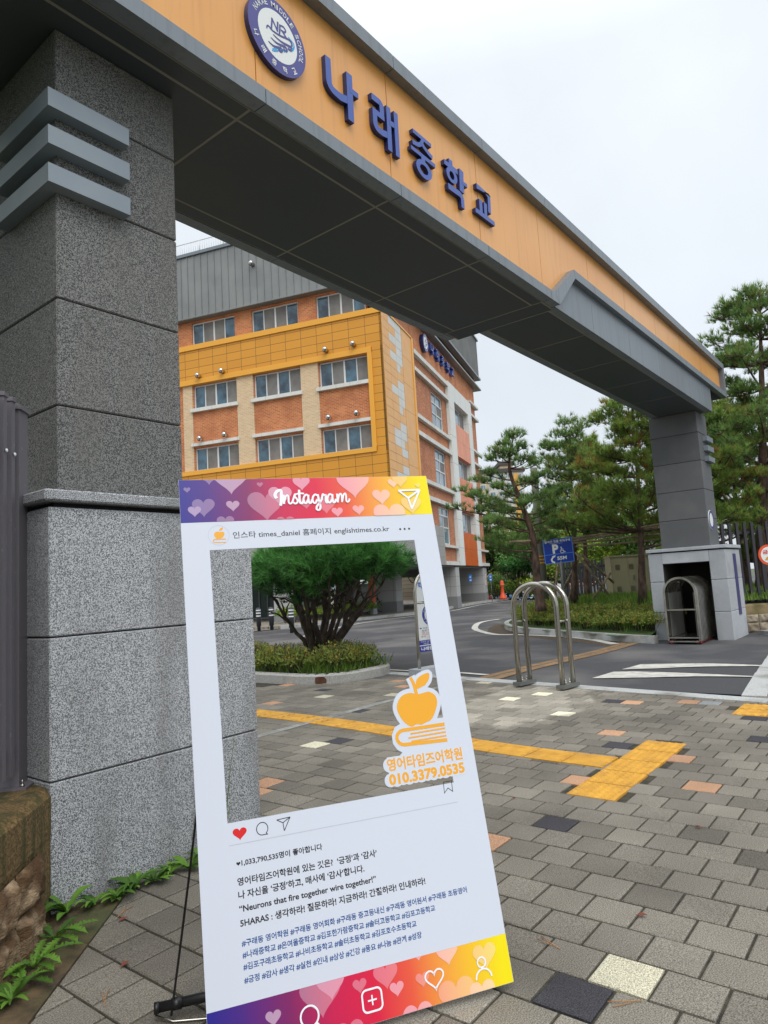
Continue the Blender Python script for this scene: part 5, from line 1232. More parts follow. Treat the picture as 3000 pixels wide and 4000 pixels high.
for i in range(1, len(kp)):
    a, b = Vector(kp[i - 1]), Vector(kp[i]); d = b - a; acc += d.length
    if acc > .5:
        acc = 0; n = Vector((d.y, -d.x)).normalized()
        for row in (0, 1):
            q = b + n * (.62 + row * .62 + rnd.uniform(-.1, .12)); 
            if q.x < 16.6 and q.y < 5.6: continue
            sc_ = rnd.uniform(.8, 1.15); lo = (q.x, q.y, mound(q.x, q.y) - .03)
            if used < 3: az[used].location = lo; az[used].rotation_euler = (0, 0, rnd.random() * 6)
            else: dup(az[used % 3], lo, rnd.random() * 6, scale=(sc_, sc_, sc_ * rnd.uniform(.85, 1.1)))
            used += 1

# pines on the mound
def P3(L, D):
    return [tuple(at(p_[0], p_[1], D + (p_[2] if len(p_) > 2 else rnd.uniform(-.9, .9)))) for p_ in L]
tA = [(18.62, 9.04, .55), (18.5, 9.02, 1.5), (18.37, 8.99, 2.69), (18.1, 9.12, 3.7), (17.84, 9.29, 4.75), (17.86, 9.07, 5.75)]
eA = P3([(1795, 1915, .2), (1765, 1985, .1), (1840, 1935, -.4), (1850, 1880, .5), (1885, 1840), (1905, 1790), (1935, 1762), (1960, 1735), (1990, 1700, .1), (2030, 1695, .2), (2050, 1740), (2075, 1785), (2110, 1800), (2135, 1850), (2090, 1880), (2150, 1930), (2185, 1965), (2140, 2010), (2200, 2040), (1890, 1960), (1930, 1900), (1955, 1990), (1900, 2040), (1880, 2110, -.3), (1915, 2130, .5), (1950, 2150, .4), (2170, 2105), (1985, 1930, 1), (2040, 1960, -1), (2060, 2030, 1), (1870, 1990, .9), (1930, 2030, -.8), (2010, 1800, .6), (1985, 1770, -.5), (2230, 1985, .3)], 20)
pine('pine_tree', 'tall thin red pine with open crown and leaning trunk behind the steel hoop', tA, .15, eA, M_barkr, M_needle, nl=.18, nw=.015, nn=18, per=36, rad=.34, tonem=.6)
def auto(name, label, base, top, tr, H0, H1, nlev, reach, needle, seed, nl=.19, nw=.016, nn=18, per=46, pk=(5, 7), rad=.5, jit=.25, group=None):
    b, t_ = vec(base), vec(top); mid = (b + t_) / 2 + np.array([rnd.uniform(-.2, .2), rnd.uniform(-.2, .2), 0]); tr_ = [tuple(b), tuple(mid), tuple(t_)]
    pine(name, label, tr_, tr * .8, ring_ends(tr_, H0, H1, nlev, reach, jit, pk, seed) + [tuple(t_)], M_barkr, needle, nl, nw, nn, per, group, rad=rad, tonem=.66)
pf = lambda r: (lambda f: r * (1 - .62 * f ** 1.3))
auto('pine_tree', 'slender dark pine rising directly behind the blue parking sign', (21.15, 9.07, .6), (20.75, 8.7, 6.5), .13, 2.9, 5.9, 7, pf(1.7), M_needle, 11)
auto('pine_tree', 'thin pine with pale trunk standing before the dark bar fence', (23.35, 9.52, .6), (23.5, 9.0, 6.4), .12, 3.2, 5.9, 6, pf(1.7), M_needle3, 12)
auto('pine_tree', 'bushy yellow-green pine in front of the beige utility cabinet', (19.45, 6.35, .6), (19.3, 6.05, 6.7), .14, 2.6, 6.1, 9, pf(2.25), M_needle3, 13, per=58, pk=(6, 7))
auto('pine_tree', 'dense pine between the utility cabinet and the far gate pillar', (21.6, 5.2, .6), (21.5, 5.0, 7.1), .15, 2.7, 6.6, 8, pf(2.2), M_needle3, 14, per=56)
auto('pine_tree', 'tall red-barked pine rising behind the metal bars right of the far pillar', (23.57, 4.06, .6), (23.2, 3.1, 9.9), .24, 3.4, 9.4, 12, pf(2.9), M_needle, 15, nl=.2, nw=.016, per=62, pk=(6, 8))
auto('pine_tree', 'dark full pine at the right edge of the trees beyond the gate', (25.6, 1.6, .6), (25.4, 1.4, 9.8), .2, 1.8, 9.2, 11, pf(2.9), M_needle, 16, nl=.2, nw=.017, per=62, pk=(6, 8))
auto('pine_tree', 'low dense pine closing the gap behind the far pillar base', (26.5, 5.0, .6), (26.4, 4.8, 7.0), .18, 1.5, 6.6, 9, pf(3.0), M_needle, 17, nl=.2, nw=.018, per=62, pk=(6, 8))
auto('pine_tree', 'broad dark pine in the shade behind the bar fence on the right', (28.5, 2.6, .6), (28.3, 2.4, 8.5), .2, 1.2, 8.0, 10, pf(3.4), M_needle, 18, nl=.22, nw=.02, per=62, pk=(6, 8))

# bamboo rails lashed between the pines, and their props
rails = thing('tree_prop', 'long weathered poles lashed level between the pine trunks', 'tree support', at(2300, 2095, 20))
for a, b, r_ in (((1990, 2117, 19.6), (2120, 2107, 20.2), .035), ((2020, 2127, 19.8), (2240, 2098, 21), .03), ((2236, 2103, 20.6), (2572, 2049, 18.6), .035), ((2236, 2113, 20.8), (2572, 2058, 18.8), .035), ((2238, 2122, 21.2), (2574, 2085, 19), .03), ((2250, 2135, 21.5), (2572, 2108, 19.2), .028)):
    m = MB(); m.tube([at(*a), at((a[0] + b[0]) / 2, (a[1] + b[1]) / 2 + 2, (a[2] + b[2]) / 2), at(*b)], r_, 7); m.build('pole', M_wood, rails)
for lb, L in (('crossed wooden props leaning against the pine before the bar fence', [((2248, 2157, 21.8), (2392, 2340, 21.6)), ((2270, 2165, 22.2), (2385, 2265, 22.6)), ((2385, 2238, 22), (2320, 2333, 21.6)), ((2258, 2190, 22), (2206, 2290, 22.2))]),
              ('pair of brown wooden props standing under the blue parking sign', [((2180, 2200, 21.2), (2168, 2330, 21)), ((2262, 2175, 22.6), (2225, 2335, 22.2))]),
              ('pale wooden props leaning on the red-barked pine by the right fence', [((2940, 2035, 21.2), (2905, 2110, 20.8)), ((2958, 2030, 21.2), (3010, 2085, 20.9)), ((2795, 1898, 19.4), (2925, 2050, 21.4))])):
    t_ = thing('tree_prop', lb, 'tree support', at(*L[0][1]))
    for a, b in L:
        m = MB(); A_, B_ = at(*a), at(*b); m.tube([A_, A_.lerp(B_, .5), B_ + (B_ - A_).normalized() * .15], .04, 7); m.build('pole', M_wood, t_)
rl2 = thing('tree_prop', 'light bamboo rail lashed to the red-barked pine right of the far pillar', 'tree support', at(2900, 2020, 20.8))
for a, b in (((2810, 2028, 20), (2985, 2005, 21)), ((2815, 2046, 20.2), (2960, 2030, 21.2)), ((2815, 2088, 20.2), (3000, 2070, 21.4))):
    m = MB(); m.tube([at(*a), at(*b)], .032, 7); m.build('pole', M_wood, rl2)

# dark bar fence behind the pines
def barfence(label, A_, B_, z0, z1, n, post_every=6):
    t_ = thing('bar_fence', label, 'fence', A_); d = (B_ - A_); d.z = 0; L = d.length; d.normalize(); n_ = Vector((d.y, -d.x, 0))
    m = MB(); m.obox(A_ + Z_ * (z0 + .2), d * L, n_ * .04, Z_ * .06); m.obox(A_ + Z_ * (z1 - .28), d * L, n_ * .04, Z_ * .06); m.build('rail', M_fence2, t_)
    for k in range(n + 1):
        c = A_ + d * (L * k / n); w_ = .1 if k % post_every == 0 else .07
        m = MB(); m.obox(c - d * w_ / 2 + n_ * .041 + Z_ * (z0 if k % post_every else z0 - .15), d * w_, n_ * .05, Z_ * (z1 - z0 + (.04 if k % post_every == 0 else 0))); m.build('post' if k % post_every == 0 else 'bar', M_fence2, t_)
    return t_
A_, B_ = at(2205, 2340, 26), at(2420, 2330, 24.6); A_.z = B_.z = 0
barfence('dark bar fence standing behind the pine trunks and the blue sign', A_, B_, .55, 2.05, 17)
m = MB(); 
# right-hand wall and fence beyond the far pillar
RW0 = Vector((18.06, 3.92, -.05)); rd_ = Vector((.72, -.69, 0)).normalized(); rn_ = Vector((-.69, -.72, 0)).normalized()
stone_wall('stone_wall', 'pale low stone wall with rusty top beyond the far gate pillar', RW0, rd_, rn_, 4.5, .62, .4, mat('pale_coping', rgb(150, 132, 100), .95, col2=rgb(110, 100, 66), scale=3), mat('pale_split_stone', rgb(170, 158, 138), .95, col2=rgb(120, 108, 92), scale=6, bump=.4), 9)
bf_ = barfence('grey metal bar fence on the pale wall right of the far pillar', RW0 - rn_ * .2, RW0 - rn_ * .2 + rd_ * 3.6, .68, 2.62, 18)
m = MB(); m.obox((18.05, 3.3, gz(16) - .05), rd_ * 5, rn_ * 1.0, Z_ * .13); tag(m.build('sidewalk_slab', M_kerb), kind='structure')

# blue parking sign
ps = thing('parking_sign', 'blue disabled parking sign on a thin post above the steel hoop', 'sign', (18.9, 8.45, .5))
TLc, TRc, BRc, BLc = at(2117.6, 2110, 20), at(2233, 2097, 19.95), at(2245, 2192, 19.95), at(2131, 2206, 20)
sx_ = (TRc - TLc + BRc - BLc) / 2; W_ = sx_.length; sx_.normalize(); sy_ = (TLc - BLc + TRc - BRc) / 2; sy_ = (sy_ - sx_ * sy_.dot(sx_)); H_ = sy_.length; sy_.normalize(); sn_ = sx_.cross(sy_); O_ = (TLc + TRc + BRc + BLc) / 4 - sx_ * W_ / 2 - sy_ * H_ / 2
m = MB(); rrp = arc(W_ - .04, H_ - .04, .04, .04, 0, 90, 5) + arc(.04, H_ - .04, .04, .04, 90, 180, 5) + arc(.04, .04, .04, .04, 180, 270, 5) + arc(W_ - .04, .04, .04, .04, 270, 360, 5); m.prism(rrp, O_, sx_, sy_, .02); pl_ = m.build('sign_plate', mat('sign_light_blue', rgb(86, 140, 226), .4), ps)
m = MB(); ib = [(.022, .022), (W_ - .022, .022), (W_ - .022, H_ * .36), (.022, H_ * .36)]; m.prism(ib, O_ + sn_ * .002, sx_, sy_); m.prism([(.022, H_ * .385), (W_ - .022, H_ * .385), (W_ - .022, H_ - .022), (.022, H_ - .022)], O_ + sn_ * .002, sx_, sy_); m.build('sign_field', mat('sign_blue', rgb(14, 58, 160), .4), pl_)
m = MB(); o2 = O_ + sn_ * .004; u_ = W_; text(m, '장애인 전용 주차구역', o2, sx_, sy_, .055 * u_, .93 * u_, .84 * H_, .95 * H_, bold=.03); text(m, 'Disabled Parking Lot', o2, sx_, sy_, .25 * u_, .68 * u_, .79 * H_, .825 * H_)
text(m, 'P', o2, sx_, sy_, .30 * u_, .505 * u_, .40 * H_, .775 * H_, bold=.05); text(m, '55M', o2, sx_, sy_, .43 * u_, .75 * u_, .125 * H_, .27 * H_, bold=.035)
m.stroke(smooth2([(.335 * u_, .03 * H_), (.255 * u_, .09 * H_), (.24 * u_, .18 * H_), (.30 * u_, .27 * H_)], 5), .065 * u_, o2, sx_, sy_, w2=.05 * u_); m.prism([(.25 * u_, .30 * H_), (.35 * u_, .24 * H_), (.385 * u_, .335 * H_)], o2 + sn_ * .001, sx_, sy_)
c0 = (.62 * u_, .47 * H_); m.stroke(arc(c0[0], c0[1], .06 * u_, .075 * H_, 120, 345, 14), .018 * u_, o2, sx_, sy_); m.ring((.60 * u_, .625 * H_), 0, .022 * u_, o2, sx_, sy_, n=14); m.stroke([(.60 * u_, .60 * H_), (.61 * u_, .50 * H_), (.67 * u_, .50 * H_), (.70 * u_, .42 * H_), (.74 * u_, .435 * H_)], .02 * u_, o2 + sn_ * .001, sx_, sy_); m.stroke([(.60 * u_, .56 * H_), (.67 * u_, .555 * H_)], .016 * u_, o2 + sn_ * .002, sx_, sy_)
m.build('sign_lettering', M_white, pl_)
m = MB(); pt = at(2185, 2140, 20.04); m.tube([(pt.x + .04, pt.y, .3), pt], .035, 10); m.build('post', M_galv, ps)

# beige utility cabinet
cab = thing('utility_cabinet', 'beige metal utility cabinet with louvred vents among the pines', 'cabinet', (22.9, 8.4, .55))
ca, cb_ = Vector((22.86, 8.40, .5)), Vector((23.9, 7.0, .5)); cd_ = (cb_ - ca).normalized(); cn_ = Vector((cd_.y, -cd_.x, 0)); cn_ = cn_ if cn_.dot(CF) < 0 else -cn_
M_cab = mat('beige_paint', rgb(168, 160, 128), .55, dirt=(rgb(140, 132, 104), 2, .55, .8, (3, 3, .5))); m = MB(); m.obox(ca, cd_ * 1.75, -cn_ * .7, Z_ * 1.55); m.obox(ca - cd_ * .03 + cn_ * .03 + Z_ * 1.551, cd_ * 1.81, -cn_ * .76, Z_ * .05); body = m.build('body', M_cab, cab)
for k in range(2):
    m = MB(); m.obox(ca + cd_ * (.04 + k * .85) + cn_ * .001 + Z_ * .06, cd_ * .82, cn_ * .015, Z_ * 1.44); dr = m.build('door', M_cab, cab)
    for a, b in ((.1, 1.12), (.56, 1.12), (.1, .38), (.56, .38)):
        for q in range(5):
            m = MB(); m.obox(ca + cd_ * (.04 + k * .85 + a) + cn_ * .016 + Z_ * (b + q * .038), cd_ * .15, cn_ * .014, Z_ * .016); 
            if q == 0: lv = m; continue
            lv.v, base_ = lv.v + m.v, len(lv.v); lv.f += [tuple(i + base_ for i in f_) for f_ in m.f]; lv.mi += m.mi; lv.sm += m.sm
        lv.build('louvre', mat('louvre_beige', rgb(92, 86, 66), .6) if 'louvre_beige' not in bpy.data.materials else bpy.data.materials['louvre_beige'], dr)
    m = MB(); m.obox(ca + cd_ * (.72 + k * .2) + cn_ * .016 + Z_ * .75, cd_ * .035, cn_ * .03, Z_ * .16); m.build('handle', M_galv, dr)

# stainless steel bicycle hoop
hoop = thing('steel_hoop', 'stainless steel double arch barrier standing on the kerb', 'barrier', (8.9, 4.35, 0))
ha = [gnd(2026, 2678, .02), gnd(2196, 2691, .02)]; hd_ = (ha[1] - ha[0]).normalized(); hn_ = Vector((-hd_.y, hd_.x, 0)); hn_ = hn_ if hn_.x > 0 else -hn_
Lh = (ha[1] - ha[0]).length
for k in (0, 1):
    o = ha[0] + hn_ * (k * .26 + .02); q = [o + Z_ * .0, o + Z_ * .55, o + Z_ * 1.08] + [o + hd_ * (Lh / 2 - Lh / 2 * math.cos(a)) + Z_ * (1.1 + Lh / 2 * .86 * math.sin(a)) for a in np.linspace(0.12, math.pi - .12, 15)] + [o + hd_ * Lh + Z_ * 1.08, o + hd_ * Lh + Z_ * .55, o + hd_ * Lh]
    m = MB(); m.tube(q, .036, 16); m.build('arch_tube', M_steel, hoop)
for k in (0, 1):
    o = ha[0] + hd_ * (Lh * k); m = MB(); m.tube([o + hn_ * .02 + Z_ * .88, o + hn_ * .28 + Z_ * .88], .016, 10); m.lathe([(.001, 0), (.022, .01), (.022, .03), (.012, .04)], o + hn_ * .232 + Z_ * .88, 10, hn_); m.build('cross_bar', M_steel, hoop)
    m = MB(); m.obox(o - hd_ * .06 - hn_ * .05, hd_ * .12, hn_ * .40, Z_ * .05); bp_ = m.build('base_plate', M_galv, hoop)
    m = MB(); m.lathe([(.014, 0), (.014, .02), (.008, .02), (.008, .06)], o + hn_ * .10 + Z_ * .05, 6); m.lathe([(.014, 0), (.014, .02), (.008, .02), (.008, .06)], o + hn_ * .20 + Z_ * .05, 6); m.build('bolt', M_steel, bp_)

# folding stainless gate parked in the far pillar
sg = thing('sliding_gate', 'stainless steel folding gate with arched hoods half inside the far pillar', 'sliding gate', (15.9, 4.36, -.1))
GX, gy0, gy1, gzb = 15.62, 3.97, 4.62, -.08; gw = (gy1 - gy0); gc = (gy0 + gy1) / 2
for k in range(14):
    x = GX + k * .105; hh = 1.0; m = MB(); r0 = gw / 2 - .0; prof = [(gy0, gzb + .05), (gy0, hh)] + [(gc - r0 * math.cos(a), hh + r0 * math.sin(a)) for a in np.linspace(.15, math.pi - .15, 14)] + [(gy1, hh), (gy1, gzb + .05)]
    m.stroke(prof[::-1], .035, (x, 0, 0), (0, 1, 0), Z_, -.075 if False else 0); v_ = []
    mm = MB(); mm.stroke([(-q[0], q[1]) for q in prof], .03 if k else .045, (x, 0, 0), (0, -1, 0), Z_, .066 if k else .085); mm.build('hood', M_steel2, sg)
m = MB()
for z_, d_ in ((.62, .4), (gzb + .10, 1.1), (gzb + .02, 1.1)): m.box((GX + .01, gy0 + .02, z_), (GX + d_, gy1 - .02, z_ + .028))
m.build('shelf', M_steel2, sg)
m = MB()
for k in range(1, 13):
    for yy in (gy0 + .06, gy1 - .075): m.box((GX + .01 + k * .085, yy, gzb + .14), (GX + .025 + k * .085, yy + .015, 1.0))
m.build('lattice', M_galv, sg)
m = MB(); m.lathe([(.001, 0), (.03, .005), (.03, .03)], (GX - .02, gc, 1.22), 12, (1, 0, 0)); m.box((GX - .015, gc - .012, 1.1), (GX, gc + .012, 1.2)); m.build('latch', M_black, sg)
M_rw = mat('red_wheel', rgb(130, 40, 36), .5)
for k in range(9):
    for yy in ((gy0 + .02, gy1 - .06) if k else (gy0 - .02, gy0 + .05, gy1 - .09, gy1 - .02)):
        m = MB(); m.lathe([(.02, -.02), (.04, -.016), (.04, .016), (.02, .02)], (GX + .05 + k * .13, yy + .02, gz(16) + .04), 12, (0, 1, 0)); m.build('wheel', M_rw, sg)

# round red sign at the right edge
rs = thing('round_sign', 'round white sign with orange rim standing by the right fence', 'sign', (16.5, 2.6, -.1))
rc = at(3003, 2167, 14.5); rx_ = Vector((CR.x, CR.y, 0)).normalized(); m = MB(); m.ring((0, 0), 0, .22, rc, rx_, Z_, .012, n=36); pl_ = m.build('sign_disc', mat('sign_orange', rgb(226, 84, 40), .5), rs)
m = MB(); m.ring((0, 0), 0, .17, rc - CF * .004, rx_, Z_, 0, n=32); f_ = m.build('sign_face', M_white, pl_); m = MB(); text(m, '금연', rc - CF * .008, rx_, Z_, -.13, .1, .02, .11, bold=.03); m.build('sign_lettering', mat('sign_red', rgb(206, 50, 60), .5), pl_); m = MB(); m.prism([(-.1, -.11), (.1, -.12), (.06, -.03), (-.05, -.04)], rc - CF * .008, rx_, Z_); m.build('sign_mark', M_yel, pl_)
m = MB(); m.tube([(rc.x + .03, rc.y + .03, -.1), (rc.x + .03, rc.y + .03, rc.z)], .022, 8); m.build('post', M_galv, rs)

auto('pine_tree', 'dark pine overhanging the metal fence left of the near pillar', (-.9, 5.6, 0), (-.8, 5.7, 7.5), .16, 1.3, 7.0, 10, pf(1.9), M_needle, 31, nl=.16, nw=.012, per=70, rad=.5)
auto('pine_tree', 'second dark pine behind the fence further left of the near pillar', (-3.2, 4.6, 0), (-3.1, 4.6, 8.0), .17, 1.2, 7.6, 10, pf(2.3), M_needle, 32, nl=.18, nw=.016, per=70, rad=.55)
auto('pine_tree', 'dark pine behind the near pillar on the school side of the fence', (.0, 8.6, 0), (.1, 8.5, 8.0), .17, 1.2, 7.4, 10, pf(2.2), M_needle, 33, nl=.18, nw=.016, per=70, rad=.55)

# ------------------------------------------------------------------ planter with the umbrella pine, by the left of the road
plo = [(7.98, 14), (7.96, 9.3), (7.96, 8.55)] + arc(8.75, 8.3, .8, .78, 175, 265, 6) + arc(9.2, 8.25, .72, .73, 275, 355, 6) + [(9.95, 9.2), (10.1, 14)]
m = MB(); P = [Vector((p_[0], p_[1], 0)) for p_ in plo]; run = 0
for i in range(len(P) - 1):
    d = (P[i + 1] - P[i]); L = d.length; d.normalize(); n = Vector((-d.y, d.x, 0)); e = .006 if i in (1, 4, 7, 10) else -.003
    o = P[i] + d * e
    q = [o + n * .0 - Z_ * .05, o + n * .17 - Z_ * .05, o + n * .17 + Z_ * .15, o + n * .025 + Z_ * .15, o + Z_ * .125]; L2 = L - e + .012
    for k in range(5): m.poly([q[k], q[(k + 1) % 5], q[(k + 1) % 5] + d * L2, q[k] + d * L2])
    m.poly(q[::-1]); m.poly([v + d * L2 for v in q])
M_pk = mat('planter_granite', rgb(150, 148, 142), .8, col2=rgb(198, 197, 192), scale=80, bump=.25, dirt=(rgb(128, 124, 112), 1.2, .5, .75))
pk_ = m.build('planter_kerb', M_pk); tag(pk_, 'pale granite kerb ring of the planting bed under the umbrella pine', 'planter')
st_ = MB(); st_.prism([(8.02 + .0, .02), (8.40, .015), (8.42, .09), (8.36, .125), (8.08, .12), (8.0, .07)], (0, 7.512, 0), X_, Z_, 0)
sheet('bed_soil', [(p_[0] + (.1 if p_[0] < 8.9 else -.1), max(p_[1], 7.65)) for p_ in plo], .1, M_soil)
mst = mat('rust_stain', rgb(86, 52, 36), .9, col2=rgb(110, 74, 54), scale=12)
a_ = Vector(plo[5]); b_ = Vector(plo[7]); dd = Vector((b_.x - a_.x, b_.y - a_.y, 0)).normalized(); nn_ = Vector((dd.y, -dd.x, 0))
# a brown stain on the kerb front
aa, bb2 = Vector((plo[5][0], plo[5][1], 0)), Vector((plo[6][0], plo[6][1], 0)); dd = (bb2 - aa); L = dd.length; dd.normalize(); nn_ = Vector((dd.y, -dd.x, 0)); m = MB()
m.prism([(L * .05, .012), (L * .5, .006), (L * .95, .016), (L * .98, .07), (L * .8, .118), (L * .4, .122), (L * .1, .112), (L * .02, .06)], aa + nn_ * .002, dd, Z_, 0); sn = m.build('stain', mst, pk_)
# trunks fan out from the ground into a flat wide crown
up = thing('umbrella_pine', 'umbrella pine with fanned dark stems and flat dense green crown in the planter', 'tree', (9.6, 9.35, .1))
base = vec(at(1248, 2560, 13.1)); base[2] = .08
cc = vec(at(1285, 2252, 13.1)); rx3 = np.array([CR.x, CR.y, 0]); rx3 /= np.linalg.norm(rx3); fx3 = np.array([CF.x, CF.y, 0]); fx3 /= np.linalg.norm(fx3)
m = MB(); stems = []
for (px, py, dd_, r_) in ((1075, 2345, .1, .05), (1130, 2300, .5, .05), (1150, 2290, -.3, .085), (1195, 2280, .9, .05), (1225, 2290, -.1, .075), (1275, 2275, .3, .095), (1320, 2260, -.4, .06), (1350, 2280, .6, .05), (1410, 2290, .1, .07), (1450, 2300, -.2, .075), (1480, 2290, .5, .045), (1290, 2270, -.9, .05), (1390, 2270, -.8, .05), (1180, 2270, -.8, .05)):
    e = vec(at(px, py, 13.1 + dd_)); b0 = base + np.array([rnd.uniform(-.1, .1), rnd.uniform(-.08, .08), 0]); mid = b0 * .55 + e * .45 + np.array([0, 0, .05]) + rx3 * (.10 if px > 1250 else -.08)
    B = bez(b0, mid, e, 9) + rng.normal(size=(9, 3)) * .018; B[0] = b0; m.tube([tuple(q) for q in B], [r_ * (1 - .55 * i / 8) * (1 + .12 * math.sin(i * 2.3 + px)) for i in range(9)], 8); stems.append(B)
    for k in range(5):
        s = B[rnd.choice((5, 6, 7, 8))]; q = s + rx3 * rnd.uniform(-.5, .5) + fx3 * rnd.uniform(-.5, .5) + np.array([0, 0, rnd.uniform(.15, .45)]); m.tube([tuple(s), tuple(s * .5 + q * .5 + np.array([0, 0, .06])), tuple(q)], [.022, .016, .009], 5, cap=False)
m.tube([tuple(base - [0, 0, .1]), tuple(base + [0, 0, .2])], [.21, .16], 10); m.build('trunk', M_bark, up)
TP, TD, TO = [], [], []
for _ in range(420):
    a = rng.random() * 2 * np.pi; r_ = np.sqrt(rng.random()); ax = 1.52 * (1 + .07 * np.sin(3 * a + 1) + .05 * np.sin(7 * a)); x, y = r_ * ax * np.cos(a), r_ * 1.3 * np.sin(a)
    top = .70 * np.sqrt(max(0, 1 - (r_ * .93) ** 2)) + .06 * np.sin(5 * x + 1.3) * np.cos(4 * y); bot = -.16 - .20 * (1 - r_ ** 2) + .08 * np.sin(4 * x) + .16 * r_ + .12 * x
    f_ = rng.random(); z = bot + (top - bot) * (f_ ** .4 if rng.random() < .8 else f_ * .4); q = cc + rx3 * x + fx3 * y + np.array([0, 0, z]); ct = .3 + .34 * (z - bot) / max(.2, top - bot) + rng.normal() * .14  # tone paler up the crown: light from above put into the needle colour
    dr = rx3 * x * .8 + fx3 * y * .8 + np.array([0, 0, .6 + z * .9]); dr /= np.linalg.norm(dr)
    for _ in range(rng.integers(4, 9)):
        o_ = rng.normal(size=3) * .10; TP.append(q + o_ + dr * .05); TD.append(dr + o_ * 5 + rng.normal(size=3) * .2); TO.append(ct + .9 * float(o_ @ dr) + rng.normal() * .12)  # outward shoots toned paler, their highlights put into the colour
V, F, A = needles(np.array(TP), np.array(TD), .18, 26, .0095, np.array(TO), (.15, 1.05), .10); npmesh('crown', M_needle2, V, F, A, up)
# azaleas and long grass in the planter
PZ = 'dry twiggy azalea bush in the bed under the umbrella pine'
pz = [bush('azalea', PZ, .42, .5, 620, M_azal, seed=20 + k, group='azaleas under the umbrella pine', leaf=.055, stems=34, tip=.22, tone=.6) for k in range(3)]
spots = [(8.35, 8.75), (8.3, 9.3), (8.32, 9.9), (8.3, 10.5), (8.35, 11.1), (8.7, 8.15), (9.2, 8.1), (9.5, 8.5), (9.62, 9.0), (9.65, 9.6), (9.7, 10.3), (9.1, 10.7), (8.9, 9.9), (8.7, 11.4), (9.6, 11.2), (9.0, 8.6), (9.55, 8.2), (8.4, 11.9), (9.4, 12.2)]
for k, (x, y) in enumerate(spots):
    sc_ = rnd.uniform(.8, 1.1)
    if k < 3: pz[k].location = (x, y, .08); pz[k].rotation_euler = (0, 0, k)
    else: dup(pz[k % 3], (x, y, .08), rnd.random() * 6, scale=sc_)
gp_ = []
while len(gp_) < 2600:
    x, y = rng.uniform(8.0, 10.0), rng.uniform(7.6, 12.5)
    if inside(x, y, plo) and (x > 8.14 and x < 9.85): gp_.append((x, y, .09))
grass('grass', 'tangled green and straw grass around the foot of the umbrella pine', gp_, .2, M_grass, wdt=.008, lean=.9, tone=.4)

# visitor notice sign
vs_ = thing('visitor_sign', 'arched white visitor notice sign in a steel tube frame beside the planter', 'sign', (9.55, 6.95, 0))
va = gnd(1640, 2634, .02); vd = Vector((math.cos(-.135), math.sin(-.135), 0)); vn = vd.cross(Z_); va = va + Vector((0, 0, 0)); Wv = .62; Hs = 1.36
q = [va + Z_ * .0, va + Z_ * .7, va + Z_ * Hs] + [va + vd * (Wv / 2 - Wv / 2 * math.cos(a)) + Z_ * (Hs + .02 + Wv / 2 * math.sin(a)) for a in np.linspace(.1, math.pi - .1, 13)] + [va + vd * Wv + Z_ * Hs, va + vd * Wv + Z_ * .7, va + vd * Wv]
m = MB(); m.tube(q, .027, 10); m.build('tube_frame', M_steel, vs_)
m = MB(); m.prism([(.027, .36), (Wv - .027, .36), (Wv - .027, 1.16), (.027, 1.16)], va + vn * .012, vd, Z_, .02); pn = m.build('notice_panel', M_white, vs_)
m = MB(); m.prism([(.027, 1.2), (Wv - .027, 1.2)] + arc(Wv / 2, Hs + .01, Wv / 2 - .03, Wv / 2 - .02, 0, 180, 14), va + vn * .012, vd, Z_, .02); pt_ = m.build('header_panel', M_white, vs_)
m = MB(); m.tube([va + vd * .0 + Z_ * 1.18, va + vd * Wv + Z_ * 1.18], .014, 8); m.build('cross_bar', M_steel, vs_)
vo = va + vn * .0135; M_vb = mat('notice_blue', rgb(40, 50, 150), .5); M_vc = mat('notice_cyan', rgb(40, 110, 190), .5)
m = MB(); text(m, '학교 방문', vo, vd, Z_, .07, .56, 1.42, 1.53, bold=.03); m.build('header_lettering', M_vc, pt_); m = MB(); text(m, '안내', vo, vd, Z_, .19, .44, 1.25, 1.36, bold=.03); m.build('header_lettering', M_vb, pt_)
emblem(va + vn * .014 + vd * .31 + Z_ * .97, vd, Z_, .175, vs_, .001, ring=M_vb)
m = MB(); text(m, '◆ 방문증 발급 안내', vo, vd, Z_, .05, .56, .735, .765); m.prism([(.027, .36), (Wv - .027, .36), (Wv - .027, .455), (.027, .455)], vo, vd, Z_); m.prism([(.027, .47), (Wv - .027, .47), (Wv - .027, .55), (.027, .55)], vo, vd, Z_); m.build('notice_blue', M_vb, pn)
m = MB(); text(m, '정문지킴이실', vo, vd, Z_, .1, .5, .69, .725); text(m, '본관 1층 행정실', vo, vd, Z_, .08, .54, .595, .625); m.build('notice_black', M_prk, pn)
m = MB(); text(m, '08:10~14:00', vo, vd, Z_, .1, .5, .66, .683); text(m, '14:00~16:40', vo, vd, Z_, .1, .5, .632, .655); text(m, '그외 시간', vo, vd, Z_, .2, .48, .562, .588); m.build('notice_red', mat('notice_red_ink', rgb(196, 40, 44), .5), pn)
m = MB(); text(m, '나래중학교', vo + vn * .0015, vd, Z_, .06, .56, .375, .44, bold=.03); text(m, '방문증 없이 학교 출입을', vo + vn * .0015, vd, Z_, .06, .57, .514, .54); text(m, '제한 합니다', vo + vn * .0015, vd, Z_, .12, .5, .479, .504); m.build('notice_white_ink', M_white, pn)
m = MB(); m.obox(va - vd * .12 - vn * -.12 - Z_ * .03, vd * (Wv + .24), -vn * .26, Z_ * .12); m.build('stone_foot', G_far, vs_)

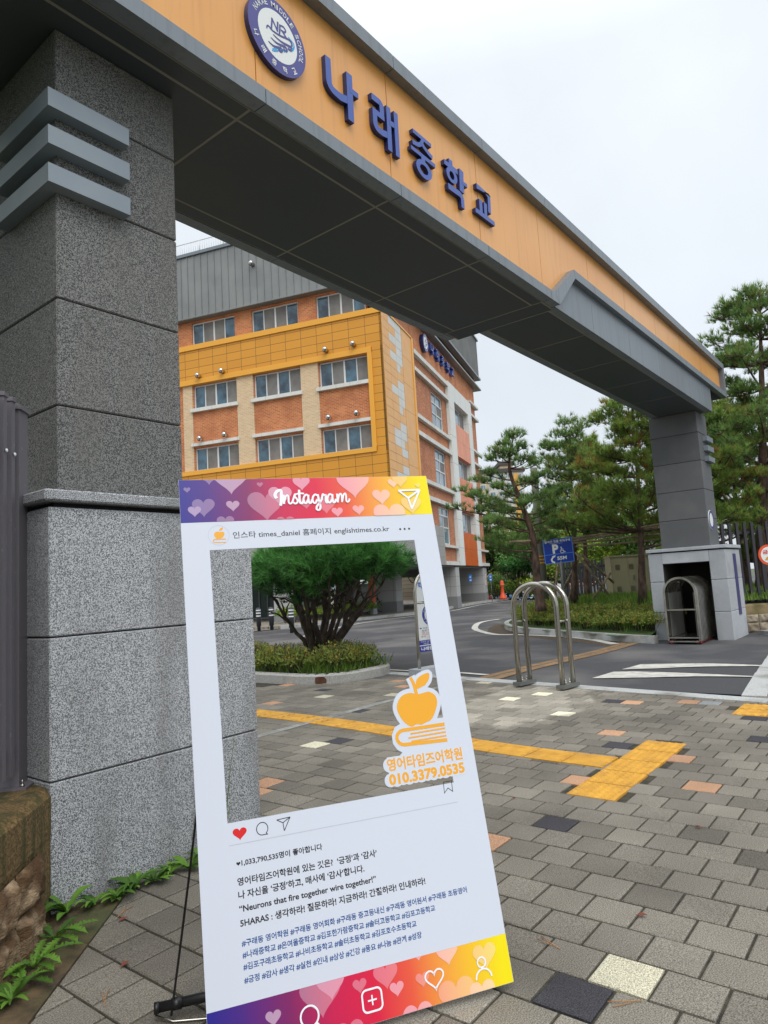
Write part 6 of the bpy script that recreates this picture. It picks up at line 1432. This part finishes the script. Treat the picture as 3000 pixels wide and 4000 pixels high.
# ------------------------------------------------------------------ beyond: sidewalks, bollards, parking, trees, far buildings
M_walk = brickmat('sidewalk_paving', rgb(150, 142, 128), rgb(128, 122, 112), rgb(92, 88, 82), .4, .2, .012, mapping='floor', bump=.2, var=(rgb(112, 106, 98), 1.5, .4))
g_ = lambda x, y, z=-.1: tuple(gnd(x, y, z)[:2])
fk = [g_(1096, 2457), g_(1221, 2444), g_(1340, 2430), g_(1462, 2418), g_(1500, 2413), g_(1617, 2402), g_(1755, 2379), g_(1882, 2356), g_(2002, 2341), g_(2110, 2331)]
sheet('sidewalk', fk + [(80, 34), (80, 66), (10, 66), (15, 34)], .03, M_walk, d=.14)
m = MB()
for a, b in zip(fk[:-1], fk[1:]):
    a, b = Vector((*a, -.12)), Vector((*b, -.12)); d = (b - a); L = d.length; d.normalize(); n = Vector((-d.y, d.x, 0)); k = 0
    while k * 1.0 < L: m.obox(a + d * k - n * .012, d * (min(1., L - k) - .008), n * .17, Z_ * .158); k += 1
tag(m.build('far_kerb', M_kerb), kind='structure')
sheet('plaza', [(-30, 13.5), (8.0, 13.5), (9.9, 13.9), (10.6, 20), (15, 24.5), g_(1096, 2457), (17, 34), (12, 60), (-30, 60)], -.085, M_walk)
tag(ribbon([(14.0, 22.2), (19.3, 28.5), (26, 36)], .5, .02).build('yellow_guide_strip', mat('faded_yellow', rgb(206, 170, 96), .8)), kind='structure')
M_bol = mat('bollard_charcoal', rgb(58, 62, 68), .5); M_bolw = mat('reflective_white', rgb(220, 222, 220), .4)
def bollard(label, p_, first=None):
    if first: return dup(first, p_, 0, label)
    t_ = thing('bollard', label, 'bollard', (0, 0, 0), group='bollards across the plaza'); m = MB(); m.lathe([(.075, 0), (.075, .2), (.105, .2), (.105, .98), (.09, 1.0), (.001, 1.01)], (0, 0, 0), 16); m.build('body', M_bol, t_)
    for z in (.62, .745, .87): m = MB(); m.lathe([(.1055, 0), (.108, .004), (.108, .046), (.1055, .05)], (0, 0, z), 16); m.build('stripe', M_bolw, t_)
    t_.location = p_; return t_
b1 = bollard('charcoal bollard with three white stripes half hidden by the near pillar edge', gnd(1012, 2464, -.09)); bollard('charcoal bollard with white stripes standing clear left of the fanned stems', gnd(1062, 2461, -.09), b1); bollard('charcoal bollard with white stripes behind the stem of the umbrella pine', gnd(1140, 2472, -.09), b1)
# planting bed along the far kerb, teal panel wall, orange-headed posts, white box under the school
for k, (px, py) in enumerate(((1120, 2440), (1160, 2436), (1200, 2430), (1245, 2428), (1290, 2424), (1330, 2420), (1370, 2414), (1405, 2412), (1440, 2408))):
    p_ = gnd(px, py - 6, .03)
    if k == 0: wb = bush('bed_shrub', 'loose green shrub in the kerbed bed across the road', .75, .85, 900, M_leafy, leaf=.09, seed=40, group='shrubs in the bed across the road', stems=10, tone=.3, tip=.1); wb.location = p_
    else: dup(wb, p_, k * 1.3, scale=rnd.uniform(.75, 1.1))
tw = thing('panel_wall', 'dark teal panel wall far behind the bollards', 'wall', at(1080, 2420, 38)); a, b = gnd(985, 2424, -.08), gnd(1250, 2412, -.08); m = MB(); d = (b - a); L = d.length; d.normalize(); n = Vector((-d.y, d.x, 0))
for k in range(8): m.obox(a + d * (L * k / 8 + .01), d * (L / 8 - .02), n * .06, Z_ * 3.0)
m.pieces('panel', mat('teal_panel', rgb(66, 86, 84), .6, col2=rgb(78, 98, 94), scale=1), tw); m = MB()
for k in range(9): m.obox(a + d * (L * k / 8 - .04) - n * .06 - Z_ * .1, d * .08, n * .058, Z_ * 3.2)
m.pieces('post', M_galv, tw)
m = MB(); m.obox(a - n * .9 - Z_ * .1, d * L * .62, n * .18, Z_ * .28); tag(m.build('low_kerb', M_kerb), kind='structure')
M_op = mat('orange_wood', rgb(206, 96, 46), .6)
def opost(label, p_):
    t_ = thing('orange_post', label, 'post', p_); m = MB(); m.box((p_[0] - .14, p_[1] - .14, p_[2] + .62), (p_[0] + .14, p_[1] + .14, 3.2)); m.build('shaft', M_op, t_); m = MB(); m.box((p_[0] - .17, p_[1] - .17, p_[2]), (p_[0] + .17, p_[1] + .17, p_[2] + .62)); m.build('foot', G_far, t_)
opost('orange painted post on a stone foot beside the parked bicycle', gnd(1458, 2399, .03)); opost('orange post seen through the umbrella pine stems', gnd(1078, 2412, -.08))
wbx = thing('white_locker', 'white metal box standing behind the shrubs across the road', 'box', gnd(1425, 2405, .03)); p_ = gnd(1428, 2392, .03); m = MB(); m.obox(p_ - Vector(rx3) * .7, Vector(rx3) * 1.05, Vector(fx3) * .7, Z_ * 1.75); bd_ = m.build('body', mat('white_paint', rgb(206, 208, 208), .5), wbx); m = MB(); m.obox(p_ - Vector(rx3) * .65 - Vector(fx3) * .012 + Z_ * .1, Vector(rx3) * .95, Vector(fx3) * .01, Z_ * 1.55); m.build('door', mat('white_paint_door', rgb(214, 216, 216), .5), wbx)
wb2 = thing('white_locker', 'rounded white box seen between the pine stems', 'box', gnd(1230, 2415, .03)); p_ = gnd(1232, 2404, .03); m = MB(); m.prism([(-.55, 0), (.55, 0), (.55, 1.75)] + arc(0, 1.7, .55, .35, 10, 170, 8) + [(-.55, 1.75)], p_, Vector(rx3), Z_, .5); m.build('body', mat('white_shell', rgb(206, 208, 206), .5), wb2)
# bicycle under the school
bk = thing('bicycle', 'black bicycle parked under the school beside the granite column', 'bicycle', gnd(1487, 2394, .05)); p_ = gnd(1487, 2392, .05); bx = Vector(rx3) * -1
for k in (0, 1):
    c = p_ + bx * (k * 1.0 - .1) + Z_ * .34; m = MB(); m.tube([c + (Vector(rx3) * math.cos(a) + Z_ * math.sin(a)) * .32 for a in np.linspace(0, 2 * math.pi, 25)[:-1]], .02, 6, closed=True); w_ = m.build('wheel', M_black, bk); m = MB()
    for a in np.linspace(0, 2 * math.pi, 13)[:-1]: m.tube([c, c + (Vector(rx3) * math.cos(a) + Z_ * math.sin(a)) * .31], .004, 3)
    m.build('spoke', M_galv, w_)
q = lambda x, z: p_ + bx * x + Z_ * z
m = MB()
for a, b in (((-.1, .34), (.12, .8)), ((.12, .8), (.62, .82)), ((.12, .8), (.4, .36)), ((.62, .82), (.4, .36)), ((.4, .36), (.9, .34)), ((.9, .34), (.62, .82))): m.tube([q(*a), q(*b)], .02, 6)
m.build('bicycle_frame', M_black, bk); m = MB(); m.tube([q(.12, .8), q(.16, 1.02)], .016, 6); m.tube([q(.16, 1.02) - Vector(fx3) * .25, q(.16, 1.02) + Vector(fx3) * .25], .014, 6); m.build('handlebar', M_black, bk); m = MB(); m.tube([q(.62, .82), q(.64, .95)], .014, 6); m.obox(q(.54, .95) - Vector(fx3) * .06, bx * .24, Vector(fx3) * .12, Z_ * .05); m.build('saddle', M_black, bk)
# dark kiosk, blue plates, orange delineators, parking bays
ko = thing('information_pillar', 'dark information pillar with red lines under the school', 'sign', gnd(1826, 2341, .05)); p_ = gnd(1826, 2341, .05); rv, fv = Vector(rx3), Vector(fx3)
m = MB(); m.obox(p_ - rv * .36, rv * .66, fv * .3, Z_ * 1.72); kb = m.build('body', mat('kiosk_black', rgb(40, 40, 44), .4), ko); m = MB()
for k in range(4): m.obox(p_ + rv * (-.25 + k * .12) - fv * .006 + Z_ * .6, rv * .03, fv * .005, Z_ * .56)
m.pieces('red_line', mat('kiosk_red', rgb(150, 60, 50), .5), kb); m = MB(); m.ring((-.04, 1.5), .03, .08, p_ - fv * .006, rv, Z_, 0); m.obox(p_ - rv * .2 - fv * .006 + Z_ * 1.34, rv * .34, fv * .004, Z_ * .05); m.obox(p_ - rv * .16 - fv * .006 + Z_ * 1.26, rv * .26, fv * .004, Z_ * .035); m.build('white_mark', M_white, kb)
M_bp = mat('blue_plate', rgb(40, 118, 206), .5)
for lb, px, py, D in (('small blue plate hanging between the two granite columns', 1837, 2260, 48), ('small blue plate on a thin post right of the school columns', 1916, 2258, 52)):
    t_ = thing('blue_plate', lb, 'sign', at(px, py + 80, D)); o = at(px, py, D); m = MB(); m.obox(o - rv * .11 - Z_ * .24, rv * .23, fv * .03, Z_ * .52); pq = m.build('plate', M_bp, t_); m = MB(); m.ring((.005, .1), .03, .06, o - fv * .004, rv, Z_, 0, n=14); m.obox(o - rv * .05 - fv * .006 - Z_ * .16, rv * .12, fv * .004, Z_ * .08); m.build('plate_mark', M_white, pq); m = MB(); m.tube([(o.x + .02, o.y, -.05), (o.x + .02, o.y, o.z - .24)] if px > 1900 else [o + Z_ * .28 + fv * .02, o + Z_ * .45 + fv * .02], .02, 6); m.build('post', M_galv, t_)
sheet('parking_bay', [g_(1905, 2337, 0), g_(2000, 2338, 0), g_(2140, 2336, 0), g_(2135, 2320, 0), g_(2010, 2321, 0), g_(1910, 2326, 0)], .036, mat('blue_paint', rgb(104, 160, 204), .75, col2=rgb(88, 146, 196), scale=2))
m = MB()
for k in range(4): a, b = gnd(1925 + k * 50, 2337, .04), gnd(1935 + k * 48, 2322, .04); d = (b - a).normalized(); n = Vector((-d.y, d.x, 0)); m.poly([a - n * .08, b - n * .08, b + n * .08, a + n * .08])
tag(m.build('bay_line', M_paint), kind='structure')
M_or = mat('delineator_orange', rgb(226, 84, 44), .5)
dl = thing('delineator', 'orange plastic road post with wide foot in front of blue bay', 'road post', (0, 0, 0)); m = MB(); m.lathe([(.3, 0), (.3, .16), (.22, .2), (.13, .55), (.10, .95), (.15, 1.05), (.16, 1.25), (.12, 1.4), (.02, 1.45)], (0, 0, 0), 14); bo_ = m.build('body', M_or, dl); m = MB(); m.lathe([(.162, 0), (.164, .01), (.164, .1), (.162, .11)], (0, 0, 1.1), 14); m.build('stripe', mat('delineator_band', rgb(240, 140, 90), .4), bo_)
dl.location = gnd(1965, 2341, .03); dup(dl, gnd(1908, 2341, .03), 0, 'orange plastic road post half hidden behind the corner column')
for k in range(7):
    p_ = gnd(1922 + k * 27, 2326 - k * .9, .04); m = MB(); m.obox(p_, rv * .8, fv * .15, Z_ * .14); st_o = m.build('wheel_stop', M_black if k % 2 == 0 else M_bolw); tag(st_o, ('black' if k % 2 == 0 else 'white') + ' wheel stop at the back of the blue bays', 'wheel stop', 'wheel stops along the blue bays')
# small person walking by the bays
pe_ = thing('person', 'person in dark trousers and dark top standing beside the blue parking bay', 'person', gnd(2036, 2342, .03)); p_ = gnd(2036, 2342, .03)
def body(name, J, E_, Rr, m_, par):
    me = bpy.data.meshes.new(name); Mi = MAT[par.name].inverted(); me.from_pydata([tuple(Mi @ Vector(q)) for q in J], E_, []); o = bpy.data.objects.new(name, me); C.objects.link(o); o.parent = par; md = o.modifiers.new('skin', 'SKIN'); md.use_smooth_shade = True
    for i, r_ in enumerate(Rr): me.skin_vertices[0].data[i].radius = (r_, r_)
    me.skin_vertices[0].data[0].use_root = True; s_ = o.modifiers.new('sub', 'SUBSURF'); s_.levels = s_.render_levels = 1; me.materials.append(m_); return o
J = [(0, 0, .62), (0, 0, .82), (0, 0, .98), (0, 0, 1.06), (0, 0, 1.16), (.08, 0, .58), (.085, -.03, .33), (.085, .02, .05), (.085, -.1, .03), (-.08, 0, .58), (-.085, .03, .33), (-.085, .06, .05), (-.085, -.06, .03), (.14, 0, .96), (.18, .02, .78), (.17, -.03, .62), (-.14, 0, .96), (-.18, .02, .78), (-.17, -.03, .62)]
body('body', [p_ + rv * q[0] + fv * q[1] + Z_ * q[2] for q in J], [(0, 1), (1, 2), (2, 3), (3, 4), (0, 5), (5, 6), (6, 7), (7, 8), (0, 9), (9, 10), (10, 11), (11, 12), (2, 13), (13, 14), (14, 15), (2, 16), (16, 17), (17, 18)], [.1, .1, .1, .05, .085, .075, .055, .04, .035, .075, .055, .04, .035, .05, .04, .03, .05, .04, .03], mat('dark_clothes', rgb(36, 38, 48), .8), pe_)
m = MB(); m.lathe([(.001, -.10), (.06, -.07), (.08, 0), (.07, .07), (.001, .1)], p_ + Z_ * 1.17 - fv * .012, 10); m.build('head', mat('skin', rgb(196, 150, 124), .6), pe_); m = MB(); m.lathe([(.092, -.02), (.095, .03), (.07, .09), (.001, .115)], p_ + Z_ * 1.175 + fv * .006, 10); m.build('hair', M_black, pe_)
for s_ in (1, -1): m = MB(); m.obox(p_ + rv * (.085 * s_ - .04) - fv * (.12 if s_ > 0 else .08) - Z_ * .0, rv * .08, fv * .2, Z_ * .06); m.build('shoe', M_white, pe_)

# utility pole
up_ = thing('utility_pole', 'grey concrete pole with yellow band left of the blue sign', 'pole', (22.1, 10.3, .3)); p_ = at(2128, 2345, 22.5); m = MB(); m.tube([(p_.x, p_.y, .2), (p_.x, p_.y, 5.2)], [.14, .12], 12); b_ = m.build('shaft', mat('pole_grey', rgb(112, 112, 100), .8), up_); m = MB(); q = at(2118, 2188, 22.5); 
for k in range(3): m.lathe([(.143, 0), (.148, .004), (.148, .045), (.143, .05)], (p_.x, p_.y, q.z - .12 + k * .11), 14)
m.pieces('yellow_band', M_yel, b_)

# broadleaf trees and shrubs behind the car park
def tree(name, label, base, h, r_, m_, n, leaf, seed, cat='tree', group=None, bot=.25, tone=.42, lobes=26):
    rg = np.random.default_rng(seed); t_ = thing(name, label, cat, base, group=group); b = vec(base); m = MB(); m.tube([tuple(b - [0, 0, .2]), tuple(b + [0, 0, h * .35]), tuple(b + [rg.uniform(-.2, .2), 0, h * .8])], [r_ * .09, r_ * .06, r_ * .02], 8)
    P, TN = [], []
    for i in range(lobes):
        d = unit(rg.normal(size=3)); f = rg.random() ** .45; c = b + np.array([0, 0, h * (bot + (1 - bot) / 2)]) + d * f * np.array([r_ * .8, r_ * .8, h * (1 - bot) * .42]); rr = r_ * rg.uniform(.22, .42); k = n // lobes
        q = unit(rg.normal(size=(k, 3))) * rr * (rg.random((k, 1)) ** .4) * np.array([1, 1, .75]); P.append(c + q); TN.append(tone + .26 * q[:, 2] / rr + rg.normal() * .13 + rg.normal(size=k) * .12); m.tube([tuple(b + [0, 0, h * .3]), tuple(b * .4 + c * .6), tuple(c)], [r_ * .03, r_ * .02, .01], 5, cap=False)
    m.build('trunk', M_bark, t_); V, F, A = leaves(np.concatenate(P), leaf, np.concatenate(TN)); npmesh('crown', m_, V, F, A, t_, 4); return t_
for k, (lb, px, py, D, h, r_, m_, lf) in enumerate((
    ('leafy green tree beyond the car park just right of the school', 1935, 2310, 62, 8.5, 3.2, M_leaf, .3), ('rounded green tree behind the topiary pine', 2010, 2310, 60, 7.2, 3.0, M_leaf, .3), ('tall green tree far behind the leaning pine trunk', 2090, 2310, 64, 8.0, 3.4, M_leaf, .32),
    ('yellow-green bushy tree glowing behind the dark bar fence', 2300, 2300, 34, 4.0, 1.9, M_leafy, .16), ('light green tree between sign post and utility cabinet', 2215, 2305, 38, 3.6, 1.9, M_leafy, .17), ('broad green tree behind the parking sign', 2160, 2310, 52, 7.0, 3.2, M_leaf, .28), ('green tree seen under the school between its columns', 1845, 2320, 66, 6.5, 3.4, M_leaf, .3), ('green tree at the far end of the car park', 1760, 2330, 70, 6.5, 3.6, M_leaf, .3), ('dark tree filling the background behind the cabinet', 2420, 2300, 36, 6.0, 3.0, M_leaf, .2), ('dark green tree behind the pines left of the far pillar', 2540, 2290, 34, 6.2, 2.8, M_leaf, .2), ('green tree far behind under the school left column', 1660, 2345, 66, 5.5, 3.0, M_leaf, .28))):
    b = at(px, py, D); b.z = 0; tree('broadleaf_tree', lb, b, h, r_, m_, 4200 if D > 45 else 5200, lf, 60 + k)
tp_ = tree('topiary_pine', 'dark rounded topiary pine beyond the orange road post', gnd(2035, 2333, .0), 3.6, 2.1, M_needle2, 3600, .2, 80, bot=.55, tone=.5, lobes=30); tree('topiary_pine', 'rounded dark topiary pine under the blue parking sign', gnd(2150, 2328, 0), 3.8, 2.0, M_needle2, 3400, .2, 81, bot=.5, tone=.5, lobes=30)
for k, (px, D, lb) in enumerate(((1930, 54, 'loose shrub beside the small blue plate'), (1955, 56, 'green shrub behind the orange road post'), (1985, 57, 'pale green shrub left of the topiary pine'), (2070, 55, 'small green shrub right of the topiary pine'), (1850, 58, 'green shrub seen between the school columns'), (2100, 48, 'low shrub behind the leaning pine trunk'))):
    b = at(px, 2325, D); b.z = -.05; tree('garden_shrub', lb, b, 2.1, 1.3, M_leafy if k % 2 else M_leaf, 1500, .16, 90 + k, cat='shrub', bot=.1, lobes=14)
rb = thing('flowering_shrub', 'shrub with red blossom clusters right of the school columns', 'shrub', at(1940, 2300, 58)); b = vec(at(1940, 2275, 58)); P = b + rng.normal(size=(700, 3)) * np.array([1.3, 1.3, .55]); V, F, A = leaves(P, .18, .4 + rng.normal(size=700) * .15); npmesh('foliage', M_leaf, V, F, A, rb, 4)
Pb = np.concatenate([b + rng.normal(size=3) * np.array([1.5, 1.2, .5]) + rng.normal(size=(24, 3)) * .14 for _ in range(14)]); V, F, A = leaves(Pb, .14, np.zeros(len(Pb))); npmesh('blossom', M_red, V, F, A, rb, 4); m = MB(); m.tube([(b[0], b[1], -.1), tuple(b)], .05, 5); m.build('stem', M_bark, rb)

# far buildings
def tower(label, px0, px1, pytop, D, depth, storeys, wallc, cols, band=None, z0=0., roof=True, wins=True):
    a, b = at(px0, 2290, D), at(px1, 2290, D); d = b - a; d.z = 0; L = d.length; d.normalize(); n = Vector((d.y, -d.x, 0)); n = n if n.dot(CF) < 0 else -n; a.z = z0; H = at((px0 + px1) / 2, pytop, D).z - z0
    t_ = thing('apartment_building', label, 'building', a); m = MB(); m.obox(a, d * L, -n * depth, Z_ * H); w_ = m.build('wall', mat('render_paint', rgb(*wallc), .85, col2=rgb(*[int(c * .94) for c in wallc]), scale=.08), t_)
    if roof: m = MB(); m.obox(a - d * .4 + n * .4 + Z_ * (H + .002), d * (L + .8), -n * (depth + .8), Z_ * .9); m.build('roof', mat('dark_roof', rgb(74, 66, 66), .7), t_)
    if band: m = MB(); m.obox(a + d * L * band[0] + n * .002, d * L * (band[1] - band[0]), n * .25, Z_ * (H - .4)); m.build('colour_panel', mat('colour_panel', rgb(*band[2]), .8), t_)
    if wins:
        fr, gl = MB(), MB(); fh = H / storeys; W_ = L / cols
        for s_ in range(storeys):
            for c in range(cols):
                if band and band[0] < (c + .5) / cols < band[1]: continue
                o = a + d * (W_ * (c + .22)) + Z_ * (fh * s_ + fh * .32); fr = MB(); fr.obox(o, d * W_ * .56, n * .12, Z_ * fh * .48); f_ = fr.build('window', M_wfr, t_)
                gl = MB(); gl.obox(o + d * W_ * .03 + n * .121 + Z_ * .1, d * W_ * .235, n * .02, Z_ * (fh * .48 - .2)); gl.obox(o + d * W_ * .295 + n * .121 + Z_ * .1, d * W_ * .235, n * .02, Z_ * (fh * .48 - .2)); gl.build('pane', M_glass2, f_)
    return t_
tower('cream apartment tower with dark flat roof behind the leaning pine', 1860, 1935, 1842, 150, 18, 12, (198, 184, 148), 2)
tower('white apartment tower with ochre stripe far behind the leaning pine', 1936, 2080, 1835, 160, 18, 13, (206, 206, 202), 4, band=(.72, .86, (214, 164, 84)))
tower('narrow cream stair tower above the pine crown', 1990, 2040, 1806, 165, 8, 14, (204, 186, 152), 1, wins=False)
tower('brown building with a long strip of windows behind the pine trunk', 1870, 2110, 2055, 90, 16, 3, (150, 122, 84), 8, roof=False)
tower('peach apartment block with dark roof behind the parking sign', 2110, 2330, 2035, 110, 16, 3, (216, 160, 118), 6)
tower('small white house with striped wall behind the pine trunks', 2120, 2200, 2065, 80, 10, 2, (204, 206, 204), 2, roof=True)
sg2 = thing('site_wall', 'grey block wall far behind under the school', 'wall', gnd(1580, 2370, 0)); a, b = at(1560, 2300, 70), at(1660, 2300, 70); a.z = b.z = -.1; d = b - a; m = MB(); m.obox(a, d, fv * .4, Z_ * 3.2); m.build('wall', brickmat('block_wall', rgb(150, 142, 126), rgb(134, 126, 112), rgb(110, 104, 94), .9, .4, .03), sg2)

# ------------------------------------------------------------------ weeds at the foot of the near pillar and wall, fallen leaves, twigs
def weed(label, c, kind, s, n, seed, cat='weed', rz=0., name='dandelion'):
    rg = random.Random(seed); m = MB(); tn = []
    for i in range(n):
        a = rz + i * 2 * math.pi / n * (1 if kind != 'fan' else .7) + rg.uniform(-.6, .6); L = s * rg.uniform(.4, 1.25); wf = rg.uniform(.6, 1.45); d = Vector((math.cos(a), math.sin(a), 0)); sd_ = Vector((-d.y, d.x, 0)); rise = rg.uniform(.25, 1.0) if kind != 'fan' else rg.uniform(.5, 1.4)
        K = 11 if kind == 'tooth' else 6; prev = None; base = tuple(c); tone = rg.uniform(.15, .95)
        for k in range(K + 1):
            f = k / K; pz_ = L * (rise * f - rise * .95 * f * f * .8); p_ = Vector(c) + d * (L * f * (1 - .25 * min(1, rise) * (1 - f))) + Z_ * (.006 + max(0, pz_) + .01 * f)
            if kind == 'tooth': w_ = L * (.022 + .085 * math.sin(math.pi * min(1, f ** 1.35)) * (1.3 if k % 2 else .4)) * (1 if f < .97 else .1)
            else: w_ = L * .11 * wf * math.sin(math.pi * (f * .93 + .03)) + .001
            cur = (p_ - sd_ * w_ + Z_ * w_ * .25, p_, p_ + sd_ * w_ + Z_ * w_ * .25)
            if prev:
                b_ = d * (L * .05 if kind == 'tooth' and k % 2 else 0); m.poly([prev[0], prev[1], cur[1], cur[0] - b_]); m.poly([prev[1], prev[2], cur[2] - b_, cur[1]]); tn += [tone, tone + .05]
            prev = cur
    return tag(m.build(name, M_weed, None, attr=tn), label, cat)
wl_ = [('toothed dandelion at the corner where wall meets pillar', (1.56, 3.27), 'tooth', .21, 10, 1), ('pale dandelion rosette further along the foot of the mossy wall', (1.395, 3.10), 'tooth', .2, 9, 2), ('dandelion with long jagged leaves on the brown kerb strip', (1.33, 3.02), 'tooth', .17, 8, 3), ('round-leaved weed at the bottom left beside the mossy wall', (1.235, 2.93), 'oval', .13, 6, 4), ('upright weed with one tall leaf against the pillar base', (1.72, 3.47), 'fan', .2, 7, 5), ('small weed in the joint below the pillar face', (1.83, 3.43), 'fan', .11, 10, 6), ('spreading weed with narrow leaves along the pillar foot', (1.95, 3.41), 'oval', .13, 14, 7), ('dense tuft of pointed leaves below the middle of the pillar face', (2.05, 3.42), 'fan', .16, 14, 8), ('leafy weed with one tall blade at the pillar foot', (2.17, 3.42), 'oval', .13, 14, 9), ('dark weed beside the pale rosette near the white board', (2.27, 3.43), 'fan', .12, 12, 10), ('pale green rosette at the pillar foot near the white board edge', (2.37, 3.40), 'oval', .14, 12, 11), ('small weed behind the white board edge at the pillar foot', (2.48, 3.44), 'fan', .12, 10, 12)]
for lb, (x, y), kd, s_, n_, sd_ in wl_: weed(lb, (x, y, .005), kd, s_ * (.85 if kd == 'tooth' else .8), n_ + (2 if kd == 'tooth' else 9), sd_, name='dandelion' if kd == 'tooth' else 'weed')
gs = thing('grass_stalk', 'tall thin grass stalk in front of the near pillar inside the frame', 'grass', (2.62, 3.42, 0)); m = MB()
for k in range(7):
    a = k * .9; tp2 = Vector((2.62 + .09 * math.cos(a) * (1 + k * .1), 3.42 + .06 * math.sin(a), .30 + .07 * k)); m.tube([Vector((2.62, 3.42, 0)), Vector((2.62, 3.42, 0)).lerp(tp2, .55) + Z_ * .05, tp2], [.003, .0024, .0008], 4)
m.build('stalk', mat('stalk_green', rgb(104, 124, 60), .7), gs)
M_dl = [mat('dry_leaf', rgb(112, 56, 40), .8), mat('tan_needle', rgb(168, 122, 74), .8), mat('red_leaf', rgb(170, 52, 46), .7)]
for k, (px, py, lb) in enumerate(((482, 3592, 'dark red dry leaf on a paver near the pillar'), (2728, 3231, 'rust red dry leaf on the pavers far right'), (2006, 3118, 'tiny pink petal on the pavers right of the board'), (2635, 2676, 'red petal on the asphalt near the kerb'), (2507, 3577, 'small brown leaf on a paver at the lower right'), (488, 3768, 'curled brown leaf in a paver joint'))):
    p_ = gnd(px, py, .006); s_ = .026 if k < 2 or k > 3 else .014; a = k * 1.3; d = Vector((math.cos(a), math.sin(a), 0)); n = Vector((-d.y, d.x, 0)); m = MB(); m.poly([p_ - d * s_, p_ - n * s_ * .45 + Z_ * .008, p_ + Z_ * .002]); m.poly([p_ + Z_ * .002, p_ - n * s_ * .45 + Z_ * .008, p_ + d * s_ + Z_ * .004]); m.poly([p_ - d * s_, p_ + Z_ * .002, p_ + n * s_ * .5 + Z_ * .01]); m.poly([p_ + Z_ * .002, p_ + d * s_ + Z_ * .004, p_ + n * s_ * .5 + Z_ * .01]); tag(m.build('fallen_leaf', M_dl[0] if k not in (2, 3) else M_dl[2]), lb, 'leaf')
for k, (px, py, a, lb) in enumerate(((490, 3560, .4, 'tan pine needle on the pavers below the pillar'), (2150, 3680, 1.1, 'bent tan pine needles lying right of the board'), (2440, 3910, 2.2, 'tan pine needle across the joint by the cream paver'), (420, 3895, .9, 'long straw in the paver joint left of the board'))):
    p_ = gnd(px, py, .005); m = MB(); d = Vector((math.cos(a), math.sin(a), 0)); n = Vector((-d.y, d.x, 0)); m.tube([p_ - d * .06, p_ + n * .008 + Z_ * .003, p_ + d * .06], .0018, 4); m.tube([p_ - d * .02 + n * .01, p_ + d * .05 + n * .03], .0015, 4); tag(m.build('pine_needle', M_dl[1]), lb, 'twig')
